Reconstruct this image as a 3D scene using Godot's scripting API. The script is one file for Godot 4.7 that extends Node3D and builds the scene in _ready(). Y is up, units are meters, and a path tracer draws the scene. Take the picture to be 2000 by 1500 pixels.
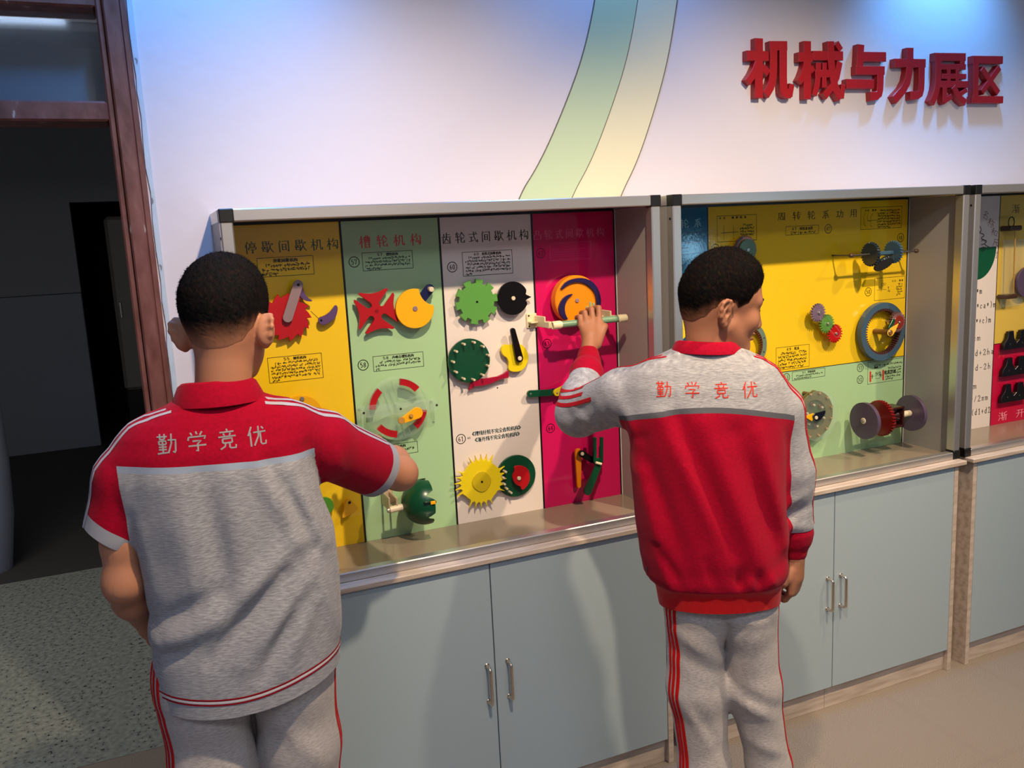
extends Node3D

# ---------------------------------------------------------------- mesh builder
class MB:
	var v := PackedVector3Array()
	var n := PackedVector3Array()
	var c := PackedColorArray()
	var idx := PackedInt32Array()
	var use_c := false
	func vert(p: Vector3, nn: Vector3) -> int:
		v.push_back(p)
		n.push_back(nn)
		return v.size() - 1
	func tri_i(a: int, b: int, d: int) -> void:
		var g: Vector3 = (v[b] - v[a]).cross(v[d] - v[a])
		if g.dot(n[a] + n[b] + n[d]) > 0.0:
			idx.push_back(a); idx.push_back(d); idx.push_back(b)
		else:
			idx.push_back(a); idx.push_back(b); idx.push_back(d)
	func quad_flat(a: Vector3, b: Vector3, d: Vector3, e: Vector3, nn: Vector3) -> void:
		var i := vert(a, nn)
		vert(b, nn); vert(d, nn); vert(e, nn)
		tri_i(i, i + 1, i + 2)
		tri_i(i, i + 2, i + 3)
	func tri_flat(a: Vector3, b: Vector3, d: Vector3, nn: Vector3) -> void:
		var i := vert(a, nn)
		vert(b, nn); vert(d, nn)
		tri_i(i, i + 1, i + 2)
	func add(o: MB, t: Transform3D = Transform3D()) -> MB:
		var base := v.size()
		for i in o.v.size():
			v.push_back(t * o.v[i])
			n.push_back((t.basis * o.n[i]).normalized())
		for i in o.idx:
			idx.push_back(base + i)
		return self
	func shift(d: Vector3) -> MB:
		for i in v.size():
			v[i] += d
		return self
	func mesh() -> ArrayMesh:
		var a := []
		a.resize(Mesh.ARRAY_MAX)
		a[Mesh.ARRAY_VERTEX] = v
		a[Mesh.ARRAY_NORMAL] = n
		if use_c:
			a[Mesh.ARRAY_COLOR] = c
		a[Mesh.ARRAY_INDEX] = idx
		var m := ArrayMesh.new()
		if idx.size() > 0:
			m.add_surface_from_arrays(Mesh.PRIMITIVE_TRIANGLES, a)
		return m

func box(lo: Vector3, hi: Vector3, bev := 0.0015) -> MB:
	var m := MB.new()
	var b: float = minf(bev, 0.45 * minf(hi.x - lo.x, minf(hi.y - lo.y, hi.z - lo.z)))
	var ce := (lo + hi) * 0.5
	var h := (hi - lo) * 0.5
	for ax in 3:
		var u := (ax + 1) % 3
		var w := (ax + 2) % 3
		for s: float in [-1.0, 1.0]:
			var nn := Vector3.ZERO
			nn[ax] = s
			var q := []
			for k: Vector2 in [Vector2(-1, -1), Vector2(1, -1), Vector2(1, 1), Vector2(-1, 1)]:
				var p := Vector3.ZERO
				p[ax] = s * h[ax]
				p[u] = k.x * (h[u] - b)
				p[w] = k.y * (h[w] - b)
				q.append(ce + p)
			m.quad_flat(q[0], q[1], q[2], q[3], nn)
	if b > 0.0:
		for ax in 3:
			var u := (ax + 1) % 3
			var w := (ax + 2) % 3
			for s: float in [-1.0, 1.0]:
				for r: float in [-1.0, 1.0]:
					var nn := Vector3.ZERO
					nn[u] = s
					nn[w] = r
					var q := []
					for k: Vector2 in [Vector2(-1, 0), Vector2(1, 0), Vector2(1, 1), Vector2(-1, 1)]:
						var p := Vector3.ZERO
						p[ax] = k.x * (h[ax] - b)
						p[u] = s * (h[u] - (b if k.y == 0 else 0.0))
						p[w] = r * (h[w] - (0.0 if k.y == 0 else b))
						q.append(ce + p)
					m.quad_flat(q[0], q[1], q[2], q[3], nn.normalized())
		for sx: float in [-1.0, 1.0]:
			for sy: float in [-1.0, 1.0]:
				for sz: float in [-1.0, 1.0]:
					var s := Vector3(sx, sy, sz)
					m.tri_flat(ce + s * (h - Vector3(0, b, b)), ce + s * (h - Vector3(b, 0, b)), ce + s * (h - Vector3(b, b, 0)), s.normalized())
	return m

func ccw(poly: PackedVector2Array) -> PackedVector2Array:
	var p := poly.duplicate()
	var area := 0.0
	for i in p.size():
		area += p[i].cross(p[(i + 1) % p.size()])
	if area < 0.0:
		p.reverse()
	return p

# a flat plate with chamfered front edge: outline in x and y, from z0 to z1
func plate(poly_in: PackedVector2Array, z0: float, z1: float, bev := 0.0008) -> MB:
	var m := MB.new()
	var p := ccw(poly_in)
	var k := p.size()
	var en := []
	for i in k:
		var d := (p[(i + 1) % k] - p[i]).normalized()
		en.append(Vector2(d.y, -d.x))
	var inset := PackedVector2Array()
	var na := []
	var nb := []
	for i in k:
		var a: Vector2 = en[(i - 1 + k) % k]
		var b: Vector2 = en[i]
		var avg := (a + b).normalized()
		var co := maxf(0.35, avg.dot(b))
		inset.append(p[i] - avg * bev / co)
		if a.dot(b) > 0.8:
			na.append(avg); nb.append(avg)
		else:
			na.append(a); nb.append(b)
	var tris := Geometry2D.triangulate_polygon(inset)
	if tris.is_empty():
		tris = Geometry2D.triangulate_polygon(p)
		inset = p
	var f0 := m.v.size()
	for q in inset:
		m.vert(Vector3(q.x, q.y, z1), Vector3(0, 0, 1))
	for i in range(0, tris.size(), 3):
		m.tri_i(f0 + tris[i], f0 + tris[i + 1], f0 + tris[i + 2])
	var b0 := m.v.size()
	for q in p:
		m.vert(Vector3(q.x, q.y, z0), Vector3(0, 0, -1))
	for i in range(0, tris.size(), 3):
		m.tri_i(b0 + tris[i], b0 + tris[i + 1], b0 + tris[i + 2])
	for i in k:
		var j := (i + 1) % k
		var n0 := Vector3(nb[i].x, nb[i].y, 0)
		var n1 := Vector3(na[j].x, na[j].y, 0)
		var s := m.vert(Vector3(p[i].x, p[i].y, z0), n0)
		m.vert(Vector3(p[j].x, p[j].y, z0), n1)
		m.vert(Vector3(p[j].x, p[j].y, z1 - bev), n1)
		m.vert(Vector3(p[i].x, p[i].y, z1 - bev), n0)
		m.tri_i(s, s + 1, s + 2)
		m.tri_i(s, s + 2, s + 3)
		var c0 := (n0 + Vector3(0, 0, 1)).normalized()
		var c1 := (n1 + Vector3(0, 0, 1)).normalized()
		s = m.vert(Vector3(p[i].x, p[i].y, z1 - bev), c0)
		m.vert(Vector3(p[j].x, p[j].y, z1 - bev), c1)
		m.vert(Vector3(inset[j].x, inset[j].y, z1), c1)
		m.vert(Vector3(inset[i].x, inset[i].y, z1), c0)
		m.tri_i(s, s + 1, s + 2)
		m.tri_i(s, s + 2, s + 3)
	return m

# a plate with a hole: outer and inner outline have the same number of points
func ring_plate(outer: PackedVector2Array, inner: PackedVector2Array, z0: float, z1: float, closed := true) -> MB:
	var m := MB.new()
	var k := outer.size()
	var last := k if closed else k - 1
	for i in last:
		var j := (i + 1) % k
		for z: float in [z0, z1]:
			var nn := Vector3(0, 0, 1 if z == z1 else -1)
			m.quad_flat(Vector3(outer[i].x, outer[i].y, z), Vector3(outer[j].x, outer[j].y, z), Vector3(inner[j].x, inner[j].y, z), Vector3(inner[i].x, inner[i].y, z), nn)
		for w in 2:
			var q := outer if w == 0 else inner
			var r := inner if w == 0 else outer
			var d := (q[j] - q[i]).normalized()
			var nn := Vector2(d.y, -d.x)
			if nn.dot(q[i] - r[i]) < 0.0:
				nn = -nn
			m.quad_flat(Vector3(q[i].x, q[i].y, z0), Vector3(q[j].x, q[j].y, z0), Vector3(q[j].x, q[j].y, z1), Vector3(q[i].x, q[i].y, z1), Vector3(nn.x, nn.y, 0))
	if not closed:
		for i: int in [0, k - 1]:
			var d := (inner[i] - outer[i]).normalized()
			var nn := Vector3(d.y, -d.x, 0) * (1.0 if i == 0 else -1.0)
			m.quad_flat(Vector3(outer[i].x, outer[i].y, z0), Vector3(inner[i].x, inner[i].y, z0), Vector3(inner[i].x, inner[i].y, z1), Vector3(outer[i].x, outer[i].y, z1), nn)
	return m

func circle(r: float, k := 48, c := Vector2.ZERO, a0 := 0.0, a1 := TAU) -> PackedVector2Array:
	var p := PackedVector2Array()
	var full := absf(a1 - a0) > TAU - 0.001
	for i in (k if full else k + 1):
		var a := lerpf(a0, a1, float(i) / k)
		p.append(c + Vector2(cos(a), sin(a)) * r)
	return p

func gear(teeth: int, r0: float, r1: float, root_w := 0.5, tip_w := 0.3, phase := 0.0) -> PackedVector2Array:
	var p := PackedVector2Array()
	for i in teeth:
		var a := phase + TAU * i / teeth
		var st := TAU / teeth
		for k in [[-root_w / 2, r0], [-tip_w / 2, r1], [tip_w / 2, r1], [root_w / 2, r0]]:
			var t: float = a + float(k[0]) * st
			p.append(Vector2(cos(t), sin(t)) * float(k[1]))
	return p

func capsule2(a: Vector2, b: Vector2, ra: float, rb: float, k := 10) -> PackedVector2Array:
	var d := (b - a).angle()
	var p := PackedVector2Array()
	for i in k + 1:
		var t := d + PI / 2 + PI * i / k
		p.append(a + Vector2(cos(t), sin(t)) * ra)
	for i in k + 1:
		var t := d - PI / 2 + PI * i / k
		p.append(b + Vector2(cos(t), sin(t)) * rb)
	return p

# lathe about an axis from origin along dir; profile: x = along, y = radius
func lathe(profile: PackedVector2Array, at: Vector3, dir: Vector3, seg := 32) -> MB:
	var m := MB.new()
	var z := dir.normalized()
	var x := z.cross(Vector3(0.31, 0.9, 0.17)).normalized()
	var y := z.cross(x)
	var k := profile.size()
	for i in k - 1:
		var a := profile[i]
		var b := profile[i + 1]
		var d := (b - a)
		if d.length() < 1e-7:
			continue
		var nn := Vector2(-d.y, d.x).normalized()
		var npv := nn
		var nnx := nn
		if i > 0:
			var e := (a - profile[i - 1])
			var en := Vector2(-e.y, e.x).normalized()
			if en.dot(nn) > 0.75:
				npv = (en + nn).normalized()
		if i < k - 2:
			var e := (profile[i + 2] - b)
			var en := Vector2(-e.y, e.x).normalized()
			if en.dot(nn) > 0.75:
				nnx = (en + nn).normalized()
		var s := m.v.size()
		for j in seg + 1:
			var t := TAU * j / seg
			var r := x * cos(t) + y * sin(t)
			m.vert(at + z * a.x + r * a.y, z * npv.x + r * npv.y)
			m.vert(at + z * b.x + r * b.y, z * nnx.x + r * nnx.y)
		for j in seg:
			var q := s + j * 2
			m.tri_i(q, q + 1, q + 3)
			m.tri_i(q, q + 3, q + 2)
	return m

func rod(a: Vector3, b: Vector3, r: float, bev := 0.001, seg := 20) -> MB:
	var l := a.distance_to(b)
	return lathe(PackedVector2Array([Vector2(0, 0), Vector2(0, r - bev), Vector2(bev, r), Vector2(l - bev, r), Vector2(l, r - bev), Vector2(l, 0)]), a, b - a, seg)

# round tube along a path
func tube(pts: PackedVector3Array, r: float, seg := 10, cap := true) -> MB:
	var m := MB.new()
	var k := pts.size()
	var up := Vector3(0.2, 0.1, 0.97)
	for i in k:
		var d := (pts[mini(i + 1, k - 1)] - pts[maxi(i - 1, 0)]).normalized()
		var x := d.cross(up)
		if x.length() < 0.1:
			x = d.cross(Vector3(1, 0.2, 0))
		x = x.normalized()
		var y := d.cross(x)
		for j in seg:
			var t := TAU * j / seg
			var rr := x * cos(t) + y * sin(t)
			m.vert(pts[i] + rr * r, rr)
	for i in k - 1:
		for j in seg:
			var a := i * seg + j
			var b := i * seg + (j + 1) % seg
			m.tri_i(a, b, b + seg)
			m.tri_i(a, b + seg, a + seg)
	if cap:
		for e: int in [0, k - 1]:
			var d := (pts[1] - pts[0]).normalized() * -1.0 if e == 0 else (pts[k - 1] - pts[k - 2]).normalized()
			var c := m.vert(pts[e], d)
			for j in seg:
				m.vert(m.v[e * seg + j], d)
			for j in seg:
				m.tri_i(c, c + 1 + j, c + 1 + (j + 1) % seg)
	return m

# numbers in millimetres: "x y,x y"
func pv(s: String) -> PackedVector2Array:
	var p := PackedVector2Array()
	for t in s.split(",", false):
		var q := t.strip_edges().split(" ", false)
		p.append(Vector2(q[0].to_float(), q[1].to_float()) * 0.001)
	return p

func p1(s: String) -> Vector2:
	return pv(s)[0]

func sub(p: PackedVector2Array, o: Vector2) -> PackedVector2Array:
	var r := PackedVector2Array()
	for q in p:
		r.append(q - o)
	return r

func smooth2(p: PackedVector2Array, times := 2, closed := true) -> PackedVector2Array:
	for t in times:
		var r := PackedVector2Array()
		var k := p.size()
		if not closed:
			r.append(p[0])
		for i in (k if closed else k - 1):
			var a := p[i]
			var b := p[(i + 1) % k]
			r.append(a.lerp(b, 0.25))
			r.append(a.lerp(b, 0.75))
		if not closed:
			r.append(p[k - 1])
		p = r
	return p

# ---------------------------------------------------------------- nodes
var used := {}
func numbered(called: String) -> String:
	used[called] = int(used.get(called, -1)) + 1
	return called if used[called] == 0 else "%s_%03d" % [called, used[called]]

func tag(o: Node3D, label: String, category: String, group := "", kind := "") -> Node3D:
	if label: o.set_meta("label", label)
	if category: o.set_meta("category", category)
	if group: o.set_meta("group", group)
	if kind: o.set_meta("kind", kind)
	return o

func thing(called: String, label: String, category: String, at := Vector3.ZERO, group := "") -> Node3D:
	var o := Node3D.new()
	o.name = numbered(called)
	add_child(o, true)
	o.position = at
	tag(o, label, category, group)
	return o

func obj(called: String, m, material: Material, parent: Node3D = null, label := "") -> MeshInstance3D:
	var o := MeshInstance3D.new()
	o.name = called if parent else numbered(called)
	if m is MB:
		o.mesh = m.mesh()
	else:
		o.mesh = m
	o.material_override = material
	(parent if parent else self).add_child(o, true)
	if label: o.set_meta("label", label)
	return o

func struct(called: String, m, material: Material, label := "") -> MeshInstance3D:
	var o := obj(called, m, material)
	o.set_meta("kind", "structure")
	if label: o.set_meta("label", label)
	return o

# ---------------------------------------------------------------- materials
var mats := {}
func mat(key: String, col: Color, rough := 0.5, metal := 0.0, spec := 0.5) -> StandardMaterial3D:
	if mats.has(key):
		return mats[key]
	var m := StandardMaterial3D.new()
	m.resource_name = key
	m.albedo_color = col
	m.roughness = rough
	m.metallic = metal
	m.metallic_specular = spec
	mats[key] = m
	return m

func noise_tex(seed_: int, freq: float, size := 512, ramp: Array = [], type := FastNoiseLite.TYPE_SIMPLEX_SMOOTH, oct := 4, w := 0) -> NoiseTexture2D:
	var f := FastNoiseLite.new()
	f.seed = seed_
	f.frequency = freq
	f.noise_type = type
	f.fractal_octaves = oct
	var t := NoiseTexture2D.new()
	t.width = w if w else size
	t.height = size
	t.seamless = true
	t.noise = f
	if ramp.size():
		var g := Gradient.new()
		var offs := PackedFloat32Array()
		var cols := PackedColorArray()
		for r in ramp:
			offs.append(r[0])
			cols.append(r[1])
		g.offsets = offs
		g.colors = cols
		t.color_ramp = g
	return t

func tri(m: StandardMaterial3D, scale: Vector3, world := true) -> StandardMaterial3D:
	m.uv1_triplanar = true
	m.uv1_world_triplanar = world
	m.uv1_scale = scale
	m.uv1_triplanar_sharpness = 4.0
	return m

# ---------------------------------------------------------------- writing: strokes on a grid of 100 by 100, y down
const G := {
	"停": "26,4 8,44;18,30 18,98;60,2 66,12;36,16 96,16;46,26 46,42;46,26 84,26 84,42;46,42 84,42;36,52 34,66;36,52 96,52 92,64;46,68 86,68;66,68 66,96 56,90",
	"歇": "14,6 14,36;14,6 44,6 44,36;14,20 44,20;14,36 44,36;16,42 4,62;12,50 50,50 48,88 40,94;28,54 14,76;28,58 38,72;12,64 12,84 40,84;66,4 56,34;62,24 94,24 88,36;74,34 70,60 48,96;72,56 82,78 98,96",
	"间": "16,4 24,14;12,18 12,98;36,8 88,8 88,92 78,88;36,34 36,80;36,34 66,34 66,80;36,56 66,56;36,80 66,80",
	"机": "4,28 44,28;24,4 24,98;24,32 4,70;26,44 42,60;56,12 56,56 42,94;56,12 82,12 82,84 86,92 98,92 98,78",
	"构": "4,28 40,28;22,4 22,98;22,32 4,70;24,44 38,60;60,4 46,34;56,22 94,22 92,84 88,94 78,88;66,38 52,72 80,70;72,60 82,80",
	"槽": "4,28 38,28;22,4 22,98;22,32 4,70;24,44 36,58;44,10 98,10;50,20 50,46;50,20 94,20 94,46;50,33 94,33;50,46 94,46;64,2 64,46;80,2 80,46;54,56 54,98;54,56 90,56 90,98;54,76 90,76;54,96 90,96",
	"轮": "4,16 44,16;22,2 10,44 44,44;28,28 28,98;2,72 46,66;70,2 48,40;70,4 98,38;62,44 62,84 66,94 94,94 96,78;90,50 62,66",
	"齿": "50,2 50,38;50,18 84,18;24,14 24,38;4,38 96,38;16,48 16,96;16,94 84,94;84,48 84,96;50,44 26,84;50,58 74,82",
	"式": "6,24 94,24;14,50 50,50;32,50 32,88;8,92 56,82;58,4 62,50 78,86 94,96 96,78;76,6 86,16",
	"凸": "32,10 32,52 8,52 8,94 92,94 92,52 68,52 68,10 32,10",
	"周": "16,10 16,60 6,94;16,10 86,10 86,90 76,88;32,26 70,26;50,16 50,44;28,44 74,44;34,58 34,84;34,58 68,58 68,84;34,84 68,84",
	"转": "4,16 40,16;20,2 10,44 40,44;26,28 26,98;2,72 42,66;52,16 94,16;48,40 98,40;74,2 60,62 90,62 74,84;62,72 80,94",
	"系": "84,4 20,18;54,16 28,36 64,38;70,30 24,62 80,60;68,44 86,66;50,62 50,96 42,92;30,72 10,92;70,72 92,90",
	"功": "6,22 44,22;26,22 26,76;4,84 46,74;50,32 92,32 88,86 82,94 72,88;68,4 66,50 44,96",
	"用": "18,8 18,60 8,96;18,8 84,8 84,92 74,90;18,36 84,36;18,62 84,62;51,8 51,94",
	"勤": "6,18 56,18;20,6 20,30;42,6 42,30;20,30 42,30;14,38 14,54;14,38 48,38 48,54;14,54 48,54;31,30 31,94;12,66 50,66;12,78 50,78;4,96 56,92;58,34 96,34 92,86 88,94 80,88;76,6 74,50 56,96",
	"学": "20,6 28,20;48,2 52,16;78,4 66,20;10,26 6,42;10,26 94,26 86,40;28,46 70,46 52,60;52,60 52,94 42,90;6,68 94,68",
	"竞": "50,2 54,12;14,16 86,16;32,22 38,34;68,22 62,34;6,38 94,38;26,48 26,68;26,48 74,48 74,68;26,68 74,68;40,68 36,84 12,96;60,68 60,90 66,94 90,94 92,80",
	"优": "26,4 6,46;18,30 18,98;34,32 98,32;62,4 60,50 34,96;70,34 70,86 76,92 94,92 96,76;78,8 88,20",
	"渐": "10,8 20,18;4,36 14,46;4,92 20,62;28,18 58,18;42,4 34,44 58,44;46,30 46,96;26,72 60,66;92,4 68,14;68,14 68,56 60,96;68,40 98,40;84,40 84,98",
	"开": "12,14 88,14;4,46 96,46;34,14 34,60 10,96;68,14 68,98",
	"线": "30,4 8,34 32,32;36,20 8,64 42,58;4,90 42,78;50,32 92,26;48,56 96,48;64,4 70,60 84,90 94,96 96,80;88,62 52,96;78,6 88,16",
	"摆": "4,24 38,24;22,4 22,92 12,86;4,62 38,50;48,8 48,32;48,8 94,8 94,32;48,32 94,32;62,8 62,32;78,8 78,32;50,46 92,46;70,34 70,60;44,60 98,60;68,62 52,92 88,90;80,78 92,96",
	"针": "24,4 6,34;18,18 42,18;12,36 40,36;4,54 44,54;24,36 24,92 44,80;50,42 98,42;74,4 74,98",
	"不": "6,12 94,12;56,14 6,66;50,36 50,98;60,42 92,66",
	"完": "50,2 50,12;10,18 8,34;10,18 92,18 86,32;28,38 72,38;8,56 92,56;38,56 34,78 8,96;62,56 62,88 68,94 92,94 94,78",
	"全": "50,2 4,46;50,4 96,46;28,50 72,50;24,70 76,70;50,50 50,94;8,94 92,94",
	"内": "14,24 14,98;14,24 86,24 86,90 76,88;50,4 48,46 24,76;50,46 74,72",
	"啮": "6,26 6,72;6,26 30,26 30,72;6,72 30,72;66,4 66,38;66,18 88,18;46,14 46,38;38,38 98,38;44,48 44,94;44,94 92,94;92,48 92,94;68,46 50,82;68,58 86,80",
	"合": "50,2 4,44;50,4 96,44;28,46 72,46;24,60 24,98;24,60 76,60 76,98;24,94 76,94",
	"棘": "4,18 46,18;25,2 25,98;8,32 8,52;8,32 42,32 42,52;8,52 42,52;24,54 2,86;26,54 46,80;54,18 96,18;75,2 75,98;58,32 58,52;58,32 92,32 92,52;58,52 92,52;74,54 52,86;76,54 98,80",
	"名": "46,2 14,38;40,16 78,16 12,74;34,36 48,46;36,58 36,98;36,58 84,58 84,98;36,94 84,94",
	"称": "40,4 10,14;4,32 46,32;26,12 26,98;26,36 4,74;28,46 44,60;62,4 48,34;58,20 96,20 90,32;74,22 74,92 64,88;62,46 50,76;84,44 96,72",
	"和": "40,4 10,14;4,32 50,32;28,12 28,98;28,36 4,74;30,46 48,62;58,28 58,84;58,28 94,28 94,84;58,78 94,78",
	"尺": "20,10 20,50 6,96;20,10 82,10 82,44;20,42 82,42;46,44 62,74 94,96",
	"寸": "6,28 94,28;64,4 64,92 50,86;26,46 40,64",
	"《": "76,10 40,50 76,90;96,10 60,50 96,90",
	"》": "24,10 60,50 24,90;4,10 40,50 4,90",
	"0": "50,6 24,20 18,50 24,80 50,94 76,80 82,50 76,20 50,6", "1": "30,24 52,6 52,94;30,94 74,94", "2": "20,28 30,10 54,6 76,18 76,38 20,94 82,94 82,84",
	"3": "20,18 48,6 74,20 70,42 46,48 76,56 80,78 52,94 20,84", "4": "66,94 66,6 14,66 86,66", "5": "76,6 28,6 24,44 54,38 78,54 78,76 54,94 20,84",
	"6": "74,10 44,14 24,44 22,70 36,92 62,92 80,72 70,52 46,48 24,62", "7": "18,22 18,6 80,6 54,46 44,94", "8": "50,6 26,18 28,38 72,58 80,80 50,94 22,80 28,58 72,38 74,18 50,6",
	"9": "24,90 56,84 78,54 78,28 60,8 36,8 22,26 28,46 54,52 78,38",
	"d": "72,4 72,94;72,52 48,40 24,56 24,80 46,94 72,80", "h": "26,4 26,94;26,56 52,42 72,54 72,94", "a": "28,46 54,40 70,52 70,94;70,64 36,66 24,80 40,94 70,84",
	"f": "76,10 58,4 46,16 46,94;26,42 70,42", "m": "12,42 12,94;12,54 30,42 48,54 48,94;48,54 68,42 86,54 86,94", "c": "76,52 54,40 28,54 24,76 46,94 76,84",
	"+": "50,30 50,84;22,57 78,57", "-": "24,57 76,57", "=": "20,46 80,46;20,68 80,68", "*": "50,24 50,68;28,34 72,58;72,34 28,58", "(": "66,2 42,30 42,70 66,98", ")": "34,2 58,30 58,70 34,98",
	"π": "14,46 86,42;36,46 30,94;66,44 68,94", ".": "44,88 52,92", "/": "76,6 24,94",
}

class Canvas:
	var w := 0
	var h := 0
	var s := 2000.0
	var x0 := 0.0
	var y1 := 0.0
	var d := PackedByteArray()
	var glyphs := {}
	var rng := RandomNumberGenerator.new()
	func _init(gl: Dictionary, xa: float, ya: float, xb: float, yb: float, col: Color, scale := 2000.0) -> void:
		glyphs = gl
		s = scale
		x0 = xa
		y1 = yb
		w = int(round((xb - xa) * s))
		h = int(round((yb - ya) * s))
		var im := Image.create(w, h, false, Image.FORMAT_RGB8)
		im.fill(col)
		d = im.get_data()
		rng.seed = 77
	func fill(xa: float, ya: float, xb: float, yb: float, col: Color) -> void:
		var im := Image.create_from_data(w, h, false, Image.FORMAT_RGB8, d)
		im.fill_rect(Rect2i(int((xa - x0) * s), int((y1 - yb) * s), int((xb - xa) * s), int((yb - ya) * s)), col)
		d = im.get_data()
	func seg(a: Vector2, b: Vector2, wa: float, wb: float, col: Color) -> void:
		var r := maxf(wa, wb) * 0.5 + 1.0
		var ab := b - a
		var l2 := maxf(ab.length_squared(), 1e-6)
		var cr := col.r * 255.0
		var cg := col.g * 255.0
		var cb := col.b * 255.0
		for y in range(maxi(0, int(minf(a.y, b.y) - r)), mini(h - 1, int(maxf(a.y, b.y) + r)) + 1):
			for x in range(maxi(0, int(minf(a.x, b.x) - r)), mini(w - 1, int(maxf(a.x, b.x) + r)) + 1):
				var p := Vector2(x + 0.5, y + 0.5)
				var t := clampf((p - a).dot(ab) / l2, 0.0, 1.0)
				var k := clampf(lerpf(wa, wb, t) * 0.5 - p.distance_to(a + ab * t) + 0.5, 0.0, 1.0) * col.a
				if k > 0.0:
					var i := (y * w + x) * 3
					d[i] = int(lerpf(d[i], cr, k))
					d[i + 1] = int(lerpf(d[i + 1], cg, k))
					d[i + 2] = int(lerpf(d[i + 2], cb, k))
	func pxl(p: Vector2) -> Vector2:
		return Vector2((p.x - x0) * s, (y1 - p.y) * s)
	func line(a: Vector2, b: Vector2, wid: float, col: Color) -> void:
		seg(pxl(a), pxl(b), wid * s, wid * s, col)
	func path(p: PackedVector2Array, wid: float, col: Color) -> void:
		for i in p.size() - 1:
			line(p[i], p[i + 1], wid, col)
	func disc(c: Vector2, r: float, col: Color) -> void:
		seg(pxl(c), pxl(c), r * 2 * s, r * 2 * s, col)
	func ringc(c: Vector2, r: float, wid: float, col: Color) -> void:
		for i in 28:
			line(c + Vector2.from_angle(TAU * i / 28) * r, c + Vector2.from_angle(TAU * (i + 1) / 28) * r, wid, col)
	func glyph(ch: String, lo: Vector2, size: Vector2, col: Color, thin: float, thick: float, rot := 0.0) -> void:
		if not glyphs.has(ch):
			return
		var o := pxl(lo)
		var ce := o + Vector2(size.x, -size.y) * s * 0.5
		for st: String in String(glyphs[ch]).split(";"):
			var last := Vector2.ZERO
			var first := true
			for q in st.split(" "):
				var k := q.split(",")
				var p := o + Vector2(k[0].to_float() * 0.01 * size.x * s, (k[1].to_float() * 0.01 - 1.0) * size.y * s)
				if rot != 0.0:
					p = ce + (p - ce).rotated(rot)
				if not first:
					var dd := (p - last).normalized()
					var wd := lerpf(thin, thick, absf(dd.y)) * s
					seg(last, p, wd, wd * (0.75 if absf(dd.x) > 0.3 and absf(dd.y) > 0.3 else 1.0), col)
				last = p
				first = false
	# characters spread from xa to xb round the height yc
	func text(t: String, xa: float, xb: float, yc: float, hgt: float, col: Color, thin: float, thick: float, wid := 0.0, rise := 0.0) -> void:
		var k := t.length()
		var cw := wid if wid > 0.0 else hgt
		for i in k:
			var x := xa + (xb - xa - cw) * (float(i) / maxi(1, k - 1))
			glyph(t[i], Vector2(x, yc - hgt * 0.5 + rise * i), Vector2(cw, hgt), col, thin * 1.35, thick * 1.45)
	# lines of print too small to read: rows of tiny marks
	func lines(xa: float, xb: float, ya: float, yb: float, rows: int, col: Color, last := 0.4) -> void:
		for r in rows:
			var y := lerpf(ya, yb, (r + 0.5) / rows)
			var step := (yb - ya) / rows
			var ch := absf(step) * 0.55
			var x := xa + (ch * 2.0 if r == 0 else 0.0)
			var end := xb if r < rows - 1 else lerpf(xa, xb, last)
			while x < end - ch:
				if rng.randf() > 0.05:
					for k in 3:
						var p := Vector2(x + rng.randf() * ch * 0.8, y + (rng.randf() - 0.5) * ch)
						var q := p + (Vector2(ch * 0.55, 0) if rng.randf() < 0.6 else Vector2(0, -ch * 0.6))
						line(p, q, ch * 0.27, col)
				x += ch * 0.98
	func card(q: PackedVector2Array, title: String, rows: int, col: Color, th := 0.0013, last := 0.4, split := 0.0) -> void:
		var a := Vector2((q[0].x + q[3].x) * 0.5, (q[2].y + q[3].y) * 0.5)
		var b := Vector2((q[1].x + q[2].x) * 0.5, (q[0].y + q[1].y) * 0.5)
		path(PackedVector2Array([a, Vector2(b.x, a.y), b, Vector2(a.x, b.y), a]), th, col)
		var hh := b.y - a.y
		var step := hh / (rows + 1.3)
		if title:
			var th2 := minf(step * 0.85, 0.0135)
			var tw := th2 * title.length() * 1.08
			var mx := (a.x + b.x) * 0.5
			text(title, mx - tw * 0.5, mx + tw * 0.5, b.y - step * 0.75, th2, col, th2 * 0.07, th2 * 0.13)
		if rows > 0:
			lines(lerpf(a.x, b.x, 0.05 + split), b.x - (b.x - a.x) * 0.04, b.y - step * 1.25, a.y + step * 0.1, rows, col, last)
	func number(t: String, c: Vector2, r: float, col: Color, wid := 0.0021) -> void:
		ringc(c, r, wid, col)
		var hh := r * 1.05
		text(t, c.x - r * 0.62, c.x + r * 0.62, c.y, hh, col, 0.0008, 0.0013, r * 0.6)
	func texture() -> ImageTexture:
		var im := Image.create_from_data(w, h, false, Image.FORMAT_RGB8, d)
		im.generate_mipmaps()
		return ImageTexture.create_from_image(im)

# ---------------------------------------------------------------- scene
const INK := Color(0.10, 0.09, 0.07)
var W_FACE := -0.012            # face of the wall that the cabinets stand against

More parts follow.
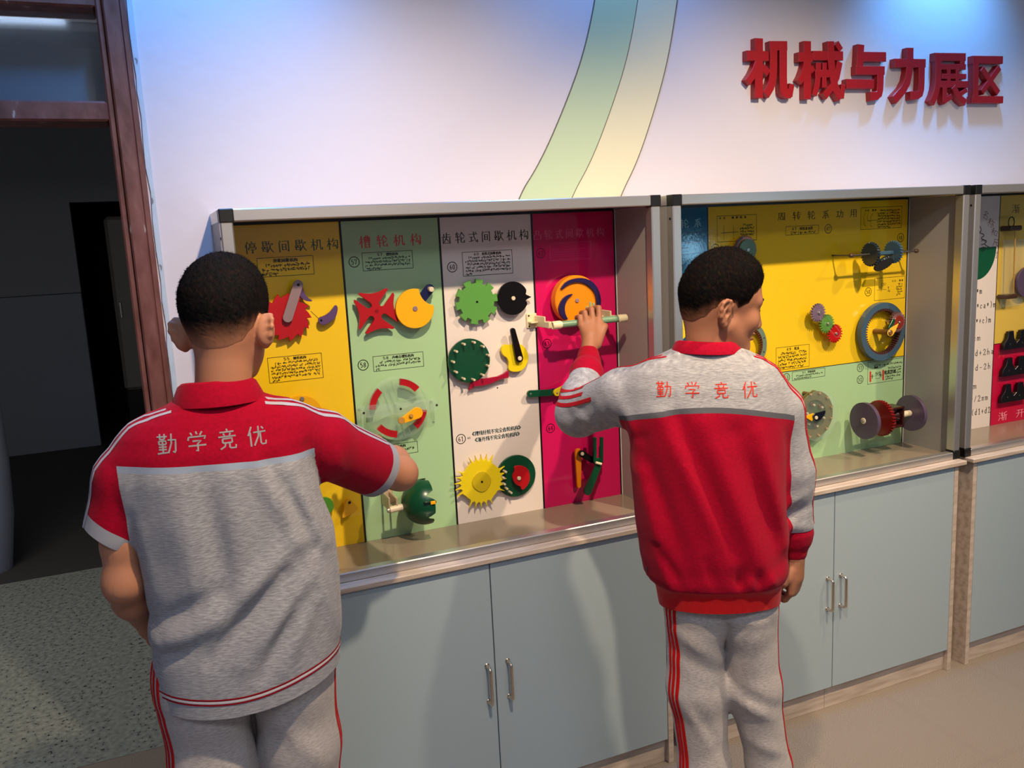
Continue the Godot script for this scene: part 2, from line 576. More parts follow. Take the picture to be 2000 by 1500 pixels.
func _ready() -> void:
	# camera
	var cam := Camera3D.new()
	cam.name = "camera"
	cam.transform = Transform3D(Basis(Vector3(0.917108, -0.049128, 0.395600), Vector3(0.111795, 0.984251, -0.136940), Vector3(-0.382642, 0.169815, 0.908157)), Vector3(-0.170210, 1.661610, 2.353634))
	cam.fov = 48.4467
	cam.near = 0.02
	add_child(cam)
	cam.current = true
	# environment: indoors, only a faint grey sky outside
	var we := WorldEnvironment.new()
	we.name = "environment"
	var env := Environment.new()
	env.background_mode = Environment.BG_COLOR
	env.background_color = Color(0.05, 0.055, 0.065)
	env.tonemap_mode = Environment.TONE_MAPPER_LINEAR
	env.tonemap_exposure = 0.94
	env.sdfgi_enabled = true
	env.ssao_enabled = true
	env.ssil_enabled = true
	we.environment = env
	add_child(we)
	# lamps of the hall: warm ceiling spots, cool wall washers, unseen cool panels added as soft fill
	ceiling_spot(Vector3(0.45, 2.94, 1.65), Vector3(0.55, 0.7, 0.0), Color(1.0, 0.90, 0.77), 5.4, 39.0, "black ceiling spotlight in front of the left display case")
	ceiling_spot(Vector3(1.75, 2.94, 1.65), Vector3(1.8, 0.7, 0.0), Color(1.0, 0.90, 0.77), 5.4, 39.0, "black ceiling spotlight in front of the middle display case")
	ceiling_spot(Vector3(3.1, 2.94, 1.65), Vector3(3.0, 0.6, 0.2), Color(1.0, 0.90, 0.77), 3.4, 39.0, "black ceiling spotlight in front of the right display case")
	ceiling_spot(Vector3(2.1, 2.94, 0.9), Vector3(2.05, 0.0, 0.75), Color(1.0, 0.86, 0.68), 2.4, 24.0, "black ceiling spotlight pointing down at the speckled floor")
	wall_washer(Vector3(0.02, 2.93, 0.30), Vector3(0.0, 1.7, -0.1), Color(0.36, 0.66, 1.0), 1.9, 48.0, "white ceiling lamp washing the wall beside the doorway with blue light")
	wall_washer(Vector3(2.55, 2.93, 0.25), Vector3(2.55, 2.0, -0.1), Color(0.36, 0.68, 1.0), 1.9, 42.0, "white ceiling lamp washing the wall above the sign with blue light")
	wall_washer(Vector3(1.2, 2.93, 0.28), Vector3(1.2, 1.9, -0.1), Color(0.40, 0.66, 1.0), 0.7, 52.0, "white ceiling lamp washing the wall above the curved bands")
	glare_lamp(Vector3(3.13, 0.0, 2.36), 1.512)
	fill_panel(Vector3(1.0, 2.93, 3.2), Vector2(1.2, 0.6), Color(0.95, 0.96, 1.0), 2.6, "unseen long ceiling panel added as soft fill, in an aluminium frame")
	fill_panel(Vector3(-0.7, 2.93, 2.7), Vector2(0.6, 0.6), Color(0.74, 0.85, 1.0), 1.5, "unseen square ceiling panel added as cool fill, in an aluminium frame")
	await build()

func lamp_mat(key: String, col: Color, e: float) -> StandardMaterial3D:
	var m := mat(key, Color(0.9, 0.9, 0.9), 0.4)
	m.emission_enabled = true
	m.emission = col
	m.emission_energy_multiplier = e
	return m

func lamp_light(l: Light3D, called: String, at: Vector3, col: Color, e: float, parent: Node3D) -> void:
	l.name = called
	l.light_color = col
	l.light_energy = e
	l.shadow_enabled = true
	add_child(l, true)
	l.position = at

func ceiling_spot(at: Vector3, aim: Vector3, col: Color, e: float, angle: float, label: String) -> void:
	var t := thing("ceiling_spotlight", label, "spotlight", at, "ceiling spotlights of the hall")
	var d := (aim - at).normalized()
	obj("housing", lathe(PackedVector2Array([Vector2(-0.05, 0), Vector2(-0.05, 0.03), Vector2(0.04, 0.045), Vector2(0.055, 0.045), Vector2(0.055, 0.038), Vector2(0.03, 0.036), Vector2(0.03, 0)]), Vector3.ZERO, d, 24), mat("black_metal", Color(0.05, 0.05, 0.05), 0.4, 0.3), t)
	obj("stem", rod(Vector3(0, 0.0, 0), Vector3(0, 0.06, 0), 0.008), mat("black_metal", Color(0.05, 0.05, 0.05)), t)
	obj("lens", rod(d * 0.031, d * 0.036, 0.035), lamp_mat("lens_glow", Color(1.0, 0.85, 0.65), 6.0), t)
	var l := SpotLight3D.new()
	l.spot_angle = angle
	l.spot_angle_attenuation = 0.9
	l.spot_range = 12.0
	l.spot_attenuation = 2.0
	l.light_size = 0.035
	lamp_light(l, "spot_beam", at + d * 0.06, col, e, t)
	l.look_at_from_position(l.position, aim, Vector3(0, 0.3, 1))

func wall_washer(at: Vector3, aim: Vector3, col: Color, e: float, angle: float, label: String) -> void:
	var t := thing("wall_washer", label, "lamp", at, "blue wall washers at the ceiling")
	obj("housing", lathe(PackedVector2Array([Vector2(-0.06, 0), Vector2(-0.06, 0.05), Vector2(0.0, 0.06), Vector2(0.0, 0.052), Vector2(-0.02, 0.05), Vector2(-0.02, 0)]), Vector3.ZERO, Vector3(0, -1, 0), 24), mat("white_metal", Color(0.85, 0.85, 0.85), 0.4), t)
	obj("lens", rod(Vector3(0, 0.02, 0), Vector3(0, 0.012, 0), 0.05), lamp_mat("lens_blue", Color(0.5, 0.75, 1.0), 6.0), t)
	var l := SpotLight3D.new()
	l.spot_angle = angle
	l.spot_angle_attenuation = 1.0
	l.spot_range = 12.0
	l.spot_attenuation = 2.0
	l.light_size = 0.05
	lamp_light(l, "wash_beam", at + Vector3(0, -0.03, 0), col, e, t)
	l.look_at_from_position(l.position, aim, Vector3(0, 0.1, 1))

func fill_panel(at: Vector3, size: Vector2, col: Color, e: float, label: String) -> void:  # unseen panel, added as soft fill light on the backs of the boys
	var t := thing("fill_panel_light", label, "lamp", at, "unseen fill panels at the hall ceiling")
	var hx := size.x * 0.5
	var hz := size.y * 0.5
	obj("frame", box(Vector3(-hx - 0.02, 0, -hz - 0.02), Vector3(hx + 0.02, 0.03, hz + 0.02)), alu(), t)
	obj("diffuser", box(Vector3(-hx, -0.004, -hz), Vector3(hx, 0.004, hz), 0.0), lamp_mat("panel_glow", Color(0.9, 0.94, 1.0), 0.7), t)
	var l := AreaLight3D.new()
	l.area_size = size
	l.area_range = 12.0
	lamp_light(l, "panel_light", at + Vector3(0, -0.012, 0), col, e, t)
	l.rotation = Vector3(-PI / 2, 0, 0)

func alu() -> StandardMaterial3D:
	if mats.has("aluminium"):
		return mats["aluminium"]
	var m := mat("aluminium", Color(0.80, 0.785, 0.765), 0.33, 0.85)
	return m

func glare_lamp(at: Vector3, h: float) -> void:  # unseen lamp, added only for its glare on the blue panel
	var t := thing("glare_lamp", "unseen cold white globe on a stand, added for the glare on the blue panel", "lamp", at)
	obj("stand", rod(Vector3(0, 0.02, 0), Vector3(0, h - 0.04, 0), 0.012), mat("black_metal", Color(0.05, 0.05, 0.05)), t)
	obj("foot", rod(Vector3(0, 0, 0), Vector3(0, 0.02, 0), 0.14, 0.006, 32), mat("black_metal", Color(0.05, 0.05, 0.05)), t)
	var sp := SphereMesh.new()
	sp.radius = 0.045
	sp.height = 0.09
	var g := obj("globe", sp, lamp_mat("glare_glow", Color(0.62, 0.86, 1.0), 12.0), t)
	g.position = Vector3(0, h, 0)
	var l := OmniLight3D.new()
	l.omni_range = 10.0
	l.omni_attenuation = 2.0
	l.light_size = 0.04
	lamp_light(l, "glare_light", at + Vector3(0, h, 0), Color(0.62, 0.86, 1.0), 0.20, t)

# ---------------------------------------------------------------- room
func build() -> void:
	room()
	doorway()
	corridor()
	wall_bands()
	wall_sign()
	units()
	exhibits()
	people()

func paint_wall() -> StandardMaterial3D:
	var m := mat("wall_paint", Color(0.835, 0.81, 0.835), 0.62, 0.0, 0.35)
	m.normal_enabled = true
	m.normal_texture = nrm(31, 0.02, 0.5)
	m.normal_scale = 0.12
	tri(m, Vector3(1.3, 1.3, 1.3))
	return m

func nrm(seed_: int, freq: float, strength: float) -> NoiseTexture2D:
	var t := noise_tex(seed_, freq, 512)
	t.as_normal_map = true
	t.bump_strength = 6.0 * strength
	return t

func room() -> void:
	var wp := paint_wall()
	var w := MB.new()
	w.add(box(Vector3(-0.135, 0, -0.61), Vector3(5.6, 3.05, W_FACE), 0.0))
	w.add(box(Vector3(-1.05, 2.36, -0.61), Vector3(-0.135, 3.05, W_FACE), 0.0))
	w.add(box(Vector3(-2.3, 0, -0.61), Vector3(-1.05, 3.05, W_FACE), 0.0))
	struct("wall_back", w, wp, "white painted wall behind the exhibit cabinets")
	struct("wall_left", box(Vector3(-1.75, 0, W_FACE), Vector3(-1.6, 3.05, 4.8), 0.0), wp)
	struct("wall_right", box(Vector3(5.5, 0, W_FACE), Vector3(5.65, 3.05, 4.8), 0.0), wp)
	struct("wall_front", box(Vector3(-1.75, 0, 4.7), Vector3(5.65, 3.05, 4.85), 0.0), wp)
	struct("ceiling", box(Vector3(-1.75, 3.0, W_FACE), Vector3(5.65, 3.12, 4.85), 0.0), mat("ceiling_white", Color(0.86, 0.86, 0.87), 0.7))
	var fm := mat("floor_sheet", Color(0.97, 0.95, 0.93), 0.48, 0.0, 0.4)
	fm.albedo_texture = noise_tex(11, 0.16, 1024, [[0.0, Color(0.36, 0.33, 0.30)], [0.38, Color(0.47, 0.435, 0.40)], [0.55, Color(0.54, 0.505, 0.47)], [0.72, Color(0.63, 0.60, 0.56)], [1.0, Color(0.80, 0.77, 0.72)]], FastNoiseLite.TYPE_SIMPLEX, 2)
	tri(fm, Vector3(2.2, 2.2, 2.2))
	struct("floor", box(Vector3(-1.75, -0.1, -0.61), Vector3(5.65, 0.0, 4.85), 0.0), fm, "speckled beige grey sheet floor")

func doorway() -> void:
	var red := mat("door_paint", Color(0.97, 0.97, 0.97), 0.42, 0.0, 0.5)
	red.albedo_texture = noise_tex(21, 0.012, 512, [[0.0, Color(0.36, 0.21, 0.18)], [0.45, Color(0.46, 0.28, 0.25)], [0.78, Color(0.50, 0.32, 0.29)], [0.90, Color(0.53, 0.36, 0.33)], [0.915, Color(0.72, 0.66, 0.62)], [1.0, Color(0.80, 0.76, 0.72)]])
	red.normal_enabled = true
	red.normal_texture = nrm(23, 0.01, 0.6)
	red.normal_scale = 0.4
	tri(red, Vector3(3.0, 1.2, 3.0))
	var d := Node3D.new()
	d.name = "door_1"
	add_child(d, true)
	d.set_meta("kind", "structure")
	d.set_meta("label", "open doorway with a red brown painted frame and a glazed transom")
	for s in 2:
		var j := MB.new()
		if s == 0:
			j.add(box(Vector3(-0.187, 0, -0.10), Vector3(-0.150, 2.36, 0.014), 0.004))
			j.add(box(Vector3(-0.203, 0, -0.13), Vector3(-0.186, 2.36, 0.002), 0.004))
			j.add(box(Vector3(-0.151, 0, -0.10), Vector3(-0.135, 2.36, 0.006), 0.004))
		else:
			j.add(box(Vector3(-1.05, 0, -0.10), Vector3(-0.995, 2.36, 0.014), 0.004))
			j.add(box(Vector3(-0.996, 0, -0.13), Vector3(-0.98, 2.36, 0.002), 0.004))
		obj("jamb", j, red, d)
	obj("transom_bar", box(Vector3(-0.98, 1.985, -0.12), Vector3(-0.203, 2.032, 0.004), 0.005), red, d)
	obj("header", box(Vector3(-0.98, 2.245, -0.12), Vector3(-0.203, 2.36, 0.004), 0.005), red, d)
	var gm := mat("window_glass", Color(0.75, 0.85, 0.92, 0.12), 0.05, 0.0, 0.5)
	gm.transparency = BaseMaterial3D.TRANSPARENCY_ALPHA
	obj("pane", box(Vector3(-0.985, 2.028, -0.065), Vector3(-0.2, 2.25, -0.060), 0.0), gm, d)
	# chipped white edge of the wall board beside the frame
	var em := mat("board_edge", Color(0.74, 0.80, 0.86), 0.6)
	em.albedo_texture = noise_tex(27, 0.03, 256, [[0.0, Color(0.55, 0.52, 0.52)], [0.16, Color(0.65, 0.6, 0.6)], [0.2, Color(0.95, 0.95, 0.95)], [1.0, Color(1, 1, 1)]])
	tri(em, Vector3(4, 2, 4))
	var edge := PackedVector2Array()
	var rng := RandomNumberGenerator.new()
	rng.seed = 5
	edge.append(Vector2(-0.1195, 2.9))
	edge.append(Vector2(-0.1195, 0.0))
	var y := 0.0
	while y < 2.9:
		edge.append(Vector2(-0.134 + rng.randf() * 0.006 * (1.0 if rng.randf() < 0.4 else 0.3), y))
		y += 0.03 + rng.randf() * 0.05
	edge.append(Vector2(-0.133, 2.9))
	struct("trim_1", plate(edge, W_FACE, W_FACE + 0.006, 0.001), em, "chipped pale edge of the wall board beside the door frame")

func corridor() -> void:
	var grey := mat("corridor_wall", Color(0.60, 0.62, 0.65), 0.7)
	var low := mat("corridor_dado", Color(0.58, 0.61, 0.68), 0.5)
	var tz := mat("terrazzo", Color(0.95, 0.97, 0.97), 0.42)
	tz.albedo_texture = noise_tex(41, 0.028, 1024, [[0.0, Color(0.04, 0.04, 0.04)], [0.13, Color(0.10, 0.10, 0.10)], [0.17, Color(0.50, 0.51, 0.49)], [0.55, Color(0.56, 0.57, 0.54)], [0.8, Color(0.60, 0.61, 0.57)], [1.0, Color(0.66, 0.66, 0.62)]], FastNoiseLite.TYPE_SIMPLEX, 3)
	tri(tz, Vector3(1.05, 1.05, 1.05))
	struct("floor_corridor", box(Vector3(-2.3, -0.1, -2.62), Vector3(1.0, 0.0, -0.612), 0.0), tz, "worn speckled terrazzo floor of the corridor")
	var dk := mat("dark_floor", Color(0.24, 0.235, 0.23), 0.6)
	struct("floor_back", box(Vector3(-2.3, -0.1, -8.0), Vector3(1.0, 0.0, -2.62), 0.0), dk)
	struct("wall_corridor_right", box(Vector3(0.9, 0, -6.1), Vector3(1.0, 3.05, -0.61), 0.0), grey)
	struct("wall_corridor_left", box(Vector3(-2.4, 0, -8.0), Vector3(-2.3, 3.05, -0.3), 0.0), grey)
	var far := MB.new()
	far.add(box(Vector3(-2.3, 1.37, -6.1), Vector3(-0.68, 3.4, -6.0), 0.0))
	far.add(box(Vector3(-0.68, 2.138, -6.1), Vector3(1.0, 3.4, -6.0), 0.0))
	far.add(box(Vector3(0.35, 0, -6.1), Vector3(1.0, 2.138, -6.0), 0.0))
	struct("wall_far", far, grey)
	struct("trim_2", box(Vector3(-2.3, 0, -6.1), Vector3(-0.68, 1.365, -5.985), 0.004), low, "smooth dado on the far corridor wall")
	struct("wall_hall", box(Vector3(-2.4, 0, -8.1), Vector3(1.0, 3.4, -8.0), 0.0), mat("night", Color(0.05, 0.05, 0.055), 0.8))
	struct("ceiling_corridor", box(Vector3(-2.4, 3.0, -2.6), Vector3(1.0, 3.1, -0.61), 0.0), grey)
	struct("ceiling_back", box(Vector3(-2.4, 3.4, -8.1), Vector3(1.0, 3.5, -2.6), 0.0), grey)
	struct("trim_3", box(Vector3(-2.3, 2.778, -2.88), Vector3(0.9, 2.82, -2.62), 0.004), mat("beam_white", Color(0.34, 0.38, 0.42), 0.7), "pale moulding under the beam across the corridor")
	struct("wall_beam", box(Vector3(-2.3, 2.82, -2.85), Vector3(0.9, 3.4, -2.6), 0.0), grey)
	struct("wall_column", lathe(PackedVector2Array([Vector2(0, 0), Vector2(0, 0.11), Vector2(0.3, 0.155), Vector2(0.6, 0.17), Vector2(2.8, 0.17), Vector2(2.8, 0)]), Vector3(-1.12, 0, -2.9), Vector3(0, 1, 0), 28), low, "dark round column at the left edge of the corridor")
	var cu := thing("locker", "tall pale grey locker standing inside the dark far doorway", "locker", Vector3(-0.25, 0, -6.5))
	obj("body", box(Vector3(-0.19, 0.42, -0.2), Vector3(0.2, 2.02, 0.2), 0.03), mat("locker_grey", Color(0.62, 0.61, 0.58), 0.5), cu)
	obj("plinth", box(Vector3(-0.18, 0, -0.19), Vector3(0.19, 0.42, 0.19), 0.005), mat("dark_wood", Color(0.12, 0.1, 0.1), 0.5), cu)
	obj("handle", box(Vector3(-0.15, 1.1, 0.2), Vector3(-0.13, 1.25, 0.225), 0.004), alu(), cu)
	# unseen ceiling panel and its area light, added to brighten the terrazzo
	var l := AreaLight3D.new()
	l.area_size = Vector2(1.0, 0.5)
	lamp_light(l, "corridor_fill_light", Vector3(-1.2, 2.95, -1.5), Color(1.0, 0.97, 0.93), 2.6, null)
	l.rotation = Vector3(-PI / 2, 0, 0)
	var cl := thing("fill_panel_light", "unseen ceiling panel added to light the corridor beyond the doorway", "lamp", Vector3(-1.2, 2.96, -1.5))
	obj("frame", box(Vector3(-0.53, 0.01, -0.28), Vector3(0.53, 0.04, 0.28)), alu(), cl)
	obj("diffuser", box(Vector3(-0.5, 0.0, -0.25), Vector3(0.5, 0.012, 0.25), 0.0), lamp_mat("dim_glow", Color(0.7, 0.84, 1.0), 0.3), cl)

func band(outer: String, inner: String, z0: float, z1: float, m: Material, called: String, label: String) -> void:
	var a := smooth2(pv(outer), 3, false)
	var b := smooth2(pv(inner), 3, false)
	struct(called, ring_plate(a, b, z0, z1, false), m, label)

func wall_bands() -> void:
	# two concentric arcs of painted board rise from behind the first cabinet and lean right
	var o := "840 1640,867 1768,955 1880,1048.6 2054,1110 2190,1154 2340,1180 2480,1195 2640,1200 2900"
	var i1 := "1000 1640,1045 1766,1125 1880,1205.7 2049,1262 2190,1301 2348,1325 2480,1340 2640,1346 2900"
	var i2 := "1165 1640,1220 1769,1290 1880,1361 2051,1408 2190,1443 2356,1464 2480,1478 2640,1484 2900"
	band(o, i1, W_FACE, W_FACE + 0.004, mat("band_green", Color(0.73, 0.80, 0.66), 0.55), "trim_4", "pale green curved band on the wall")
	band(i1, i2, W_FACE, W_FACE + 0.003, mat("band_cream", Color(0.86, 0.84, 0.715), 0.55), "trim_5", "cream curved band on the wall")
	# thin joints along the edges of the bands
	var k := 0
	for s: String in [o, i1, i2]:
		var p := smooth2(pv(s), 3, false)
		var q := PackedVector2Array()
		for t in p.size():
			q.append(p[t] + Vector2(0.0022, -0.0009))
		struct("trim_%d" % (6 + k), ring_plate(p, q, W_FACE, W_FACE + 0.0046, false), mat("band_joint", Color(0.42, 0.40, 0.36), 0.6), "thin dark joint along a curved wall band")
		k += 1

# strokes of one raised letter, each a bar of the given width
func bar_letter(called: String, label: String, strokes: Array) -> void:
	var m := MB.new()
	var all := PackedVector2Array()
	for s in strokes:
		all.append_array(pv(s[0]))
	var o := Vector2.ZERO
	for q in all:
		o += q / all.size()
	var k := 0
	for s in strokes:
		var p := pv(s[0])
		if p.size() > 2:
			p = smooth2(p, 1, false)
		var wd: float = float(s[1]) * 0.001
		var left := PackedVector2Array()
		var right := PackedVector2Array()
		for i in p.size():
			var d := (p[mini(i + 1, p.size() - 1)] - p[maxi(i - 1, 0)]).normalized()
			var nn := Vector2(-d.y, d.x) * wd * 0.5
			left.append(p[i] + nn - o)
			right.append(p[i] - nn - o)
		right.reverse()
		left.append_array(right)
		m.add(plate(left, W_FACE, 0.012 + 0.0002 * k, 0.0015))
		k += 1
	var c := mat("sign_red", Color(0.66, 0.10, 0.13), 0.32, 0.0, 0.5)
	var t := obj(called, m, c)
	t.position = Vector3(o.x, o.y, 0)
	tag(t, label, "sign letter", "raised red letters of the wall sign")

func wall_sign() -> void:
	var f := 0.84
	bar_letter("sign_letter", "raised red sign letter, leftmost of the six", [["1743 2254.2,1743 2068.3", 62 / f / 2.3], ["1694.4 2199.3,1782.9 2200.1", 60 / f / 2.3], ["1743 2187.3,1722.9 2144.6,1698.8 2116.5", 48 / f / 2.3], ["1755.1 2165.5,1781.9 2146.2", 46 / f / 2.3], ["1785.1 2232.5,1857.9 2235.3", 56 / f / 2.3], ["1801.4 2243.8,1801.2 2146.7,1793.7 2108.3,1770.4 2078.6", 58 / f / 2.3], ["1840.7 2245.4,1841.6 2098,1848.9 2084.5,1874.6 2085", 60 / f / 2.3], ["1869.9 2075.8,1878 2115.1", 40 / f / 2.3]])
	bar_letter("sign_letter", "raised red sign letter, second from the left", [["1942.2 2253.4,1944.6 2067.8", 60 / f / 2.3], ["1904.8 2202,1965.4 2202.2", 58 / f / 2.3], ["1941.2 2186.8,1926.6 2145.4,1910.5 2121.3", 44 / f / 2.3], ["1956.7 2171.3,1969.2 2155.7", 38 / f / 2.3], ["1965.3 2208.1,2097.1 2211.6", 58 / f / 2.3], ["1990.2 2186.1,1988.7 2124,1974.5 2081.2", 42 / f / 2.3], ["2016.2 2186.9,2016.3 2106.1", 36 / f / 2.3], ["1976 2151.3,2040.5 2152.1", 46 / f / 2.3], ["2041 2256.5,2044.9 2180.8,2060.1 2111.7,2091.3 2072.4", 56 / f / 2.3], ["2082.4 2191.2,2066.1 2125.8,2018 2078.3", 48 / f / 2.3], ["2067.3 2251.6,2086.6 2229.3", 40 / f / 2.3], ["2093.9 2072.5,2099.2 2118.1", 34 / f / 2.3]])
	bar_letter("sign_letter", "raised red sign letter, third from the left, with one long bar low down", [["2176.7 2251.7,2171.5 2155.5", 58 / f / 2.3], ["2167.4 2211.7,2292.5 2214.9", 62 / f / 2.3], ["2154.4 2166.3,2287.4 2169.1", 56 / f / 2.3], ["2268 2173.3,2268.7 2111.2,2262.9 2084.8,2225.2 2081.7", 58 / f / 2.3], ["2113.8 2121.2,2239.1 2123", 60 / f / 2.3]])
	bar_letter("sign_letter", "raised red sign letter, third from the right", [["2333.4 2196.2,2482.2 2199.4", 56 / f / 2.3], ["2405.3 2249.5,2406.9 2177.2,2392.1 2118.6,2335.9 2071.4", 60 / f / 2.3], ["2463 2208,2465 2115.2,2459.2 2089.6,2412 2087.3", 56 / f / 2.3]])
	bar_letter("sign_letter", "raised red sign letter, second from the right, with many short bars", [["2525.4 2222.7,2681.4 2227", 54 / f / 2.3], ["2663.3 2236.8,2666.1 2186.6", 48 / f / 2.3], ["2532 2189.1,2683.4 2192.6", 38 / f / 2.3], ["2543.2 2234.1,2547.1 2141.7,2537.9 2096.9,2518.2 2062.8", 54 / f / 2.3], ["2562.1 2156.9,2686.8 2159", 36 / f / 2.3], ["2596.2 2190,2599.4 2130.5", 34 / f / 2.3], ["2639.6 2191.3,2642.9 2131.4", 34 / f / 2.3], ["2552.7 2129.4,2695.9 2131.1", 46 / f / 2.3], ["2579.6 2122.6,2581 2066.6", 42 / f / 2.3], ["2575.2 2067.6,2616.1 2088.3", 36 / f / 2.3], ["2621.5 2123.4,2652.9 2083.8,2689.3 2066.7", 46 / f / 2.3], ["2691.8 2112.3,2655.9 2095", 32 / f / 2.3]])
	bar_letter("sign_letter", "raised red sign letter, rightmost of the six, an open box round a cross", [["2717.3 2219.1,2876.3 2223.2", 54 / f / 2.3], ["2734.2 2232.7,2741.3 2069.9", 54 / f / 2.3], ["2721.3 2078.8,2887.2 2080.3", 50 / f / 2.3], ["2766.8 2189.9,2860.8 2103.7", 44 / f / 2.3], ["2860.5 2196.2,2772.2 2105.2", 44 / f / 2.3]])

# ---------------------------------------------------------------- cabinets
func laminate() -> StandardMaterial3D:
	if mats.has("ash_laminate"):
		return mats["ash_laminate"]
	var m := mat("ash_laminate", Color(1, 1, 1), 0.42, 0.0, 0.45)
	m.albedo_texture = noise_tex(61, 0.01, 512, [[0.0, Color(0.66, 0.585, 0.52)], [0.45, Color(0.735, 0.665, 0.60)], [0.6, Color(0.77, 0.70, 0.635)], [1.0, Color(0.80, 0.735, 0.67)]])
	tri(m, Vector3(0.8, 7.0, 7.0))
	return m

func blue_door() -> StandardMaterial3D:
	if mats.has("blue_laminate"):
		return mats["blue_laminate"]
	var m := mat("blue_laminate", Color(0.62, 0.68, 0.705), 0.40, 0.0, 0.45)
	m.normal_enabled = true
	m.normal_texture = nrm(63, 0.03, 0.4)
	m.normal_scale = 0.12
	tri(m, Vector3(9, 0.9, 9))
	return m

func base_cabinet(label: String, bl: float, br: float, wl: float, wr: float, mid: float, handles: Array) -> void:
	var t := thing("base_cabinet", label, "cabinet", Vector3(bl, 0, 0), "base cabinets under the display cases")
	var o := Vector3(-bl, 0, 0)
	var lam := laminate()
	var zf := 0.2657
	obj("side_panel", box(Vector3(bl, 0, -0.01), Vector3(bl + 0.019, 0.785, zf), 0.001).shift(o), lam, t)
	obj("side_panel", box(Vector3(br - 0.019, 0, -0.01), Vector3(br, 0.785, zf), 0.001).shift(o), lam, t)
	obj("worktop", box(Vector3(wl, 0.785, -0.01), Vector3(wr, 0.80, 0.2794), 0.002).shift(o), lam, t)
	obj("kick_plate", box(Vector3(bl + 0.019, 0.0, 0.232), Vector3((bl + br) * 0.5 - 0.018, 0.081, 0.2487), 0.001).shift(o), lam, t)
	obj("kick_plate", box(Vector3((bl + br) * 0.5 - 0.017, 0.0, 0.232), Vector3(br - 0.019, 0.081, 0.2487), 0.001).shift(o), lam, t)
	obj("back_board", box(Vector3(bl + 0.02, 0.09, -0.008), Vector3(br - 0.02, 0.78, 0.0), 0.0).shift(o), lam, t)
	for s in 2:
		var xa := bl + 0.021 if s == 0 else mid + 0.0015
		var xb := mid - 0.0015 if s == 0 else br - 0.021
		var dr := obj("door", box(Vector3(xa, 0.084, 0.247), Vector3(xb, 0.7825, zf), 0.0012).shift(o), blue_door(), t)
		if s < handles.size():
			var hx: float = handles[s]
			var pts := PackedVector3Array()
			var y0 := 0.376
			var y1 := 0.484
			pts.append(Vector3(hx, y0, zf - 0.001))
			for k in 7:
				var a := PI / 2 * k / 6.0
				pts.append(Vector3(hx, y0 + 0.008 * (1.0 - cos(a)), zf + 0.018 + 0.008 * sin(a)))
			for k in 7:
				var a := PI / 2 * (1.0 - k / 6.0)
				pts.append(Vector3(hx, y1 - 0.008 * (1.0 - cos(a)), zf + 0.018 + 0.008 * sin(a)))
			pts.append(Vector3(hx, y1, zf - 0.001))
			var hm := tube(pts, 0.0048, 12)
			hm.add(rod(Vector3(hx, y0, zf), Vector3(hx, y0, zf + 0.003), 0.0075))
			hm.add(rod(Vector3(hx, y1, zf), Vector3(hx, y1, zf + 0.003), 0.0075))
			obj("handle", hm.shift(o), mat("chrome", Color(0.86, 0.80, 0.74), 0.16, 1.0), dr)

func panel_mesh(xa: float, ya: float, xb: float, yb: float, z0: float, z1: float) -> ArrayMesh:
	var m := box(Vector3(xa, ya, z0), Vector3(xb, yb, z1), 0.0)
	var uv := PackedVector2Array()
	for p in m.v:
		uv.append(Vector2((p.x - xa) / (xb - xa), (yb - p.y) / (yb - ya)))
	var a := []
	a.resize(Mesh.ARRAY_MAX)
	a[Mesh.ARRAY_VERTEX] = m.v
	a[Mesh.ARRAY_NORMAL] = m.n
	a[Mesh.ARRAY_TEX_UV] = uv
	a[Mesh.ARRAY_INDEX] = m.idx
	var r := ArrayMesh.new()
	r.add_surface_from_arrays(Mesh.PRIMITIVE_TRIANGLES, a)
	return r

func print_mat(key: String, cv: Canvas) -> StandardMaterial3D:
	var m := mat(key, Color(1, 1, 1), 0.085, 0.0, 0.45)
	m.albedo_texture = cv.texture()
	m.normal_enabled = true
	m.normal_texture = nrm(71, 0.09, 0.5)
	m.normal_scale = 0.02
	return m

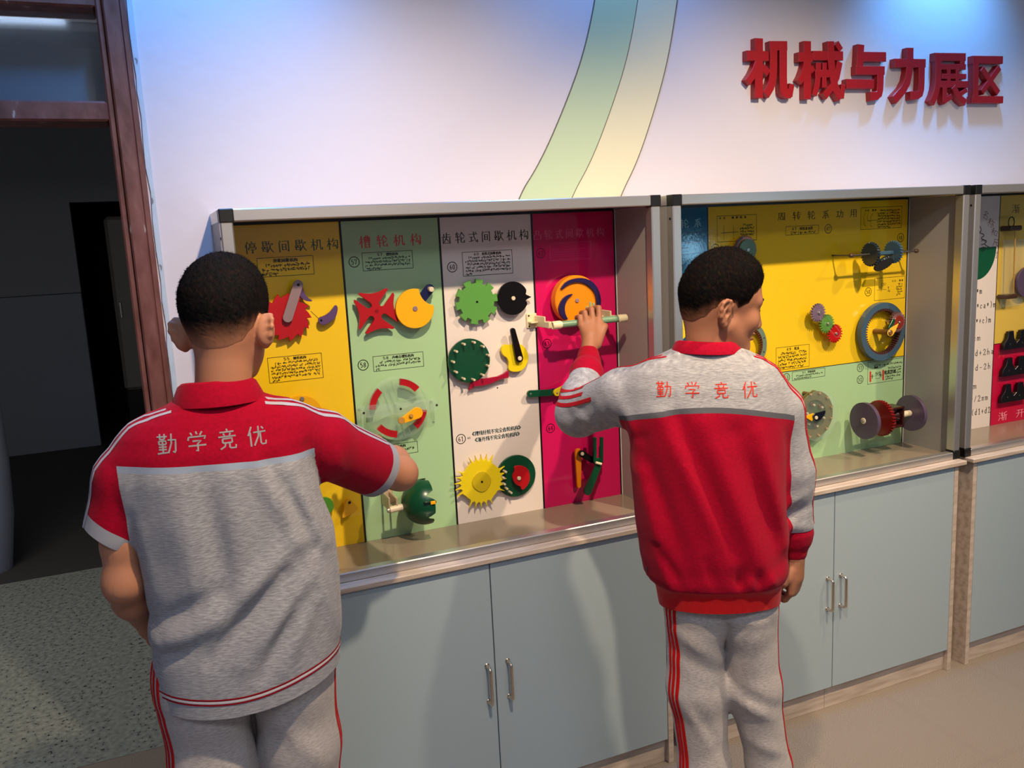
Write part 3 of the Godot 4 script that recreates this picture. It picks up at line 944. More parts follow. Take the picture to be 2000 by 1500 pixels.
func display_case(label: String, x0: float, x1: float, panels: Array) -> Node3D:
	var t := thing("display_case", label, "display case", Vector3(x0, 0.8, 0), "display cases on the base cabinets")
	var o := Vector3(-x0, -0.8, 0)
	var side := mat("case_lining", Color(0.60, 0.58, 0.565), 0.42, 0.0, 0.45)
	var yb := 0.80
	var yt := 1.7575
	var zf := 0.245
	var fw := 0.029
	obj("side_wall", box(Vector3(x0 + 0.001, yb, -0.01), Vector3(x0 + 0.009, yt - 0.004, zf - 0.02), 0.0008).shift(o), side, t)
	obj("side_wall", box(Vector3(x1 - 0.009, yb, -0.01), Vector3(x1 - 0.001, yt - 0.004, zf - 0.02), 0.0008).shift(o), side, t)
	obj("roof_board", box(Vector3(x0 + 0.008, 1.733, -0.01), Vector3(x1 - 0.008, 1.752, zf - 0.028), 0.0008).shift(o), side, t)
	var sm := mat("shelf_board", Color(0.55, 0.50, 0.44), 0.17, 0.0, 0.5)
	obj("shelf_board", box(Vector3(x0 + 0.008, 0.801, -0.01), Vector3(x1 - 0.008, 0.812, zf - 0.028), 0.0008).shift(o), sm, t)
	obj("frame_rail", box(Vector3(x0 + 0.03, yt - fw, zf - 0.03), Vector3(x1 - 0.03, yt, zf), 0.0025).shift(o), alu(), t)
	obj("frame_rail", box(Vector3(x0 + 0.03, yb, zf - 0.03), Vector3(x1 - 0.03, yb + 0.026, zf), 0.0025).shift(o), alu(), t)
	for k in 2:
		var xa := x0 if k == 0 else x1 - fw
		obj("frame_post", box(Vector3(xa, yb + 0.03, zf - 0.034), Vector3(xa + fw, yt - 0.03, zf), 0.003).shift(o), alu(), t)
		obj("side_rail", box(Vector3(xa - 0.0015 if k == 0 else x1 - 0.014, yt - 0.030, -0.01), Vector3(xa + 0.014 if k == 0 else x1 + 0.0015, yt, zf - 0.03), 0.002).shift(o), alu(), t)
		for q in 2:
			var ya := yb if q == 0 else yt - 0.031
			obj("corner_cap", box(Vector3(xa - 0.0008, ya, zf - 0.036), Vector3(xa + fw + 0.0024, ya + 0.0318, zf + 0.0012), 0.002).shift(o), mat("black_plastic", Color(0.028, 0.026, 0.028), 0.42), t)
		obj("screw", rod(Vector3(xa + (0.0 if k == 0 else fw), 1.690, zf - 0.016), Vector3(xa + (-0.0015 if k == 0 else fw + 0.0015), 1.690, zf - 0.016), 0.004), mat("black_metal", Color(0.05, 0.05, 0.05)), t).position = o
	var black := mat("black_strip", Color(0.025, 0.022, 0.02), 0.4)
	for p in panels:
		var cv: Canvas = p[1]
		obj(p[0], panel_mesh(cv.x0 - x0, cv.y1 - cv.h / cv.s - 0.8, cv.x0 + cv.w / cv.s - x0, cv.y1 - 0.8, -0.006, 0.0), print_mat(p[0] + str(int(x0 * 10)), cv), t, p[2])
	obj("top_strip", box(Vector3(x0 + 0.01, 1.7254, -0.006), Vector3(x1 - 0.01, 1.733, 0.002), 0.0).shift(o), black, t)
	return t

func strip(t: Node3D, x0: float, a: Vector2, b: Vector2, wid: float) -> void:
	var d := (b - a).normalized()
	var nn := Vector2(-d.y, d.x) * wid * 0.5
	obj("divider_strip", plate(PackedVector2Array([a + nn, b + nn, b - nn, a - nn]), -0.002, 0.0016, 0.0004).shift(Vector3(-x0, -0.8, 0)), mat("black_strip", Color(0.025, 0.022, 0.02), 0.4), t)

func units() -> void:
	base_cabinet("blue doored base cabinet on the left, behind the boy in the short sleeved shirt", 0.030, 1.2014, 0.006, 1.226, 0.6155, [0.591, 0.6535])
	base_cabinet("blue doored base cabinet in the middle, beside the boy in the jacket", 1.276, 2.4166, 1.25, 2.4405, 1.8463, [1.8185, 1.8755])
	base_cabinet("blue base cabinet at the right edge, cut off by the picture", 2.491, 3.662, 2.4735, 3.68, 3.0765, [3.05, 3.11])
	var yel := Color(0.95, 0.785, 0.13)
	var grn := Color(0.66, 0.80, 0.60)
	var wht := Color(0.90, 0.85, 0.81)
	var mag := Color(0.80, 0.085, 0.36)
	var top := 1.7262
	# ---- first case
	var c1 := Canvas.new(G, 0.012, 0.812, 0.3365, top, yel)
	var teal := Color(0.16, 0.24, 0.16)
	c1.text("停歇间歇机构", 0.0818, 0.3285, 1.6668, 0.0305, teal, 0.0011, 0.0021, 0.031)
	c1.card(pv("110.7 1639,257 1637.5,256.9 1588,109.7 1589.4"), "停歇间歇机构", 3, INK)
	c1.card(pv("112.2 1373.1,257 1372,256.2 1303.2,112.4 1304.2"), "55.棘轮机构", 6, INK, 0.0013, 0.22)
	c1.line(p1("238.8 1488.8"), p1("261.6 1462.7"), 0.0012, INK)
	var c2 := Canvas.new(G, 0.3365, 0.812, 0.6195, top, grn)
	c2.text("槽轮机构", 0.3864, 0.5639, 1.6677, 0.0315, Color(0.80, 0.22, 0.20), 0.0013, 0.0025, 0.031)
	c2.card(pv("391.1 1638,535.7 1637.3,535.4 1588,392.1 1589.1"), "57.槽轮机构", 4, INK)
	c2.number("57", p1("368.3 1614.4"), 0.0142, INK)
	c2.number("58", p1("370.4 1326.7"), 0.0145, INK)
	c2.card(pv("399.6 1348.2,547.7 1347,547 1304.6,399.8 1305.3"), "58.内啮合槽轮机构", 3, INK, 0.0013, 0.08)
	c2.card(pv("377 1089.1,512.3 1084.7,511.3 1052.4,376.5 1056.1"), "59.槽轮机构", 2, INK)
	var c3 := Canvas.new(G, 0.6195, 0.812, 0.9105, top, wht)
	c3.text("齿轮式间歇机构", 0.6258, 0.8984, 1.6663, 0.0305, INK, 0.0011, 0.0020, 0.0295)
	c3.card(pv("685.4 1624.4,842.3 1623.5,842.1 1555,685.5 1555.2"), "60.齿轮式间歇机构", 6, INK, 0.0013, 0.16)
	c3.number("60", p1("652.7 1583.9"), 0.0143, INK)
	c3.number("61", p1("647.1 1074.1"), 0.0143, INK)
	c3.text("《摆线针轮不完全齿轮机构》", 0.6789, 0.8479, 1.0841, 0.0135, Color(0.10, 0.22, 0.24), 0.0010, 0.0014, 0.0125)
	c3.text("《渐开线不完全齿轮机构》", 0.6869, 0.8432, 1.0645, 0.0135, Color(0.10, 0.22, 0.24), 0.0010, 0.0014, 0.0125)
	c3.text("61", 0.6686, 0.6777, 1.0740, 0.006, INK, 0.0007, 0.0009, 0.004)
	c3.disc(p1("773.3 1215.1"), 0.0022, INK)
	var c4 := Canvas.new(G, 0.9105, 0.812, 1.1935, top, mag)
	var pale := Color(0.93, 0.55, 0.66)
	c4.text("凸轮式间歇机构", 0.9147, 1.1558, 1.6631, 0.0285, Color(0.90, 0.45, 0.60), 0.0010, 0.0017, 0.0265)
	c4.card(pv("968.9 1637.3,1109.8 1634.5,1107.9 1583.9,967.1 1583.4"), "", 0, Color(0.86, 0.30, 0.50))
	for r in 5:
		var yy: float = lerpf(1.615, 1.588, r / 4.0)
		c4.line(Vector2(0.972, yy), Vector2(1.085, yy), 0.0011, Color(0.84, 0.25, 0.47))
	var dm := Color(0.12, 0.02, 0.05)
	c4.number("62", p1("936.1 1608.7"), 0.0140, Color(0.40, 0.03, 0.15))
	c4.number("63", p1("944.4 1333.2"), 0.0140, dm)
	c4.number("64", p1("944.3 1067"), 0.0140, dm)
	for r in 3:
		var q := p1("979.1 1120.6") - Vector2(0, 0.03 * r)
		c4.line(q, q + Vector2(0.10, 0.0), 0.0012, Color(0.86, 0.34, 0.5))
	var t1 := display_case("aluminium framed display case on the left with four coloured panels side by side", 0.007, 1.2034, [["yellow_panel", c1, "yellow printed panel"], ["green_panel", c2, "pale green printed panel"], ["white_panel", c3, "white printed panel"], ["magenta_panel", c4, "magenta printed panel"]])
	for x: float in [0.3368, 0.6196, 0.9106]:
		strip(t1, 0.007, Vector2(x, 0.812), Vector2(x, 1.7254), 0.0055)
	strip(t1, 0.007, Vector2(1.1905, 0.812), Vector2(1.1905, 1.7254), 0.0042)
	obj("highlight_strip", box(Vector3(1.1927, 0.812, -0.004), Vector3(1.1950, 1.73, 0.004), 0.0004).shift(Vector3(-0.007, -0.8, 0)), mat("edge_highlight", Color(0.86, 0.85, 0.83), 0.4), t1)  # white strip paints the highlight along the side wall edge
	# ---- second case
	var c5 := Canvas.new(G, 1.254, 0.812, 1.5437, top, Color(0.09, 0.40, 0.55))
	var lb := Color(0.66, 0.84, 0.84)
	c5.text("轮系", 1.4357, 1.5203, 1.6761, 0.0285, lb, 0.0011, 0.0019, 0.0325)
	c5.text("转", 1.372, 1.404, 1.652, 0.0285, lb, 0.0011, 0.0019, 0.0325)
	c5.card(pv("1366.7 1644.9,1517.7 1647.8,1518.5 1574.7,1365.3 1582.8"), "", 0, Color(0.05, 0.16, 0.22))
	for r in 4:
		var yy: float = 1.598 - 0.011 * r
		c5.line(Vector2(1.40, yy), Vector2(1.468, yy), 0.0014, Color(0.05, 0.18, 0.26))
	c5.line(p1("1451.3 1613.3"), p1("1508.7 1617.6"), 0.0016, Color(0.55, 0.16, 0.22))
	var c6 := Canvas.new(G, 1.5437, 1.147, 2.4376, top, yel)
	c6.text("周转轮系功用", 1.8302, 2.1855, 1.6842, 0.0285, INK, 0.0011, 0.0020, 0.0345)
	c6.card(pv("1580 1694.6,1740.7 1695.3,1742 1610.2,1582.2 1611.2"), "", 0, INK)
	c6.text("46.周转轮系传动", 1.5882, 1.7330, 1.6881, 0.0078, INK, 0.0008, 0.0011, 0.0095)
	c6.lines(1.6730, 1.7329, 1.6679, 1.6157, 5, INK, 0.5)
	c6.line(p1("1606.7 1662.8"), p1("1607.2 1615.8"), 0.0010, INK)
	c6.line(p1("1646.4 1662.6"), p1("1647 1618.2"), 0.0010, INK)
	c6.line(p1("1595.6 1639.8"), p1("1664.1 1640.4"), 0.0014, INK)
	c6.number("46", p1("1573.2 1589.6"), 0.0150, INK)
	c6.card(pv("1864.6 1649.8,2008.2 1649.2,2009.6 1621,1865.7 1620.3"), "47.转轮系功用", 1, INK, 0.0013, 0.95)
	c6.number("47", p1("2052.7 1634.3"), 0.0150, INK)
	c6.card(pv("2200.8 1702,2397.7 1701.5,2399 1625,2202.8 1625.3"), "", 0, INK)
	c6.text("48.轮系", 2.2205, 2.2749, 1.6917, 0.0070, INK, 0.0007, 0.0010, 0.0088)
	c6.lines(2.2809, 2.3922, 1.6949, 1.6262, 7, INK, 0.6)
	for gx in [1075, 1105, 1135]:
		pass
	c6.path(pv("2220.8 1682.2,2214.5 1669,2217.2 1645.9,2224.7 1634.8"), 0.0010, INK)
	c6.path(pv("2237.8 1682.8,2232 1668.4,2234.5 1654.8,2244.8 1654.5"), 0.0010, INK)
	c6.path(pv("2259.6 1680.9,2248.6 1667.8,2249.5 1635,2258.4 1633.4"), 0.0010, INK)
	c6.line(p1("2233.4 1655.3"), p1("2278.6 1655.9"), 0.0012, INK)
	c6.number("48", p1("2396.1 1588.4"), 0.0150, INK)
	c6.number("50", p1("2244.3 1400.4"), 0.0150, INK)
	c6.card(pv("2274.5 1447.1,2423.8 1446.4,2423.7 1365.5,2275.4 1366.3"), "", 0, INK)
	c6.text("50.转轮", 2.3587, 2.4146, 1.4319, 0.0070, INK, 0.0007, 0.0010, 0.0088)
	c6.lines(2.3802, 2.4141, 1.4248, 1.3775, 5, INK, 0.7)
	c6.lines(2.3386, 2.3504, 1.4256, 1.3935, 3, INK, 1.0)
	c6.line(p1("2308.2 1437.8"), p1("2307.4 1396"), 0.0010, INK)
	c6.line(p1("2286.4 1403.4"), p1("2331.8 1403.5"), 0.0010, INK)
	c6.ringc(p1("2315.1 1422.2"), 0.005, 0.0009, INK)
	c6.ringc(p1("2324.6 1423.9"), 0.004, 0.0009, INK)
	c6.card(pv("1824.3 1234.7,1973 1234,1972.9 1154.1,1826.2 1155.6"), "49.轮系", 5, INK, 0.0013, 0.9)
	var c7 := Canvas.new(G, 1.5437, 0.812, 2.4376, 1.147, grn)
	c7.card(pv("1896.6 1142.5,2047.2 1141.5,2044.9 1111.6,1897.9 1111.5"), "51.转轮机构", 2, INK, 0.0013, 0.6)
	c7.number("53", p1("1871.2 1125.2"), 0.0145, INK)
	c7.number("51", p1("2213.4 1123.9"), 0.0145, INK)
	c7.number("52", p1("2214 1079.7"), 0.0145, INK)
	c7.card(pv("2250.6 1141.4,2427.4 1139.2,2425.7 1057,2251.2 1058.4"), "52.轮系功用", 0, INK)
	c7.lines(2.2701, 2.4229, 1.1296, 1.1192, 1, INK, 1.0)
	c7.lines(2.3383, 2.4199, 1.1140, 1.0629, 5, INK, 0.5)
	c7.line(p1("2263.5 1101.1"), p1("2264.4 1068.6"), 0.0085, Color(0.78, 0.22, 0.16))
	c7.line(p1("2326.6 1100.6"), p1("2327.7 1067.9"), 0.0085, Color(0.78, 0.22, 0.16))
	c7.line(p1("2265.1 1085.2"), p1("2283.9 1085.4"), 0.0012, INK)
	c7.line(p1("2313.4 1085.3"), p1("2327.1 1085.2"), 0.0012, INK)
	c7.line(p1("2273.1 1091.1"), p1("2273.5 1078.4"), 0.0030, INK)
	c7.line(p1("2315.6 1091"), p1("2316 1079.2"), 0.0030, INK)
	c7.path(pv("2289.5 1094.7,2309.6 1094.3,2310.2 1074.4,2290.1 1074.3,2289.5 1094.7"), 0.0011, INK)
	c7.line(p1("2284.7 1116.8"), p1("2296.5 1116.5"), 0.0060, INK)
	var t2 := display_case("aluminium framed display case in the middle with a large yellow panel of gear trains", 1.246, 2.4425, [["blue_panel", c5, "blue printed panel"], ["yellow_panel", c6, "yellow printed panel"], ["green_panel", c7, "pale green printed panel"]])
	strip(t2, 1.246, Vector2(1.5437, 0.812), Vector2(1.5437, 1.7254), 0.0022)
	strip(t2, 1.246, Vector2(1.5437, 1.147), Vector2(2.4376, 1.147), 0.0018)
	strip(t2, 1.246, Vector2(2.4300, 0.812), Vector2(2.4300, 1.7254), 0.004)
	obj("highlight_strip", box(Vector3(2.4322, 0.812, -0.004), Vector3(2.4342, 1.73, 0.004), 0.0004).shift(Vector3(-1.246, -0.8, 0)), mat("edge_highlight", Color(0.86, 0.85, 0.83), 0.4), t2)  # same edge highlight, painted as a white strip in this case
	# ---- third case
	var xd := 2.912
	var c8 := Canvas.new(G, 2.478, 0.812, xd, top, wht)
	var rb := Color(0.45, 0.16, 0.13)
	var names := ["名", "称", "和", "尺", "寸"]
	var spots := pv("2836.2 1655,2865.5 1622.3,2886.5 1586.6,2900.3 1544.9,2901.2 1498.9")
	for k in 5:
		c8.glyph(names[k], spots[k] - Vector2(0.019, 0.016), Vector2(0.038, 0.032), rb, 0.0014, 0.0024, [0.55, 0.45, 0.35, 0.2, 0.05][k])
	c8.path(smooth2(pv("2800.6 1620.3,2818.5 1594.1,2797.1 1590.5,2839 1578.1,2807.2 1565.9,2853.6 1554.7,2830.3 1543.7,2864 1529.1"), 2, false), 0.0032, INK)
	c8.fill(2.7258, 1.4943, 2.8009, 1.5285, Color(0.05, 0.32, 0.2))
	var qc := p1("2800.9 1528.5")
	for k in 40:
		var a0: float = -PI / 2 * k / 40.0
		c8.line(qc + Vector2(0.0, -0.001), qc + Vector2(cos(a0) * 0.098, sin(a0) * 0.118), 0.006, Color(0.05, 0.32, 0.2))
	for r in 4:
		c8.lines(2.8054, 2.8414, 1.562 - 0.012 * r, 1.551 - 0.012 * r, 1, INK, 1.0)
	var fs := [["h*m", "2783.8 1365.7", "2833 1362.3"], ["(ha*ca*)m", "2749.2 1310.6", "2914.5 1301.1"], ["(h*+c)m", "2768.9 1250.4", "2890.4 1243.3"], ["h=cm", "2745.8 1182.5", "2835.8 1177.3"], ["da=d+2ha", "2740.4 1125.2", "2915.9 1112.6"], ["df=d-2hf", "2741.5 1066.2", "2925.5 1053.9"], ["p=πm", "2734.9 990.3", "2825.5 984.7"], ["s=π/2πm", "2748.7 939.3", "2894.1 928.2"], ["a=1/2(d1+d2)", "2708 886.9", "2929.7 871.6"]]
	for q in fs:
		var a := p1(q[1])
		var b := p1(q[2])
		var hh := 0.026
		c8.text(q[0], a.x, b.x, (a.y + b.y) * 0.5, hh, INK, 0.0015, 0.0020, (b.x - a.x) / String(q[0]).length() * 0.86)
	var c9 := Canvas.new(G, xd, 1.145, 3.656, top, Color(0.88, 0.74, 0.32), 1500.0)
	c9.text("渐开线齿轮", 2.9800, 3.30, 1.6732, 0.0345, Color(0.25, 0.2, 0.08), 0.0012, 0.0022, 0.045)
	c9.card(pv("3140 1290,3400 1290,3400 1190,3140 1190"), "渐开线", 4, INK)
	var c10 := Canvas.new(G, xd, 0.812, 3.656, 1.145, Color(0.78, 0.07, 0.24), 1500.0)
	c10.text("渐开线齿轮", 2.9601, 3.42, 0.8429, 0.036, Color(0.95, 0.72, 0.75), 0.0013, 0.0022, 0.052)
	c10.ringc(p1("2964.5 1164.7"), 0.016, 0.0016, dm)
	c10.glyph("内", p1("2959.9 1083.4") - Vector2(0.016, 0.0), Vector2(0.034, 0.034), Color(0.88, 0.36, 0.16), 0.0012, 0.002)
	c10.glyph("啮", p1("2961.8 1006.4") - Vector2(0.016, 0.0), Vector2(0.034, 0.034), Color(0.88, 0.36, 0.16), 0.0012, 0.002)
	var t3 := display_case("aluminium framed display case at the right edge, cut off by the picture", 2.4695, 3.666, [["white_panel", c8, "white printed panel"], ["yellow_panel", c9, "yellow printed panel"], ["magenta_panel", c10, "magenta printed panel"]])
	strip(t3, 2.4695, Vector2(xd, 0.812), Vector2(xd, 1.7254), 0.0025)
	strip(t3, 2.4695, Vector2(xd, 1.145), Vector2(3.656, 1.145), 0.002)

# ---------------------------------------------------------------- exhibits on the panels
func ac(called: String, col: Color) -> StandardMaterial3D:
	return mat("acrylic_" + called, col, 0.28, 0.0, 0.5)

func clear_mat() -> StandardMaterial3D:
	if mats.has("clear_acrylic"):
		return mats["clear_acrylic"]
	var m := mat("clear_acrylic", Color(0.84, 0.94, 0.87, 0.07), 0.05, 0.0, 0.5)
	m.transparency = BaseMaterial3D.TRANSPARENCY_ALPHA
	return m

var RED := Color(0.69, 0.07, 0.10)
var GOLD := Color(0.98, 0.70, 0.05)
var GREEN := Color(0.02, 0.27, 0.17)
var VIOLET := Color(0.36, 0.26, 0.44)
var CREAM := Color(0.86, 0.80, 0.68)
var NAVY := Color(0.07, 0.10, 0.28)
var BLACK := Color(0.03, 0.028, 0.03)
var LEMON := Color(0.90, 0.80, 0.10)

# a mechanism: node at its main axle on the panel
func mech(called: String, label: String, category: String, c: Vector2, group := "mechanism models on the printed panels") -> Node3D:
	return thing(called, label, category, Vector3(c.x, c.y, 0), group)

func loc(t: Node3D, p: PackedVector2Array) -> PackedVector2Array:
	return sub(p, Vector2(t.position.x, t.position.y))

func lp(t: Node3D, s: String) -> Vector2:
	return p1(s) - Vector2(t.position.x, t.position.y)

func pin(t: Node3D, called: String, c: Vector2, r: float, z0: float, z1: float, m: Material) -> void:
	obj(called, rod(Vector3(c.x, c.y, z0), Vector3(c.x, c.y, z1), r, minf(0.001, r * 0.3), 16), m, t)

# turn a plate built in x, y, z so that its thickness runs along x
func along_x(m: MB, at: Vector3) -> MB:
	var r := MB.new()
	r.add(m, Transform3D(Basis(Vector3(0, 0, -1), Vector3(0, 1, 0), Vector3(1, 0, 0)), at))
	return r

func geneva(r: float, rot: float) -> PackedVector2Array:
	var p := PackedVector2Array()
	var hw := 0.0085
	for k in 4:
		var a := rot + PI / 2 * k
		var d := Vector2.from_angle(a)
		var s := Vector2(-d.y, d.x)
		p.append(d * (r * 0.93) - s * (hw + 0.0075))
		p.append(d * (r * 0.98) - s * (hw + 0.002))
		p.append(d * (r * 0.95) - s * hw)
		for i in 9:
			var t := -PI / 2 - PI * i / 8.0
			p.append(d * (0.027 + cos(t) * hw) + s * sin(t) * hw)
		p.append(d * (r * 0.95) + s * hw)
		p.append(d * (r * 0.98) + s * (hw + 0.002))
		p.append(d * (r * 0.93) + s * (hw + 0.0075))
		var e := Vector2.from_angle(a + PI / 2)
		var f := Vector2(-e.y, e.x)
		var a0 := d * (r * 0.93) + s * (hw + 0.0075)
		var b0 := e * (r * 0.93) - f * (hw + 0.0075)
		var mid := Vector2.from_angle(a + PI / 4) * r * 0.60
		for i in range(1, 10):
			var t := i / 10.0
			p.append(a0 * (1 - t) * (1 - t) + mid * 2 * t * (1 - t) + b0 * t * t)
	return p

func exhibits() -> void:
	exhibits_left()
	exhibits_middle()
	exhibits_right()

func exhibits_left() -> void:
	var cream := ac("cream", CREAM)
	var steel := mat("steel_pin", Color(0.72, 0.70, 0.67), 0.35, 0.8)
	var dark := ac("black", BLACK)
	# ratchet wheel with lever and pawls
	var t := mech("ratchet_mechanism", "red ratchet wheel with a grey lever and a purple pawl on the yellow panel", "mechanism", Vector2(0.1703, 1.4796))
	var w := PackedVector2Array()
	for k in 13:
		var a := 0.36 - TAU * k / 13.0
		w.append(Vector2.from_angle(a) * 0.0525)
		w.append(Vector2.from_angle(a - 0.24) * 0.0585)
		w.append(Vector2.from_angle(a - TAU / 13.0 + 0.03) * 0.0655)
	obj("ratchet_wheel", plate(w, 0.016, 0.025), ac("red", RED), t)
	pin(t, "axle", Vector2.ZERO, 0.006, 0.0, 0.017, steel)
	obj("lever", plate(capsule2(lp(t, "205.1 1564.2"), Vector2.ZERO, 0.0128, 0.0128), 0.033, 0.040), ac("grey", Color(0.56, 0.47, 0.49)), t)
	pin(t, "bolt", lp(t, "205.1 1564.2"), 0.0036, 0.04, 0.0412, dark)
	pin(t, "bolt", lp(t, "205.1 1564.2"), 0.005, 0.0, 0.033, steel)
	obj("pawl", plate(smooth2(loc(t, pv("213.4 1574.4,218.7 1561.1,220.3 1543,227.8 1528.3,241.1 1519.4,237.8 1516.1,221.5 1520.2,209.5 1530.6,202.1 1545.9,199.3 1560.7,204.6 1573.4")), 1), 0.019, 0.028), ac("violet", VIOLET), t)
	t = mech("loose_pawl", "purple curved pawl alone on the yellow panel", "pawl", p1("260.3 1463.9"))
	obj("pawl", plate(smooth2(loc(t, pv("251.5 1462.3,255 1472,268.5 1474.9,282.4 1481.8,292.6 1491,302.3 1502.9,308.5 1497.7,306.7 1483.5,299.7 1468.3,290 1461.1,280.8 1455.1,269.7 1450.1,257.3 1452.5")), 1), 0.014, 0.023), ac("violet", VIOLET), t)
	pin(t, "axle", Vector2.ZERO, 0.004, 0.0, 0.0145, steel)
	pin(t, "bolt", Vector2.ZERO, 0.003, 0.023, 0.0245, dark)
	t = mech("friction_ratchet", "clear yellow disc half hidden behind the shoulder of the short sleeved boy", "mechanism", p1("185.6 1207.3"))
	obj("disc", plate(circle(0.057, 56), 0.014, 0.022), ac("amber", Color(0.92, 0.68, 0.08)), t)
	pin(t, "bolt", lp(t, "189.9 1255.7"), 0.006, 0.022, 0.027, steel)
	pin(t, "axle", Vector2.ZERO, 0.008, 0.0, 0.026, steel)
	t = mech("silent_ratchet", "bright green disc with a yellow pawl low on the yellow panel", "mechanism", p1("224.4 943.5"))
	obj("disc", plate(circle(0.0265, 40), 0.014, 0.022), ac("leaf", Color(0.30, 0.55, 0.16)), t)
	pin(t, "axle", Vector2.ZERO, 0.005, 0.0, 0.024, steel)
	obj("pawl", plate(loc(t, pv("286 950.5,290.5 955.6,297.1 956.1,302.5 947.6,317.5 925.2,314.1 918.1,290.9 906.1,272.9 900.9,271.5 908.3,279.4 930.6")), 0.014, 0.024), ac("amber", Color(0.92, 0.68, 0.08)), t)
	pin(t, "bolt", lp(t, "294.8 943.9"), 0.0042, 0.024, 0.026, dark)
	# 57
	t = mech("geneva_drive", "red four slotted cross wheel beside a yellow notched disc on the pale green panel", "mechanism", Vector2(0.4149, 1.4766))
	obj("cross_wheel", plate(geneva(0.0705, PI / 4 + 0.10), 0.016, 0.025), ac("red", RED), t)
	pin(t, "axle", Vector2.ZERO, 0.006, 0.0, 0.016, steel)
	pin(t, "bolt", Vector2.ZERO, 0.0045, 0.025, 0.026, ac("dull_red", Color(0.5, 0.08, 0.1)))
	var c := Vector2(0.5219, 1.4761) - Vector2(0.4149, 1.4766)
	var cut := circle(0.0505, 40, lp(t, "587.9 1530.3"))
	var disc: Array = Geometry2D.clip_polygons(circle(0.0557, 64, c), cut)
	obj("notched_disc", plate(disc[0], 0.028, 0.037), ac("gold", GOLD), t)
	obj("crank", plate(capsule2(lp(t, "534.7 1487.9"), lp(t, "572.7 1527.5"), 0.0132, 0.0132), 0.017, 0.026), ac("navy", NAVY), t)
	pin(t, "pin", lp(t, "572.6 1526.8"), 0.0074, 0.026, 0.043, cream)
	pin(t, "pin", c, 0.0072, 0.0, 0.040, ac("grey", Color(0.56, 0.47, 0.49)))
	# 58
	t = mech("inner_geneva_drive", "clear round wheel with four red arcs in the middle of the pale green panel", "mechanism", Vector2(0.4524, 1.1994))
	obj("wheel", ring_plate(circle(0.0905, 64), circle(0.085, 64), 0.024, 0.044), clear_mat(), t)
	obj("back_disc", plate(circle(0.0845, 64), 0.024, 0.028), clear_mat(), t)
	for k in [[131.0, 176.0], [39.0, 82.0], [-52.0, -11.0], [-141.0, -97.0]]:
		var a0: float = deg_to_rad(k[0])
		var a1: float = deg_to_rad(k[1])
		obj("red_arc", ring_plate(circle(0.0842, 16, Vector2.ZERO, a0, a1), circle(0.066, 16, Vector2.ZERO, a0, a1), 0.030, 0.041, false), ac("red", RED), t)
	for k in 4:
		var d := Vector2.from_angle(1.85 + PI / 2 * k)
		var s := Vector2(-d.y, d.x)
		for q: float in [-0.0085, 0.0085]:
			obj("slot_rib", plate(PackedVector2Array([d * 0.02 + s * (q - 0.001), d * 0.082 + s * (q - 0.001), d * 0.082 + s * (q + 0.001), d * 0.02 + s * (q + 0.001)]), 0.028, 0.040, 0.0003), clear_mat(), t)
	obj("cross_bar", plate(loc(t, pv("332.7 1220.9,565.3 1214.7,565.2 1180.2,332.4 1186.9")), 0.047, 0.054, 0.0012), clear_mat(), t)
	for q in ["348.8 1201.1", "561.1 1197.2", "454.5 1199.6"]:
		pin(t, "bolt", lp(t, q), 0.0034, 0.0545, 0.057, mat("screw_dark", Color(0.22, 0.21, 0.19), 0.4, 0.6))
		pin(t, "standoff", lp(t, q), 0.006, 0.0, 0.047, clear_mat())
	obj("crank", plate(capsule2(lp(t, "455.3 1165.9"), lp(t, "500 1182.6"), 0.0085, 0.0165), 0.0545, 0.062), ac("gold", Color(0.90, 0.62, 0.12)), t)
	pin(t, "ring", lp(t, "451.8 1168.2"), 0.010, 0.062, 0.067, ac("brass", Color(0.74, 0.55, 0.26)))
	pin(t, "pin", lp(t, "480.6 1178.5"), 0.0055, 0.062, 0.069, ac("brass", Color(0.74, 0.55, 0.26)))
	# 59
	t = mech("spherical_drive", "dark green hollow dome on a cream shaft low on the pale green panel", "mechanism", Vector2(0.497, 0.928))
	var dome := MB.new()
	var seg := 60
	for side in 2:
		var r0 := 0.066 if side == 0 else 0.062
		var sgn := 1.0 if side == 0 else -1.0
		var b := dome.v.size()
		for j in seg + 1:
			var th := TAU * j / seg
			var notch := pow(maxf(0.0, cos(th * 6.0)), 3.0)
			var end := 1.77 - notch * 0.36
			for i in 13:
				var la := end * i / 12.0
				var dir := Vector3(-cos(la), sin(la) * cos(th), sin(la) * sin(th))
				dome.vert(dir * r0 + Vector3(0, 0, 0.08), dir * sgn)
		for j in seg:
			for i in 12:
				var q := b + j * 13 + i
				dome.tri_i(q, q + 1, q + 14)
				dome.tri_i(q, q + 14, q + 13)
	for j in seg:
		var q := j * 13 + 12
		var o2 := dome.v.size() / 2
		dome.quad_flat(dome.v[q], dome.v[q + 13], dome.v[(seg + 1) * 13 + q + 13], dome.v[(seg + 1) * 13 + q], Vector3(1, 0, 0))
	obj("dome", dome, ac("green", GREEN), t)
	obj("slot_plate", box(Vector3(-0.020, 0.009, 0.136), Vector3(0.016, 0.018, 0.1475), 0.002), ac("deep_green", Color(0.01, 0.12, 0.08)), t)
	obj("slot_pin", box(Vector3(-0.002, 0.009, 0.138), Vector3(0.013, 0.018, 0.150), 0.001), ac("gold", GOLD), t)
	obj("shaft", rod(Vector3(-0.103, -0.008, 0.08), Vector3(-0.060, -0.005, 0.08), 0.0095, 0.002, 24), cream, t)
	obj("shaft_tip", rod(Vector3(-0.110, -0.0085, 0.08), Vector3(-0.1025, -0.008, 0.08), 0.007, 0.001, 24), steel, t)
	var br := MB.new()
	br.add(box(Vector3(-0.105, -0.012, 0.0), Vector3(-0.070, 0.040, 0.006), 0.002))
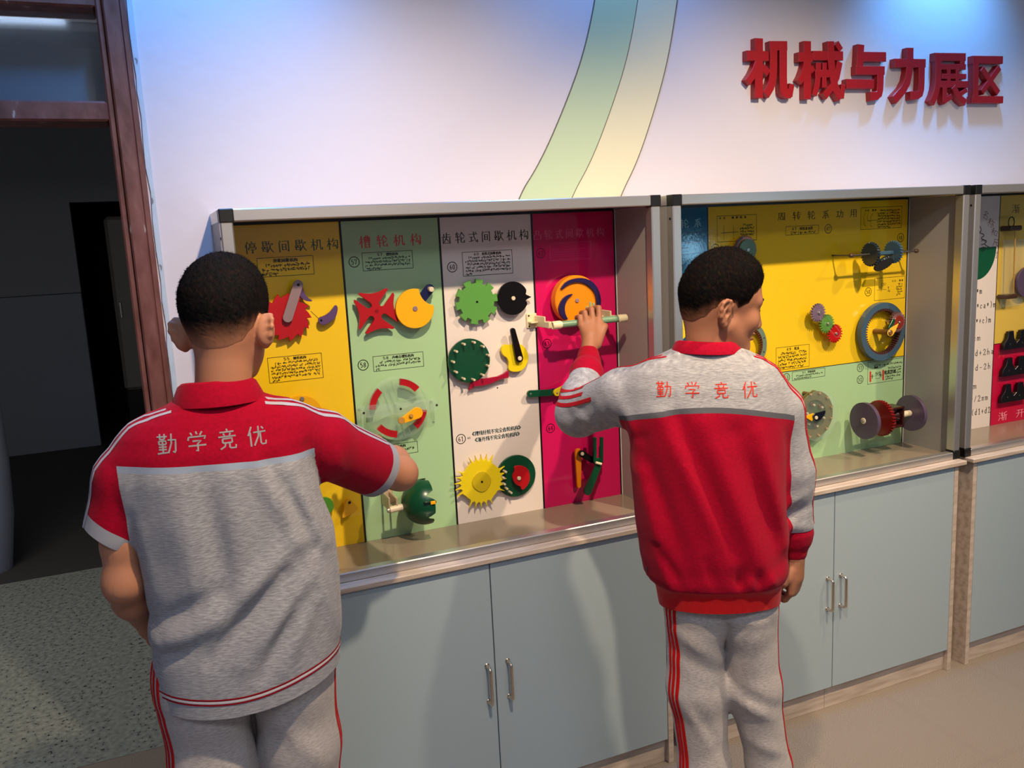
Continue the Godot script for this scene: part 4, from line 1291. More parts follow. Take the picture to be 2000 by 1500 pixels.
	br.add(box(Vector3(-0.105, -0.012, 0.004), Vector3(-0.100, 0.030, 0.085), 0.002))
	br.add(box(Vector3(-0.083, -0.012, 0.004), Vector3(-0.078, 0.025, 0.085), 0.002))
	obj("bracket", br, ac("bone", Color(0.74, 0.66, 0.55)), t)
	pin(t, "bolt", Vector2(-0.088, 0.032), 0.004, 0.006, 0.009, dark)
	# 60
	t = mech("notched_gear", "light green gear with ten square teeth on the white panel", "gear", Vector2(0.7141, 1.4799))
	obj("gear", plate(gear(10, 0.0545, 0.0665, 0.60, 0.57, 1.39), 0.014, 0.024), ac("apple", Color(0.36, 0.60, 0.27)), t)
	pin(t, "axle", Vector2.ZERO, 0.005, 0.0, 0.014, steel)
	obj("keyhole", box(Vector3(-0.0032, -0.003, 0.0235), Vector3(0.0032, 0.003, 0.0245), 0.0), dark, t)
	t = mech("single_tooth_disc", "black disc with one pointed tooth on the white panel", "disc", Vector2(0.8284, 1.482))
	var bd := PackedVector2Array()
	for k in 49:
		bd.append(Vector2.from_angle(lerpf(0.46, TAU - 0.40, k / 48.0)) * 0.0495)
	bd.append_array(PackedVector2Array([Vector2(0.0440, -0.0135), Vector2(0.0405, -0.0095), Vector2(0.0445, -0.0065), Vector2(0.0600, -0.0004), Vector2(0.0450, 0.0070), Vector2(0.0415, 0.0100), Vector2(0.0435, 0.0150)]))
	obj("disc", plate(bd, 0.016, 0.025), dark, t)
	pin(t, "pin", Vector2.ZERO, 0.0062, 0.0, 0.029, cream)
	t = mech("pin_wheel", "dark green disc with a ring of cream pins on the white panel", "wheel", Vector2(0.6805, 1.3102))
	obj("disc", plate(circle(0.0648, 56), 0.014, 0.023), ac("green", GREEN), t)
	pin(t, "axle", Vector2.ZERO, 0.006, 0.0, 0.014, steel)
	for k in 11:
		pin(t, "pin", Vector2.from_angle(1.36 + TAU * k / 11.0) * 0.0555, 0.0036, 0.023, 0.046, cream)
	t = mech("hooked_cam", "lemon yellow hooked cam under a black lever on the white panel", "mechanism", p1("836.1 1302.5"))
	obj("cam", plate(smooth2(loc(t, pv("784.5 1339.1,796.1 1348.2,809.7 1342.7,835.7 1348.4,859.9 1335.3,872.3 1308.8,867.6 1282.3,852.5 1264.6,832.4 1259.4,809.2 1264,802.8 1274.3,806.9 1290.3,802.1 1305.5,789.6 1314.1,782.9 1327.2")), 1), 0.012, 0.021), ac("lemon", LEMON), t)
	obj("lever", plate(capsule2(lp(t, "819.5 1387.2"), Vector2.ZERO, 0.0078, 0.0122), 0.026, 0.034), dark, t)
	pin(t, "pin", Vector2.ZERO, 0.0066, 0.0, 0.038, cream)
	t = mech("long_pawl", "crimson pointed pawl below the dark green pin wheel", "pawl", p1("732.6 1241.3"))
	obj("pawl", plate(loc(t, pv("673.4 1222.3,684.1 1244.2,705.8 1251.6,740 1251.7,767.7 1253,786.6 1258.7,804.3 1268,803.5 1245.5,776.5 1244.2,748.2 1234.8,720.5 1230.6,695.6 1231.8")), 0.012, 0.021), ac("crimson", Color(0.62, 0.06, 0.20)), t)
	pin(t, "axle", Vector2.ZERO, 0.004, 0.0, 0.012, steel)
	# 61
	t = mech("thorn_gear", "lemon yellow gear with four groups of thorn shaped teeth on the white panel", "gear", Vector2(0.6965, 0.9405))
	var th2 := PackedVector2Array()
	for g in 4:
		var base := -0.07 + PI / 2 * g
		for k in 5:
			var a := base + (k - 2) * 0.232
			th2.append(Vector2.from_angle(a - 0.105) * 0.0635)
			th2.append(Vector2.from_angle(a - 0.040) * 0.0675)
			th2.append(Vector2.from_angle(a + 0.020) * (0.0835 if k != 0 and k != 4 else 0.0865))
			th2.append(Vector2.from_angle(a + 0.040) * 0.0690)
		th2.append(Vector2.from_angle(base + PI / 4 - 0.08) * 0.0640)
		th2.append(Vector2.from_angle(base + PI / 4 + 0.08) * 0.0640)
	obj("gear", plate(th2, 0.014, 0.022), ac("lemon", LEMON), t)
	obj("boss", plate(smooth2(PackedVector2Array([Vector2(0.040, 0.002), Vector2(-0.002, 0.042), Vector2(-0.040, -0.002), Vector2(0.002, -0.042)]), 2), 0.022, 0.026), ac("olive_yellow", Color(0.78, 0.68, 0.09)), t)
	pin(t, "bolt", Vector2.ZERO, 0.0034, 0.026, 0.0275, dark)
	pin(t, "axle", Vector2.ZERO, 0.006, 0.0, 0.014, steel)
	t = mech("pinned_disc", "dark green disc with a red cam and a few cream pins on the white panel", "disc", Vector2(0.8155, 0.9358))
	obj("disc", plate(circle(0.0655, 56), 0.004, 0.012), ac("green", GREEN), t)
	obj("cam", plate(smooth2(loc(t, pv("802.2 973.6,825.6 972.8,846.6 960.5,853.6 936.6,850.1 915.2,837.8 901.7,828.8 894.9,821.2 898,821.7 907.1,808 912,796.9 927.5,795 945.9,804.1 956.6")), 1), 0.024, 0.032), ac("red", RED), t)
	pin(t, "axle", lp(t, "814.9 934.5"), 0.006, 0.0, 0.037, cream)
	for q in ["773.9 960", "766.3 942.3", "768.1 922.2", "775.3 906.5", "788.3 891.6"]:
		pin(t, "pin", lp(t, q), 0.0036, 0.012, 0.034, cream)
	# 62: drum cam with its follower rail
	t = mech("drum_cam", "orange drum with two dark blue curved ribs on the magenta panel", "mechanism", Vector2(1.0292, 1.4639))
	obj("drum", plate(circle(0.0735, 64), 0.018, 0.048, 0.003), ac("orange", Color(0.93, 0.53, 0.06)), t)
	pin(t, "axle", Vector2.ZERO, 0.008, 0.0, 0.018, steel)
	pin(t, "hub", Vector2(-0.001, -0.002), 0.0065, 0.048, 0.052, ac("grey", Color(0.56, 0.47, 0.49)))
	obj("rib", plate(smooth2(loc(t, pv("971.8 1502.4,991 1521.7,1020.8 1529.5,1050.5 1529,1080 1516.5,1099.9 1492,1108.3 1461.4,1105.9 1438.1,1091.5 1439.2,1092.3 1462.5,1083.4 1486.5,1064.5 1506,1038.8 1517.6,1012.9 1517,992.3 1509.2,975.3 1497.9")), 1), 0.048, 0.056), ac("indigo", Color(0.13, 0.10, 0.28)), t)
	obj("rib", plate(smooth2(loc(t, pv("1015.9 1484,992.9 1481.3,974 1468.6,962 1445.9,965.5 1425.9,976.9 1408.5,994.2 1407.1,985.2 1421,982 1441.1,986.4 1458.8,998.1 1472.7")), 1), 0.048, 0.056), ac("indigo", Color(0.13, 0.10, 0.28)), t)
	t = mech("follower_rail", "pale green rail with cream end caps held by the hand of the jacket boy", "rail", Vector2(1.0145, 1.40))
	var a3 := Vector3(0.9508 - 1.0145, 1.4118 - 1.40, 0.11)
	var b3 := Vector3(1.0955 - 1.0145, 1.4126 - 1.40, 0.11)
	var rail := bar_ends()
	a3 = rail[0] - t.position
	b3 = rail[1] - t.position
	var dd := (b3 - a3).normalized()
	obj("rail", rod(a3 + dd * 0.02, b3 - dd * 0.02, 0.0102, 0.001, 28), ac("sage", Color(0.45, 0.58, 0.46)), t)
	obj("end_cap", lathe(PackedVector2Array([Vector2(0.004, 0), Vector2(0.004, 0.0075), Vector2(0, 0.0085), Vector2(0, 0.0112), Vector2(0.0015, 0.0122), Vector2(0.026, 0.0122), Vector2(0.027, 0.0105), Vector2(0.030, 0.0105)]), a3, dd, 28), ac("ivory", Color(0.90, 0.84, 0.68)), t)
	obj("end_cap", lathe(PackedVector2Array([Vector2(0.0, 0), Vector2(0.0, 0.011), Vector2(0.0015, 0.0122), Vector2(0.026, 0.0122), Vector2(0.027, 0.0105), Vector2(0.030, 0.0105)]), b3, -dd, 28), ac("ivory", Color(0.90, 0.84, 0.68)), t)
	for k in 2:
		var bx := a3.x - 0.004 if k == 0 else b3.x - 0.030
		var bb := MB.new()
		bb.add(box(Vector3(bx - 0.030, a3.y - 0.014, 0.0), Vector3(bx + 0.004, a3.y + 0.030, 0.006), 0.002))
		bb.add(box(Vector3(bx - 0.004, a3.y - 0.009, 0.004), Vector3(bx + 0.001, a3.y + 0.024, 0.075), 0.002))
		bb.add(box(Vector3(bx - 0.004, a3.y - 0.009, 0.07), Vector3(bx + 0.012, a3.y + 0.010, 0.106), 0.002))
		bb.add(box(Vector3(bx - 0.026, a3.y + 0.002, 0.004), Vector3(bx + 0.001, a3.y + 0.007, 0.03), 0.001))
		obj("bracket", bb, ac("ivory", Color(0.90, 0.84, 0.68)), t)
		for q: float in [-0.008, 0.024]:
			pin(t, "bolt", Vector2(bx - 0.023, a3.y + q), 0.0028, 0.006, 0.008, mat("screw_dark", Color(0.22, 0.21, 0.19), 0.4, 0.6))
	for k in 3:
		var px: float = [1.0372, 1.0468, 1.0570][k] - 1.0145
		obj("peg", rod(Vector3(px, a3.y + 0.006, 0.096), Vector3(px + [-0.002, 0.001, 0.002][k], a3.y + [0.046, 0.058, 0.054][k], 0.096), 0.0030, 0.0008, 12), ac("mint", Color(0.52, 0.68, 0.58)), t)
	# 63
	t = mech("swing_arm", "dark green and blue swing arm with a yellow link reaching over the divider", "mechanism", p1("871.5 1188.6"))
	obj("arm", plate(capsule2(Vector2.ZERO, lp(t, "940 1184"), 0.0105, 0.0098), 0.016, 0.024), ac("green", GREEN), t)
	obj("blue_arm", plate(capsule2(lp(t, "915.7 1185.1"), lp(t, "979.2 1182.1"), 0.0085, 0.0125), 0.010, 0.0155), ac("navy", NAVY), t)
	obj("link", plate(capsule2(lp(t, "957.1 1183.8"), lp(t, "1007.2 1199.1"), 0.0112, 0.0112), 0.025, 0.033), ac("lemon", LEMON), t)
	pin(t, "bolt", lp(t, "955.6 1183.5"), 0.003, 0.033, 0.036, steel)
	pin(t, "bolt", Vector2.ZERO, 0.0028, 0.0, 0.0255, steel)
	# 64
	t = mech("lever_cam", "orange and black levers with a dark green forked arm low on the magenta panel", "mechanism", p1("1037 977.7"))
	obj("cam", plate(capsule2(lp(t, "1031 980.5"), lp(t, "1029.2 870.3"), 0.0115, 0.0068), 0.008, 0.016), ac("orange", Color(0.93, 0.53, 0.06)), t)
	obj("lever", plate(capsule2(Vector2.ZERO, lp(t, "1073.4 951.3"), 0.0108, 0.0095), 0.020, 0.028), dark, t)
	obj("fork", plate(loc(t, pv("1072.7 1028.4,1083.5 1026.9,1081.5 959.4,1094.9 957.4,1098.4 1024.8,1108.2 1023.5,1104.7 941.8,1093.6 936.4,1075.6 940.1,1070.4 951.7")), 0.034, 0.042), ac("green", GREEN), t)
	obj("arm", plate(capsule2(lp(t, "1084.9 940.1"), lp(t, "1042.6 860.5"), 0.0098, 0.0140), 0.043, 0.051), ac("green", GREEN), t)
	pin(t, "pin", Vector2.ZERO, 0.0058, 0.0, 0.032, cream)
	obj("peg", rod(Vector3(lp(t, "1070.1 950.2").x, lp(t, "1070.1 950.2").y, 0.055), Vector3(lp(t, "1089.4 942.6").x, lp(t, "1089.4 942.6").y, 0.058), 0.0042), cream, t)
	pin(t, "standoff", lp(t, "1084.9 940.1"), 0.005, 0.0, 0.045, steel)

func bar_ends() -> Array:
	return [Vector3(0.9117, 1.4004, 0.11), Vector3(1.1615, 1.4023, 0.11)]

func exhibits_middle() -> void:
	var cream := ac("cream", CREAM)
	var steel := mat("steel_pin", Color(0.72, 0.70, 0.67), 0.35, 0.8)
	var pinkish := ac("salmon", Color(0.80, 0.56, 0.42))
	# blue panel: only a sliver of it shows between the frame and the boy
	var t := mech("planet_train", "green and yellow discs with a small red gear on the blue panel", "mechanism", p1("1401.8 1402.8"))
	obj("disc", plate(circle(0.042, 40), 0.006, 0.012), ac("leaf_pale", Color(0.36, 0.56, 0.22)), t)
	obj("yellow_disc", plate(circle(0.052, 40, lp(t, "1400.7 1349.8")), 0.014, 0.022), ac("lemon", LEMON), t)
	obj("red_gear", plate(gear_at(16, 0.016, 0.0205, lp(t, "1400.5 1339.1")), 0.024, 0.032), ac("red", RED), t)
	obj("dark_gear", plate(gear_at(18, 0.022, 0.027, lp(t, "1412.1 1348.8")), 0.0125, 0.0138), ac("umber", Color(0.24, 0.13, 0.08)), t)
	pin(t, "pin", lp(t, "1416.3 1395.3"), 0.006, 0.0, 0.034, cream)
	# 46
	t = mech("bevel_train", "pale green wheel and salmon toothed rings partly hidden by the hair of the jacket boy", "mechanism", Vector2(1.6803, 1.5804))
	obj("toothed_ring", plate(gear(38, 0.0420, 0.0468, 0.62, 0.3), 0.012, 0.020), pinkish, t)
	obj("wheel", plate(circle(0.035, 40), 0.024, 0.032), ac("moss", Color(0.36, 0.47, 0.30)), t)
	obj("dark_ring", ring_plate(circle(0.046, 40, Vector2.ZERO, 1.9, 4.4), circle(0.040, 40, Vector2.ZERO, 1.9, 4.4), 0.0202, 0.023, false), ac("umber", Color(0.24, 0.13, 0.08)), t)
	pin(t, "axle", Vector2.ZERO, 0.006, 0.0, 0.035, steel)
	obj("small_gear", plate(gear_at(30, 0.033, 0.0372, lp(t, "1707.2 1510.4")), 0.008, 0.016), pinkish, t)
	obj("hub", plate(circle(0.026, 32, lp(t, "1707.2 1510.4")), 0.016, 0.020), ac("peach", Color(0.88, 0.62, 0.36)), t)
	# 49 ring gear behind the face
	t = mech("ring_gear", "grey green ring gear with brown inner teeth beside the face of the jacket boy", "gear", Vector2(1.6772, 1.2565))
	var n := 48
	var gi := gear(n, 0.0865 - 0.0255, 0.0865 - 0.0185, 0.55, 0.35)
	var go := PackedVector2Array()
	for q in gi:
		go.append(q.normalized() * (0.0865 - 0.017))
	obj("ring", ring_plate(circle(0.0865, 64), circle(0.0865 - 0.0171, 64), 0.014, 0.026), ac("sage_grey", Color(0.42, 0.50, 0.43)), t)
	obj("teeth", ring_plate(go, gi, 0.014, 0.025), ac("umber_light", Color(0.38, 0.20, 0.12)), t)
	for k in 10:
		pin(t, "bolt", Vector2.from_angle(0.3 + TAU * k / 10) * (0.0865 - 0.009), 0.0022, 0.026, 0.0275, ac("black", BLACK))
	obj("hub_plate", plate(circle(0.016, 24), 0.020, 0.028), ac("peach", Color(0.88, 0.62, 0.36)), t)
	pin(t, "axle", Vector2.ZERO, 0.005, 0.0, 0.032, steel)
	# 47
	t = mech("gear_train", "three small gears in a slanting row, lavender, green and red, on the yellow panel", "gears", Vector2(2.0188, 1.3061))
	var cs := [Vector2(1.9787, 1.3478), Vector2(2.0188, 1.3061), Vector2(2.0569, 1.2678)]
	var cl := [ac("lavender", Color(0.46, 0.38, 0.46)), ac("fern", Color(0.36, 0.56, 0.24)), ac("scarlet", Color(0.74, 0.06, 0.06))]
	for k in 3:
		var c: Vector2 = cs[k] - cs[1]
		var g := plate(gear(20, 0.0262, 0.0330, 0.62, 0.30, 0.1 * k), 0.030, 0.038)
		obj(["lavender_gear", "green_gear", "red_gear"][k], g.shift(Vector3(c.x, c.y, 0)), cl[k], t)
		pin(t, "axle", c, 0.005, 0.0, 0.045, steel)
	obj("link", ring_plate(capsule2(cs[0] - cs[1], cs[2] - cs[1], 0.013, 0.013), capsule2(cs[0] - cs[1], cs[2] - cs[1], 0.0118, 0.0118), 0.045, 0.0485), clear_mat(), t)
	# 48
	t = mech("bevel_differential", "blue cone shaped gears round a thin grey shaft high on the yellow panel", "gears", Vector2(2.2251, 1.5407))
	var o := Vector3(t.position.x, t.position.y, 0)
	obj("rod", rod(Vector3(2.0714, 1.5407, 0.09) - o, Vector3(2.375, 1.5407, 0.09) - o, 0.0032), mat("rod_grey", Color(0.34, 0.32, 0.30), 0.4, 0.4), t)
	for x: float in [2.0714, 2.375]:
		obj("knob", lathe(PackedVector2Array([Vector2(-0.008, 0), Vector2(-0.008, 0.005), Vector2(-0.004, 0.0075), Vector2(0.004, 0.0075), Vector2(0.008, 0.005), Vector2(0.008, 0)]), Vector3(x, 1.5407, 0.09) - o, Vector3(1, 0, 0), 20), mat("knob_brown", Color(0.32, 0.24, 0.2), 0.4, 0.1), t)
		obj("support", rod(Vector3(x, 1.5407, 0.0) - o, Vector3(x, 1.5407, 0.09) - o, 0.003), mat("rod_grey", Color(0.34, 0.32, 0.30)), t)
	var slate := ac("slate", Color(0.13, 0.19, 0.24))
	var blue := ac("steel_blue", Color(0.24, 0.36, 0.44))
	obj("bevel_gear", bevel(0.043, 0.026, 0.016, 26, Vector3(2.1619, 1.5402, 0.09) - o, Vector3(1, 0, 0)), slate, t)
	obj("bevel_gear", along_x(plate(gear(24, 0.0350, 0.0395, 0.62, 0.34), -0.006, 0.006, 0.001), Vector3(2.2660, 1.5426, 0.09) - o), blue, t)
	obj("planet_gear", bevel(0.038, 0.024, 0.012, 24, Vector3(2.226, 1.505, 0.085) - o, Vector3(0, 0.72, -0.69)), slate, t)
	obj("cross_arm", box(Vector3(2.172, 1.534, 0.083) - o, Vector3(2.262, 1.548, 0.097) - o, 0.003), blue, t)
	# 50
	t = mech("planetary_gear", "large blue grey ring gear with a planet gear and a yellow pointer inside", "gear", Vector2(2.2880, 1.2538))
	var gi2 := gear(56, 0.0765, 0.0835, 0.55, 0.35)
	var go2 := PackedVector2Array()
	for q in gi2:
		go2.append(q.normalized() * 0.0845)
	obj("ring", ring_plate(circle(0.1065, 72), circle(0.0844, 72), 0.012, 0.034), ac("blue_grey", Color(0.25, 0.35, 0.43)), t)
	var shades := [ac("blue_grey", Color(0.25, 0.35, 0.43)), ac("rust", Color(0.38, 0.10, 0.08))]
	obj("teeth", ring_plate(go2, gi2, 0.012, 0.033), ac("rust_grey", Color(0.33, 0.20, 0.20)), t)
	var pc := Vector2(2.3335, 1.2863) - Vector2(2.2880, 1.2538)
	var pr := plate(gear(26, 0.0315, 0.0370, 0.6, 0.35), 0.046, 0.058)
	obj("planet_gear", pr.shift(Vector3(pc.x, pc.y, 0)), ac("rose_grey", Color(0.50, 0.36, 0.36)), t)
	obj("planet_face", plate(circle(0.024, 32, pc), 0.058, 0.061), ac("brick", Color(0.56, 0.17, 0.13)), t)
	pin(t, "axle", pc, 0.004, 0.0, 0.066, steel)
	obj("crank", plate(capsule2(lp(t, "2303.2 1294"), lp(t, "2282.7 1268.8"), 0.0075, 0.006), 0.0615, 0.066), ac("green", GREEN), t)
	obj("pointer", plate(loc(t, pv("2264.7 1246.9,2272.1 1265.3,2321.8 1283.5,2307.1 1257.9,2292.6 1241.3,2279.9 1239.4")), 0.067, 0.071), ac("sun", Color(0.93, 0.74, 0.22)), t)
	obj("hook", tube(v3(smooth2(loc(t, pv("2276.6 1270.1,2264.7 1263.3,2262.2 1252.8,2268.3 1243.1,2277.6 1239.7")), 2, false), 0.072), 0.0018, 8), ac("black", BLACK), t)
	obj("knob", rod(Vector3(-0.010, 0.0, 0.0), Vector3(-0.006, 0.0, 0.075), 0.010, 0.002, 20), ac("tan", Color(0.50, 0.34, 0.16)), t)
	pin(t, "pin", lp(t, "2279.7 1258.1"), 0.006, 0.071, 0.074, ac("sage_grey", Color(0.42, 0.50, 0.43)))
	# 51
	t = mech("cycloid_drive", "clear disc full of brown studs with a yellow and blue pointer on the green panel", "mechanism", Vector2(1.9686, 0.9839))
	obj("cover", plate(circle(0.0905, 64), 0.050, 0.054), clear_mat(), t)
	obj("cycloid_disc", plate(wavy(0.072, 0.005, 11), 0.014, 0.022), ac("khaki", Color(0.46, 0.42, 0.22)), t)
	obj("hub", plate(circle(0.052, 48), 0.022, 0.026), ac("olive", Color(0.30, 0.36, 0.20)), t)
	obj("stud_plate", ring_plate(circle(0.0865, 60), circle(0.054, 60), 0.028, 0.032), ac("brown_olive", Color(0.42, 0.38, 0.20)), t)
	for k in 12:
		var p := Vector2.from_angle(0.25 + TAU * k / 12) * 0.079
		pin(t, "stud", p, 0.0072, 0.0, 0.036, ac("stud_brown", Color(0.45, 0.29, 0.12)))
		pin(t, "stud_tip", p, 0.0042, 0.036, 0.040, ac("stud_tip", Color(0.70, 0.56, 0.30)))
	for k in 6:
		var p := Vector2.from_angle(0.72 + TAU * k / 6) * 0.040
		pin(t, "roller", p, 0.0095, 0.022, 0.034, ac("rust_brown", Color(0.34, 0.12, 0.06)))
		pin(t, "roller_pin", p + Vector2(0.002, -0.002), 0.0042, 0.034, 0.042, cream)
	obj("pointer", plate(loc(t, pv("1900.8 991,1944.6 997.3,1942.7 981.2,1936.9 969.1")), 0.0545, 0.058), ac("gold", GOLD), t)
	obj("blade", plate(smooth2(loc(t, pv("1934 985.4,1944.6 998.2,1969.4 999.3,1996 1002.9,1990.3 986.7,1968.8 968.3,1948.3 967.6")), 1), 0.0585, 0.062), ac("navy_dark", Color(0.05, 0.07, 0.13)), t)
	pin(t, "pin", lp(t, "1950.2 981.5"), 0.0065, 0.0, 0.066, cream)
	# 52
	t = mech("car_differential", "two violet wheels and a red gear on one axle low on the green panel", "mechanism", Vector2(2.25, 0.9525))
	o = Vector3(2.25, 0.9525, 0)
	var vio := ac("plum", Color(0.33, 0.27, 0.36))
	obj("wheel", along_x(plate(circle(0.066, 56), -0.008, 0.008, 0.002), Vector3(2.1408 - 2.25, 0, 0.10)), vio, t)
	obj("wheel", along_x(plate(circle(0.066, 56), -0.008, 0.008, 0.002), Vector3(2.3636 - 2.25, 0, 0.10)), vio, t)
	obj("crown_gear", along_x(plate(gear(36, 0.0595, 0.0650, 0.6, 0.3), -0.008, 0.008), Vector3(2.2130 - 2.25, 0, 0.10)), ac("dark_red", Color(0.45, 0.06, 0.05)), t)
	obj("axle", rod(Vector3(2.125 - 2.25, 0, 0.10), Vector3(2.375 - 2.25, 0, 0.10), 0.0065), steel, t)
	obj("hub", rod(Vector3(2.1295 - 2.25, 0, 0.10), Vector3(2.134 - 2.25, 0, 0.10), 0.011), cream, t)
	obj("sleeve", rod(Vector3(2.298 - 2.25, 0, 0.10), Vector3(2.356 - 2.25, 0, 0.10), 0.0115), cream, t)
	var fr := MB.new()
	for y: float in [-0.038, 0.030]:
		fr.add(box(Vector3(2.232 - 2.25, y, 0.07), Vector3(2.298 - 2.25, y + 0.008, 0.13), 0.002))
	fr.add(box(Vector3(2.290 - 2.25, -0.038, 0.07), Vector3(2.298 - 2.25, 0.038, 0.13), 0.002))
	obj("cage", fr, ac("maroon", Color(0.20, 0.05, 0.04)), t)
	for s: float in [1.0, -1.0]:
		obj("side_gear", bevel(0.024, 0.012, 0.012, 16, Vector3((2.262 + 0.020 * s) - 2.25, 0, 0.10), Vector3(-s, 0, 0)), ac("maroon", Color(0.20, 0.05, 0.04)), t)
		obj("planet_gear", bevel(0.020, 0.010, 0.010, 16, Vector3(2.262 - 2.25, 0.024 * s, 0.10), Vector3(0, -s, 0)), ac("umber", Color(0.24, 0.13, 0.08)), t)
	for x: float in [2.184, 2.325]:
		obj("support", box(Vector3(x - 0.004 - 2.25, -0.011, 0.0), Vector3(x + 0.004 - 2.25, 0.011, 0.105), 0.002), clear_mat(), t)

func v3(p: PackedVector2Array, z: float) -> PackedVector3Array:
	var r := PackedVector3Array()
	for q in p:
		r.append(Vector3(q.x, q.y, z))
	return r

func gear_at(k: int, r0: float, r1: float, c: Vector2) -> PackedVector2Array:
	return sub(gear(k, r0, r1, 0.6, 0.34), -c)

func wavy(r: float, amp: float, k: int) -> PackedVector2Array:
	var p := PackedVector2Array()
	for i in k * 10:
		var a := TAU * i / (k * 10)
		p.append(Vector2.from_angle(a) * (r + amp * cos(a * k)))
	return p

# bevel gear: a toothed cone from radius r0 (back) to r1 (front) along dir
func bevel(r0: float, r1: float, len_: float, teeth: int, at: Vector3, dir: Vector3) -> MB:
	var m := MB.new()
	var z := dir.normalized()
	var x := z.cross(Vector3(0.3, 0.4, 0.86)).normalized()
	var y := z.cross(x)
	var back := gear(teeth, r0 * 0.9, r0, 0.6, 0.34)
	var front := gear(teeth, r1 * 0.86, r1, 0.6, 0.34)
	var k := back.size()
	var hub := len_ * 0.45
	for i in k:
		var j := (i + 1) % k
		var a := at + x * back[i].x + y * back[i].y
		var b := at + x * back[j].x + y * back[j].y
		var a1 := at - z * hub + x * back[i].x * 0.94 + y * back[i].y * 0.94
		var b1 := at - z * hub + x * back[j].x * 0.94 + y * back[j].y * 0.94
		var c := at + z * len_ + x * front[i].x + y * front[i].y
		var d := at + z * len_ + x * front[j].x + y * front[j].y
		var nn := (b - a).cross(c - a).normalized()
		if nn.dot((a + b) * 0.5 - at) < 0.0:
			nn = -nn
		m.quad_flat(a, b, d, c, nn)
		var n2 := (b - a).cross(a1 - a).normalized()
		if n2.dot((a + b) * 0.5 - at) < 0.0:
			n2 = -n2
		m.quad_flat(a, b, b1, a1, n2)
		m.tri_flat(a1, b1, at - z * hub, -z)
		m.tri_flat(c, d, at + z * len_, z)
	return m

func exhibits_right() -> void:
	var brown := ac("bracket_brown", Color(0.26, 0.17, 0.13))
	var t := mech("rack_plate", "clear plate with two brown clamps on the yellow panel at the right edge", "mechanism", p1("2952.8 1467.1"))
	obj("clamp", box(v_at(t, "2915.2 1588.9", 0.0), v_at(t, "2978 1608.2", 0.05), 0.004), brown, t)
	obj("clamp", box(v_at(t, "2913.9 1326.5", 0.0), v_at(t, "2973.2 1342.3", 0.05), 0.004), brown, t)
	obj("rod", rod(v_at(t, "2950.6 1587.4", 0.04), v_at(t, "2957.4 1343.5", 0.04), 0.0026), ac("brass", Color(0.74, 0.55, 0.26)), t)
	obj("ring", tube(ringpts(lp(t, "2923.8 1621.7"), 0.016, 0.042), 0.002, 8), ac("black", BLACK), t)
	obj("plate", box(v_at(t, "2920.8 1291.9", 0.012), v_at(t, "3045.2 1554.3", 0.018), 0.001), clear_mat(), t)
	obj("wheel", plate(circle(0.06, 40, lp(t, "3049.6 1383.8")), 0.02, 0.03), ac("plum", Color(0.33, 0.27, 0.36)), t)
	var k := 0
	for y: float in [0.0, 0.108, 0.216]:
		t = mech("rack_teeth", ["topmost of three black two-toothed racks on the magenta panel at the right edge", "middle one of three black two-toothed racks on the magenta panel", "lowest of three black two-toothed racks on the magenta panel"][k], "rack", Vector2(3.03, 1.16 - y), "black racks on the magenta panel")
		obj("rack", plate(PackedVector2Array([Vector2(-0.088, -0.040), Vector2(-0.084, -0.014), Vector2(-0.066, 0.006), Vector2(-0.060, 0.032), Vector2(-0.034, 0.034), Vector2(-0.028, 0.004), Vector2(-0.014, -0.016), Vector2(0.002, -0.004), Vector2(0.010, 0.032), Vector2(0.038, 0.034), Vector2(0.046, 0.004), Vector2(0.066, -0.012), Vector2(0.070, -0.040)]), 0.008, 0.022), ac("black", BLACK), t)
		for x: float in [-0.05, 0.02]:
			pin(t, "bolt", Vector2(x, -0.02), 0.004, 0.0, 0.0235, mat("screw_dark", Color(0.22, 0.21, 0.19), 0.4, 0.6))
		k += 1

func v_at(t: Node3D, s: String, z: float) -> Vector3:
	var q := lp(t, s)
	return Vector3(q.x, q.y, z)

func ringpts(c: Vector2, r: float, z: float) -> PackedVector3Array:
	var p := PackedVector3Array()
	for i in 25:
		p.append(Vector3(c.x + cos(TAU * i / 24) * r, c.y + sin(TAU * i / 24) * r * 1.3, z))
	return p

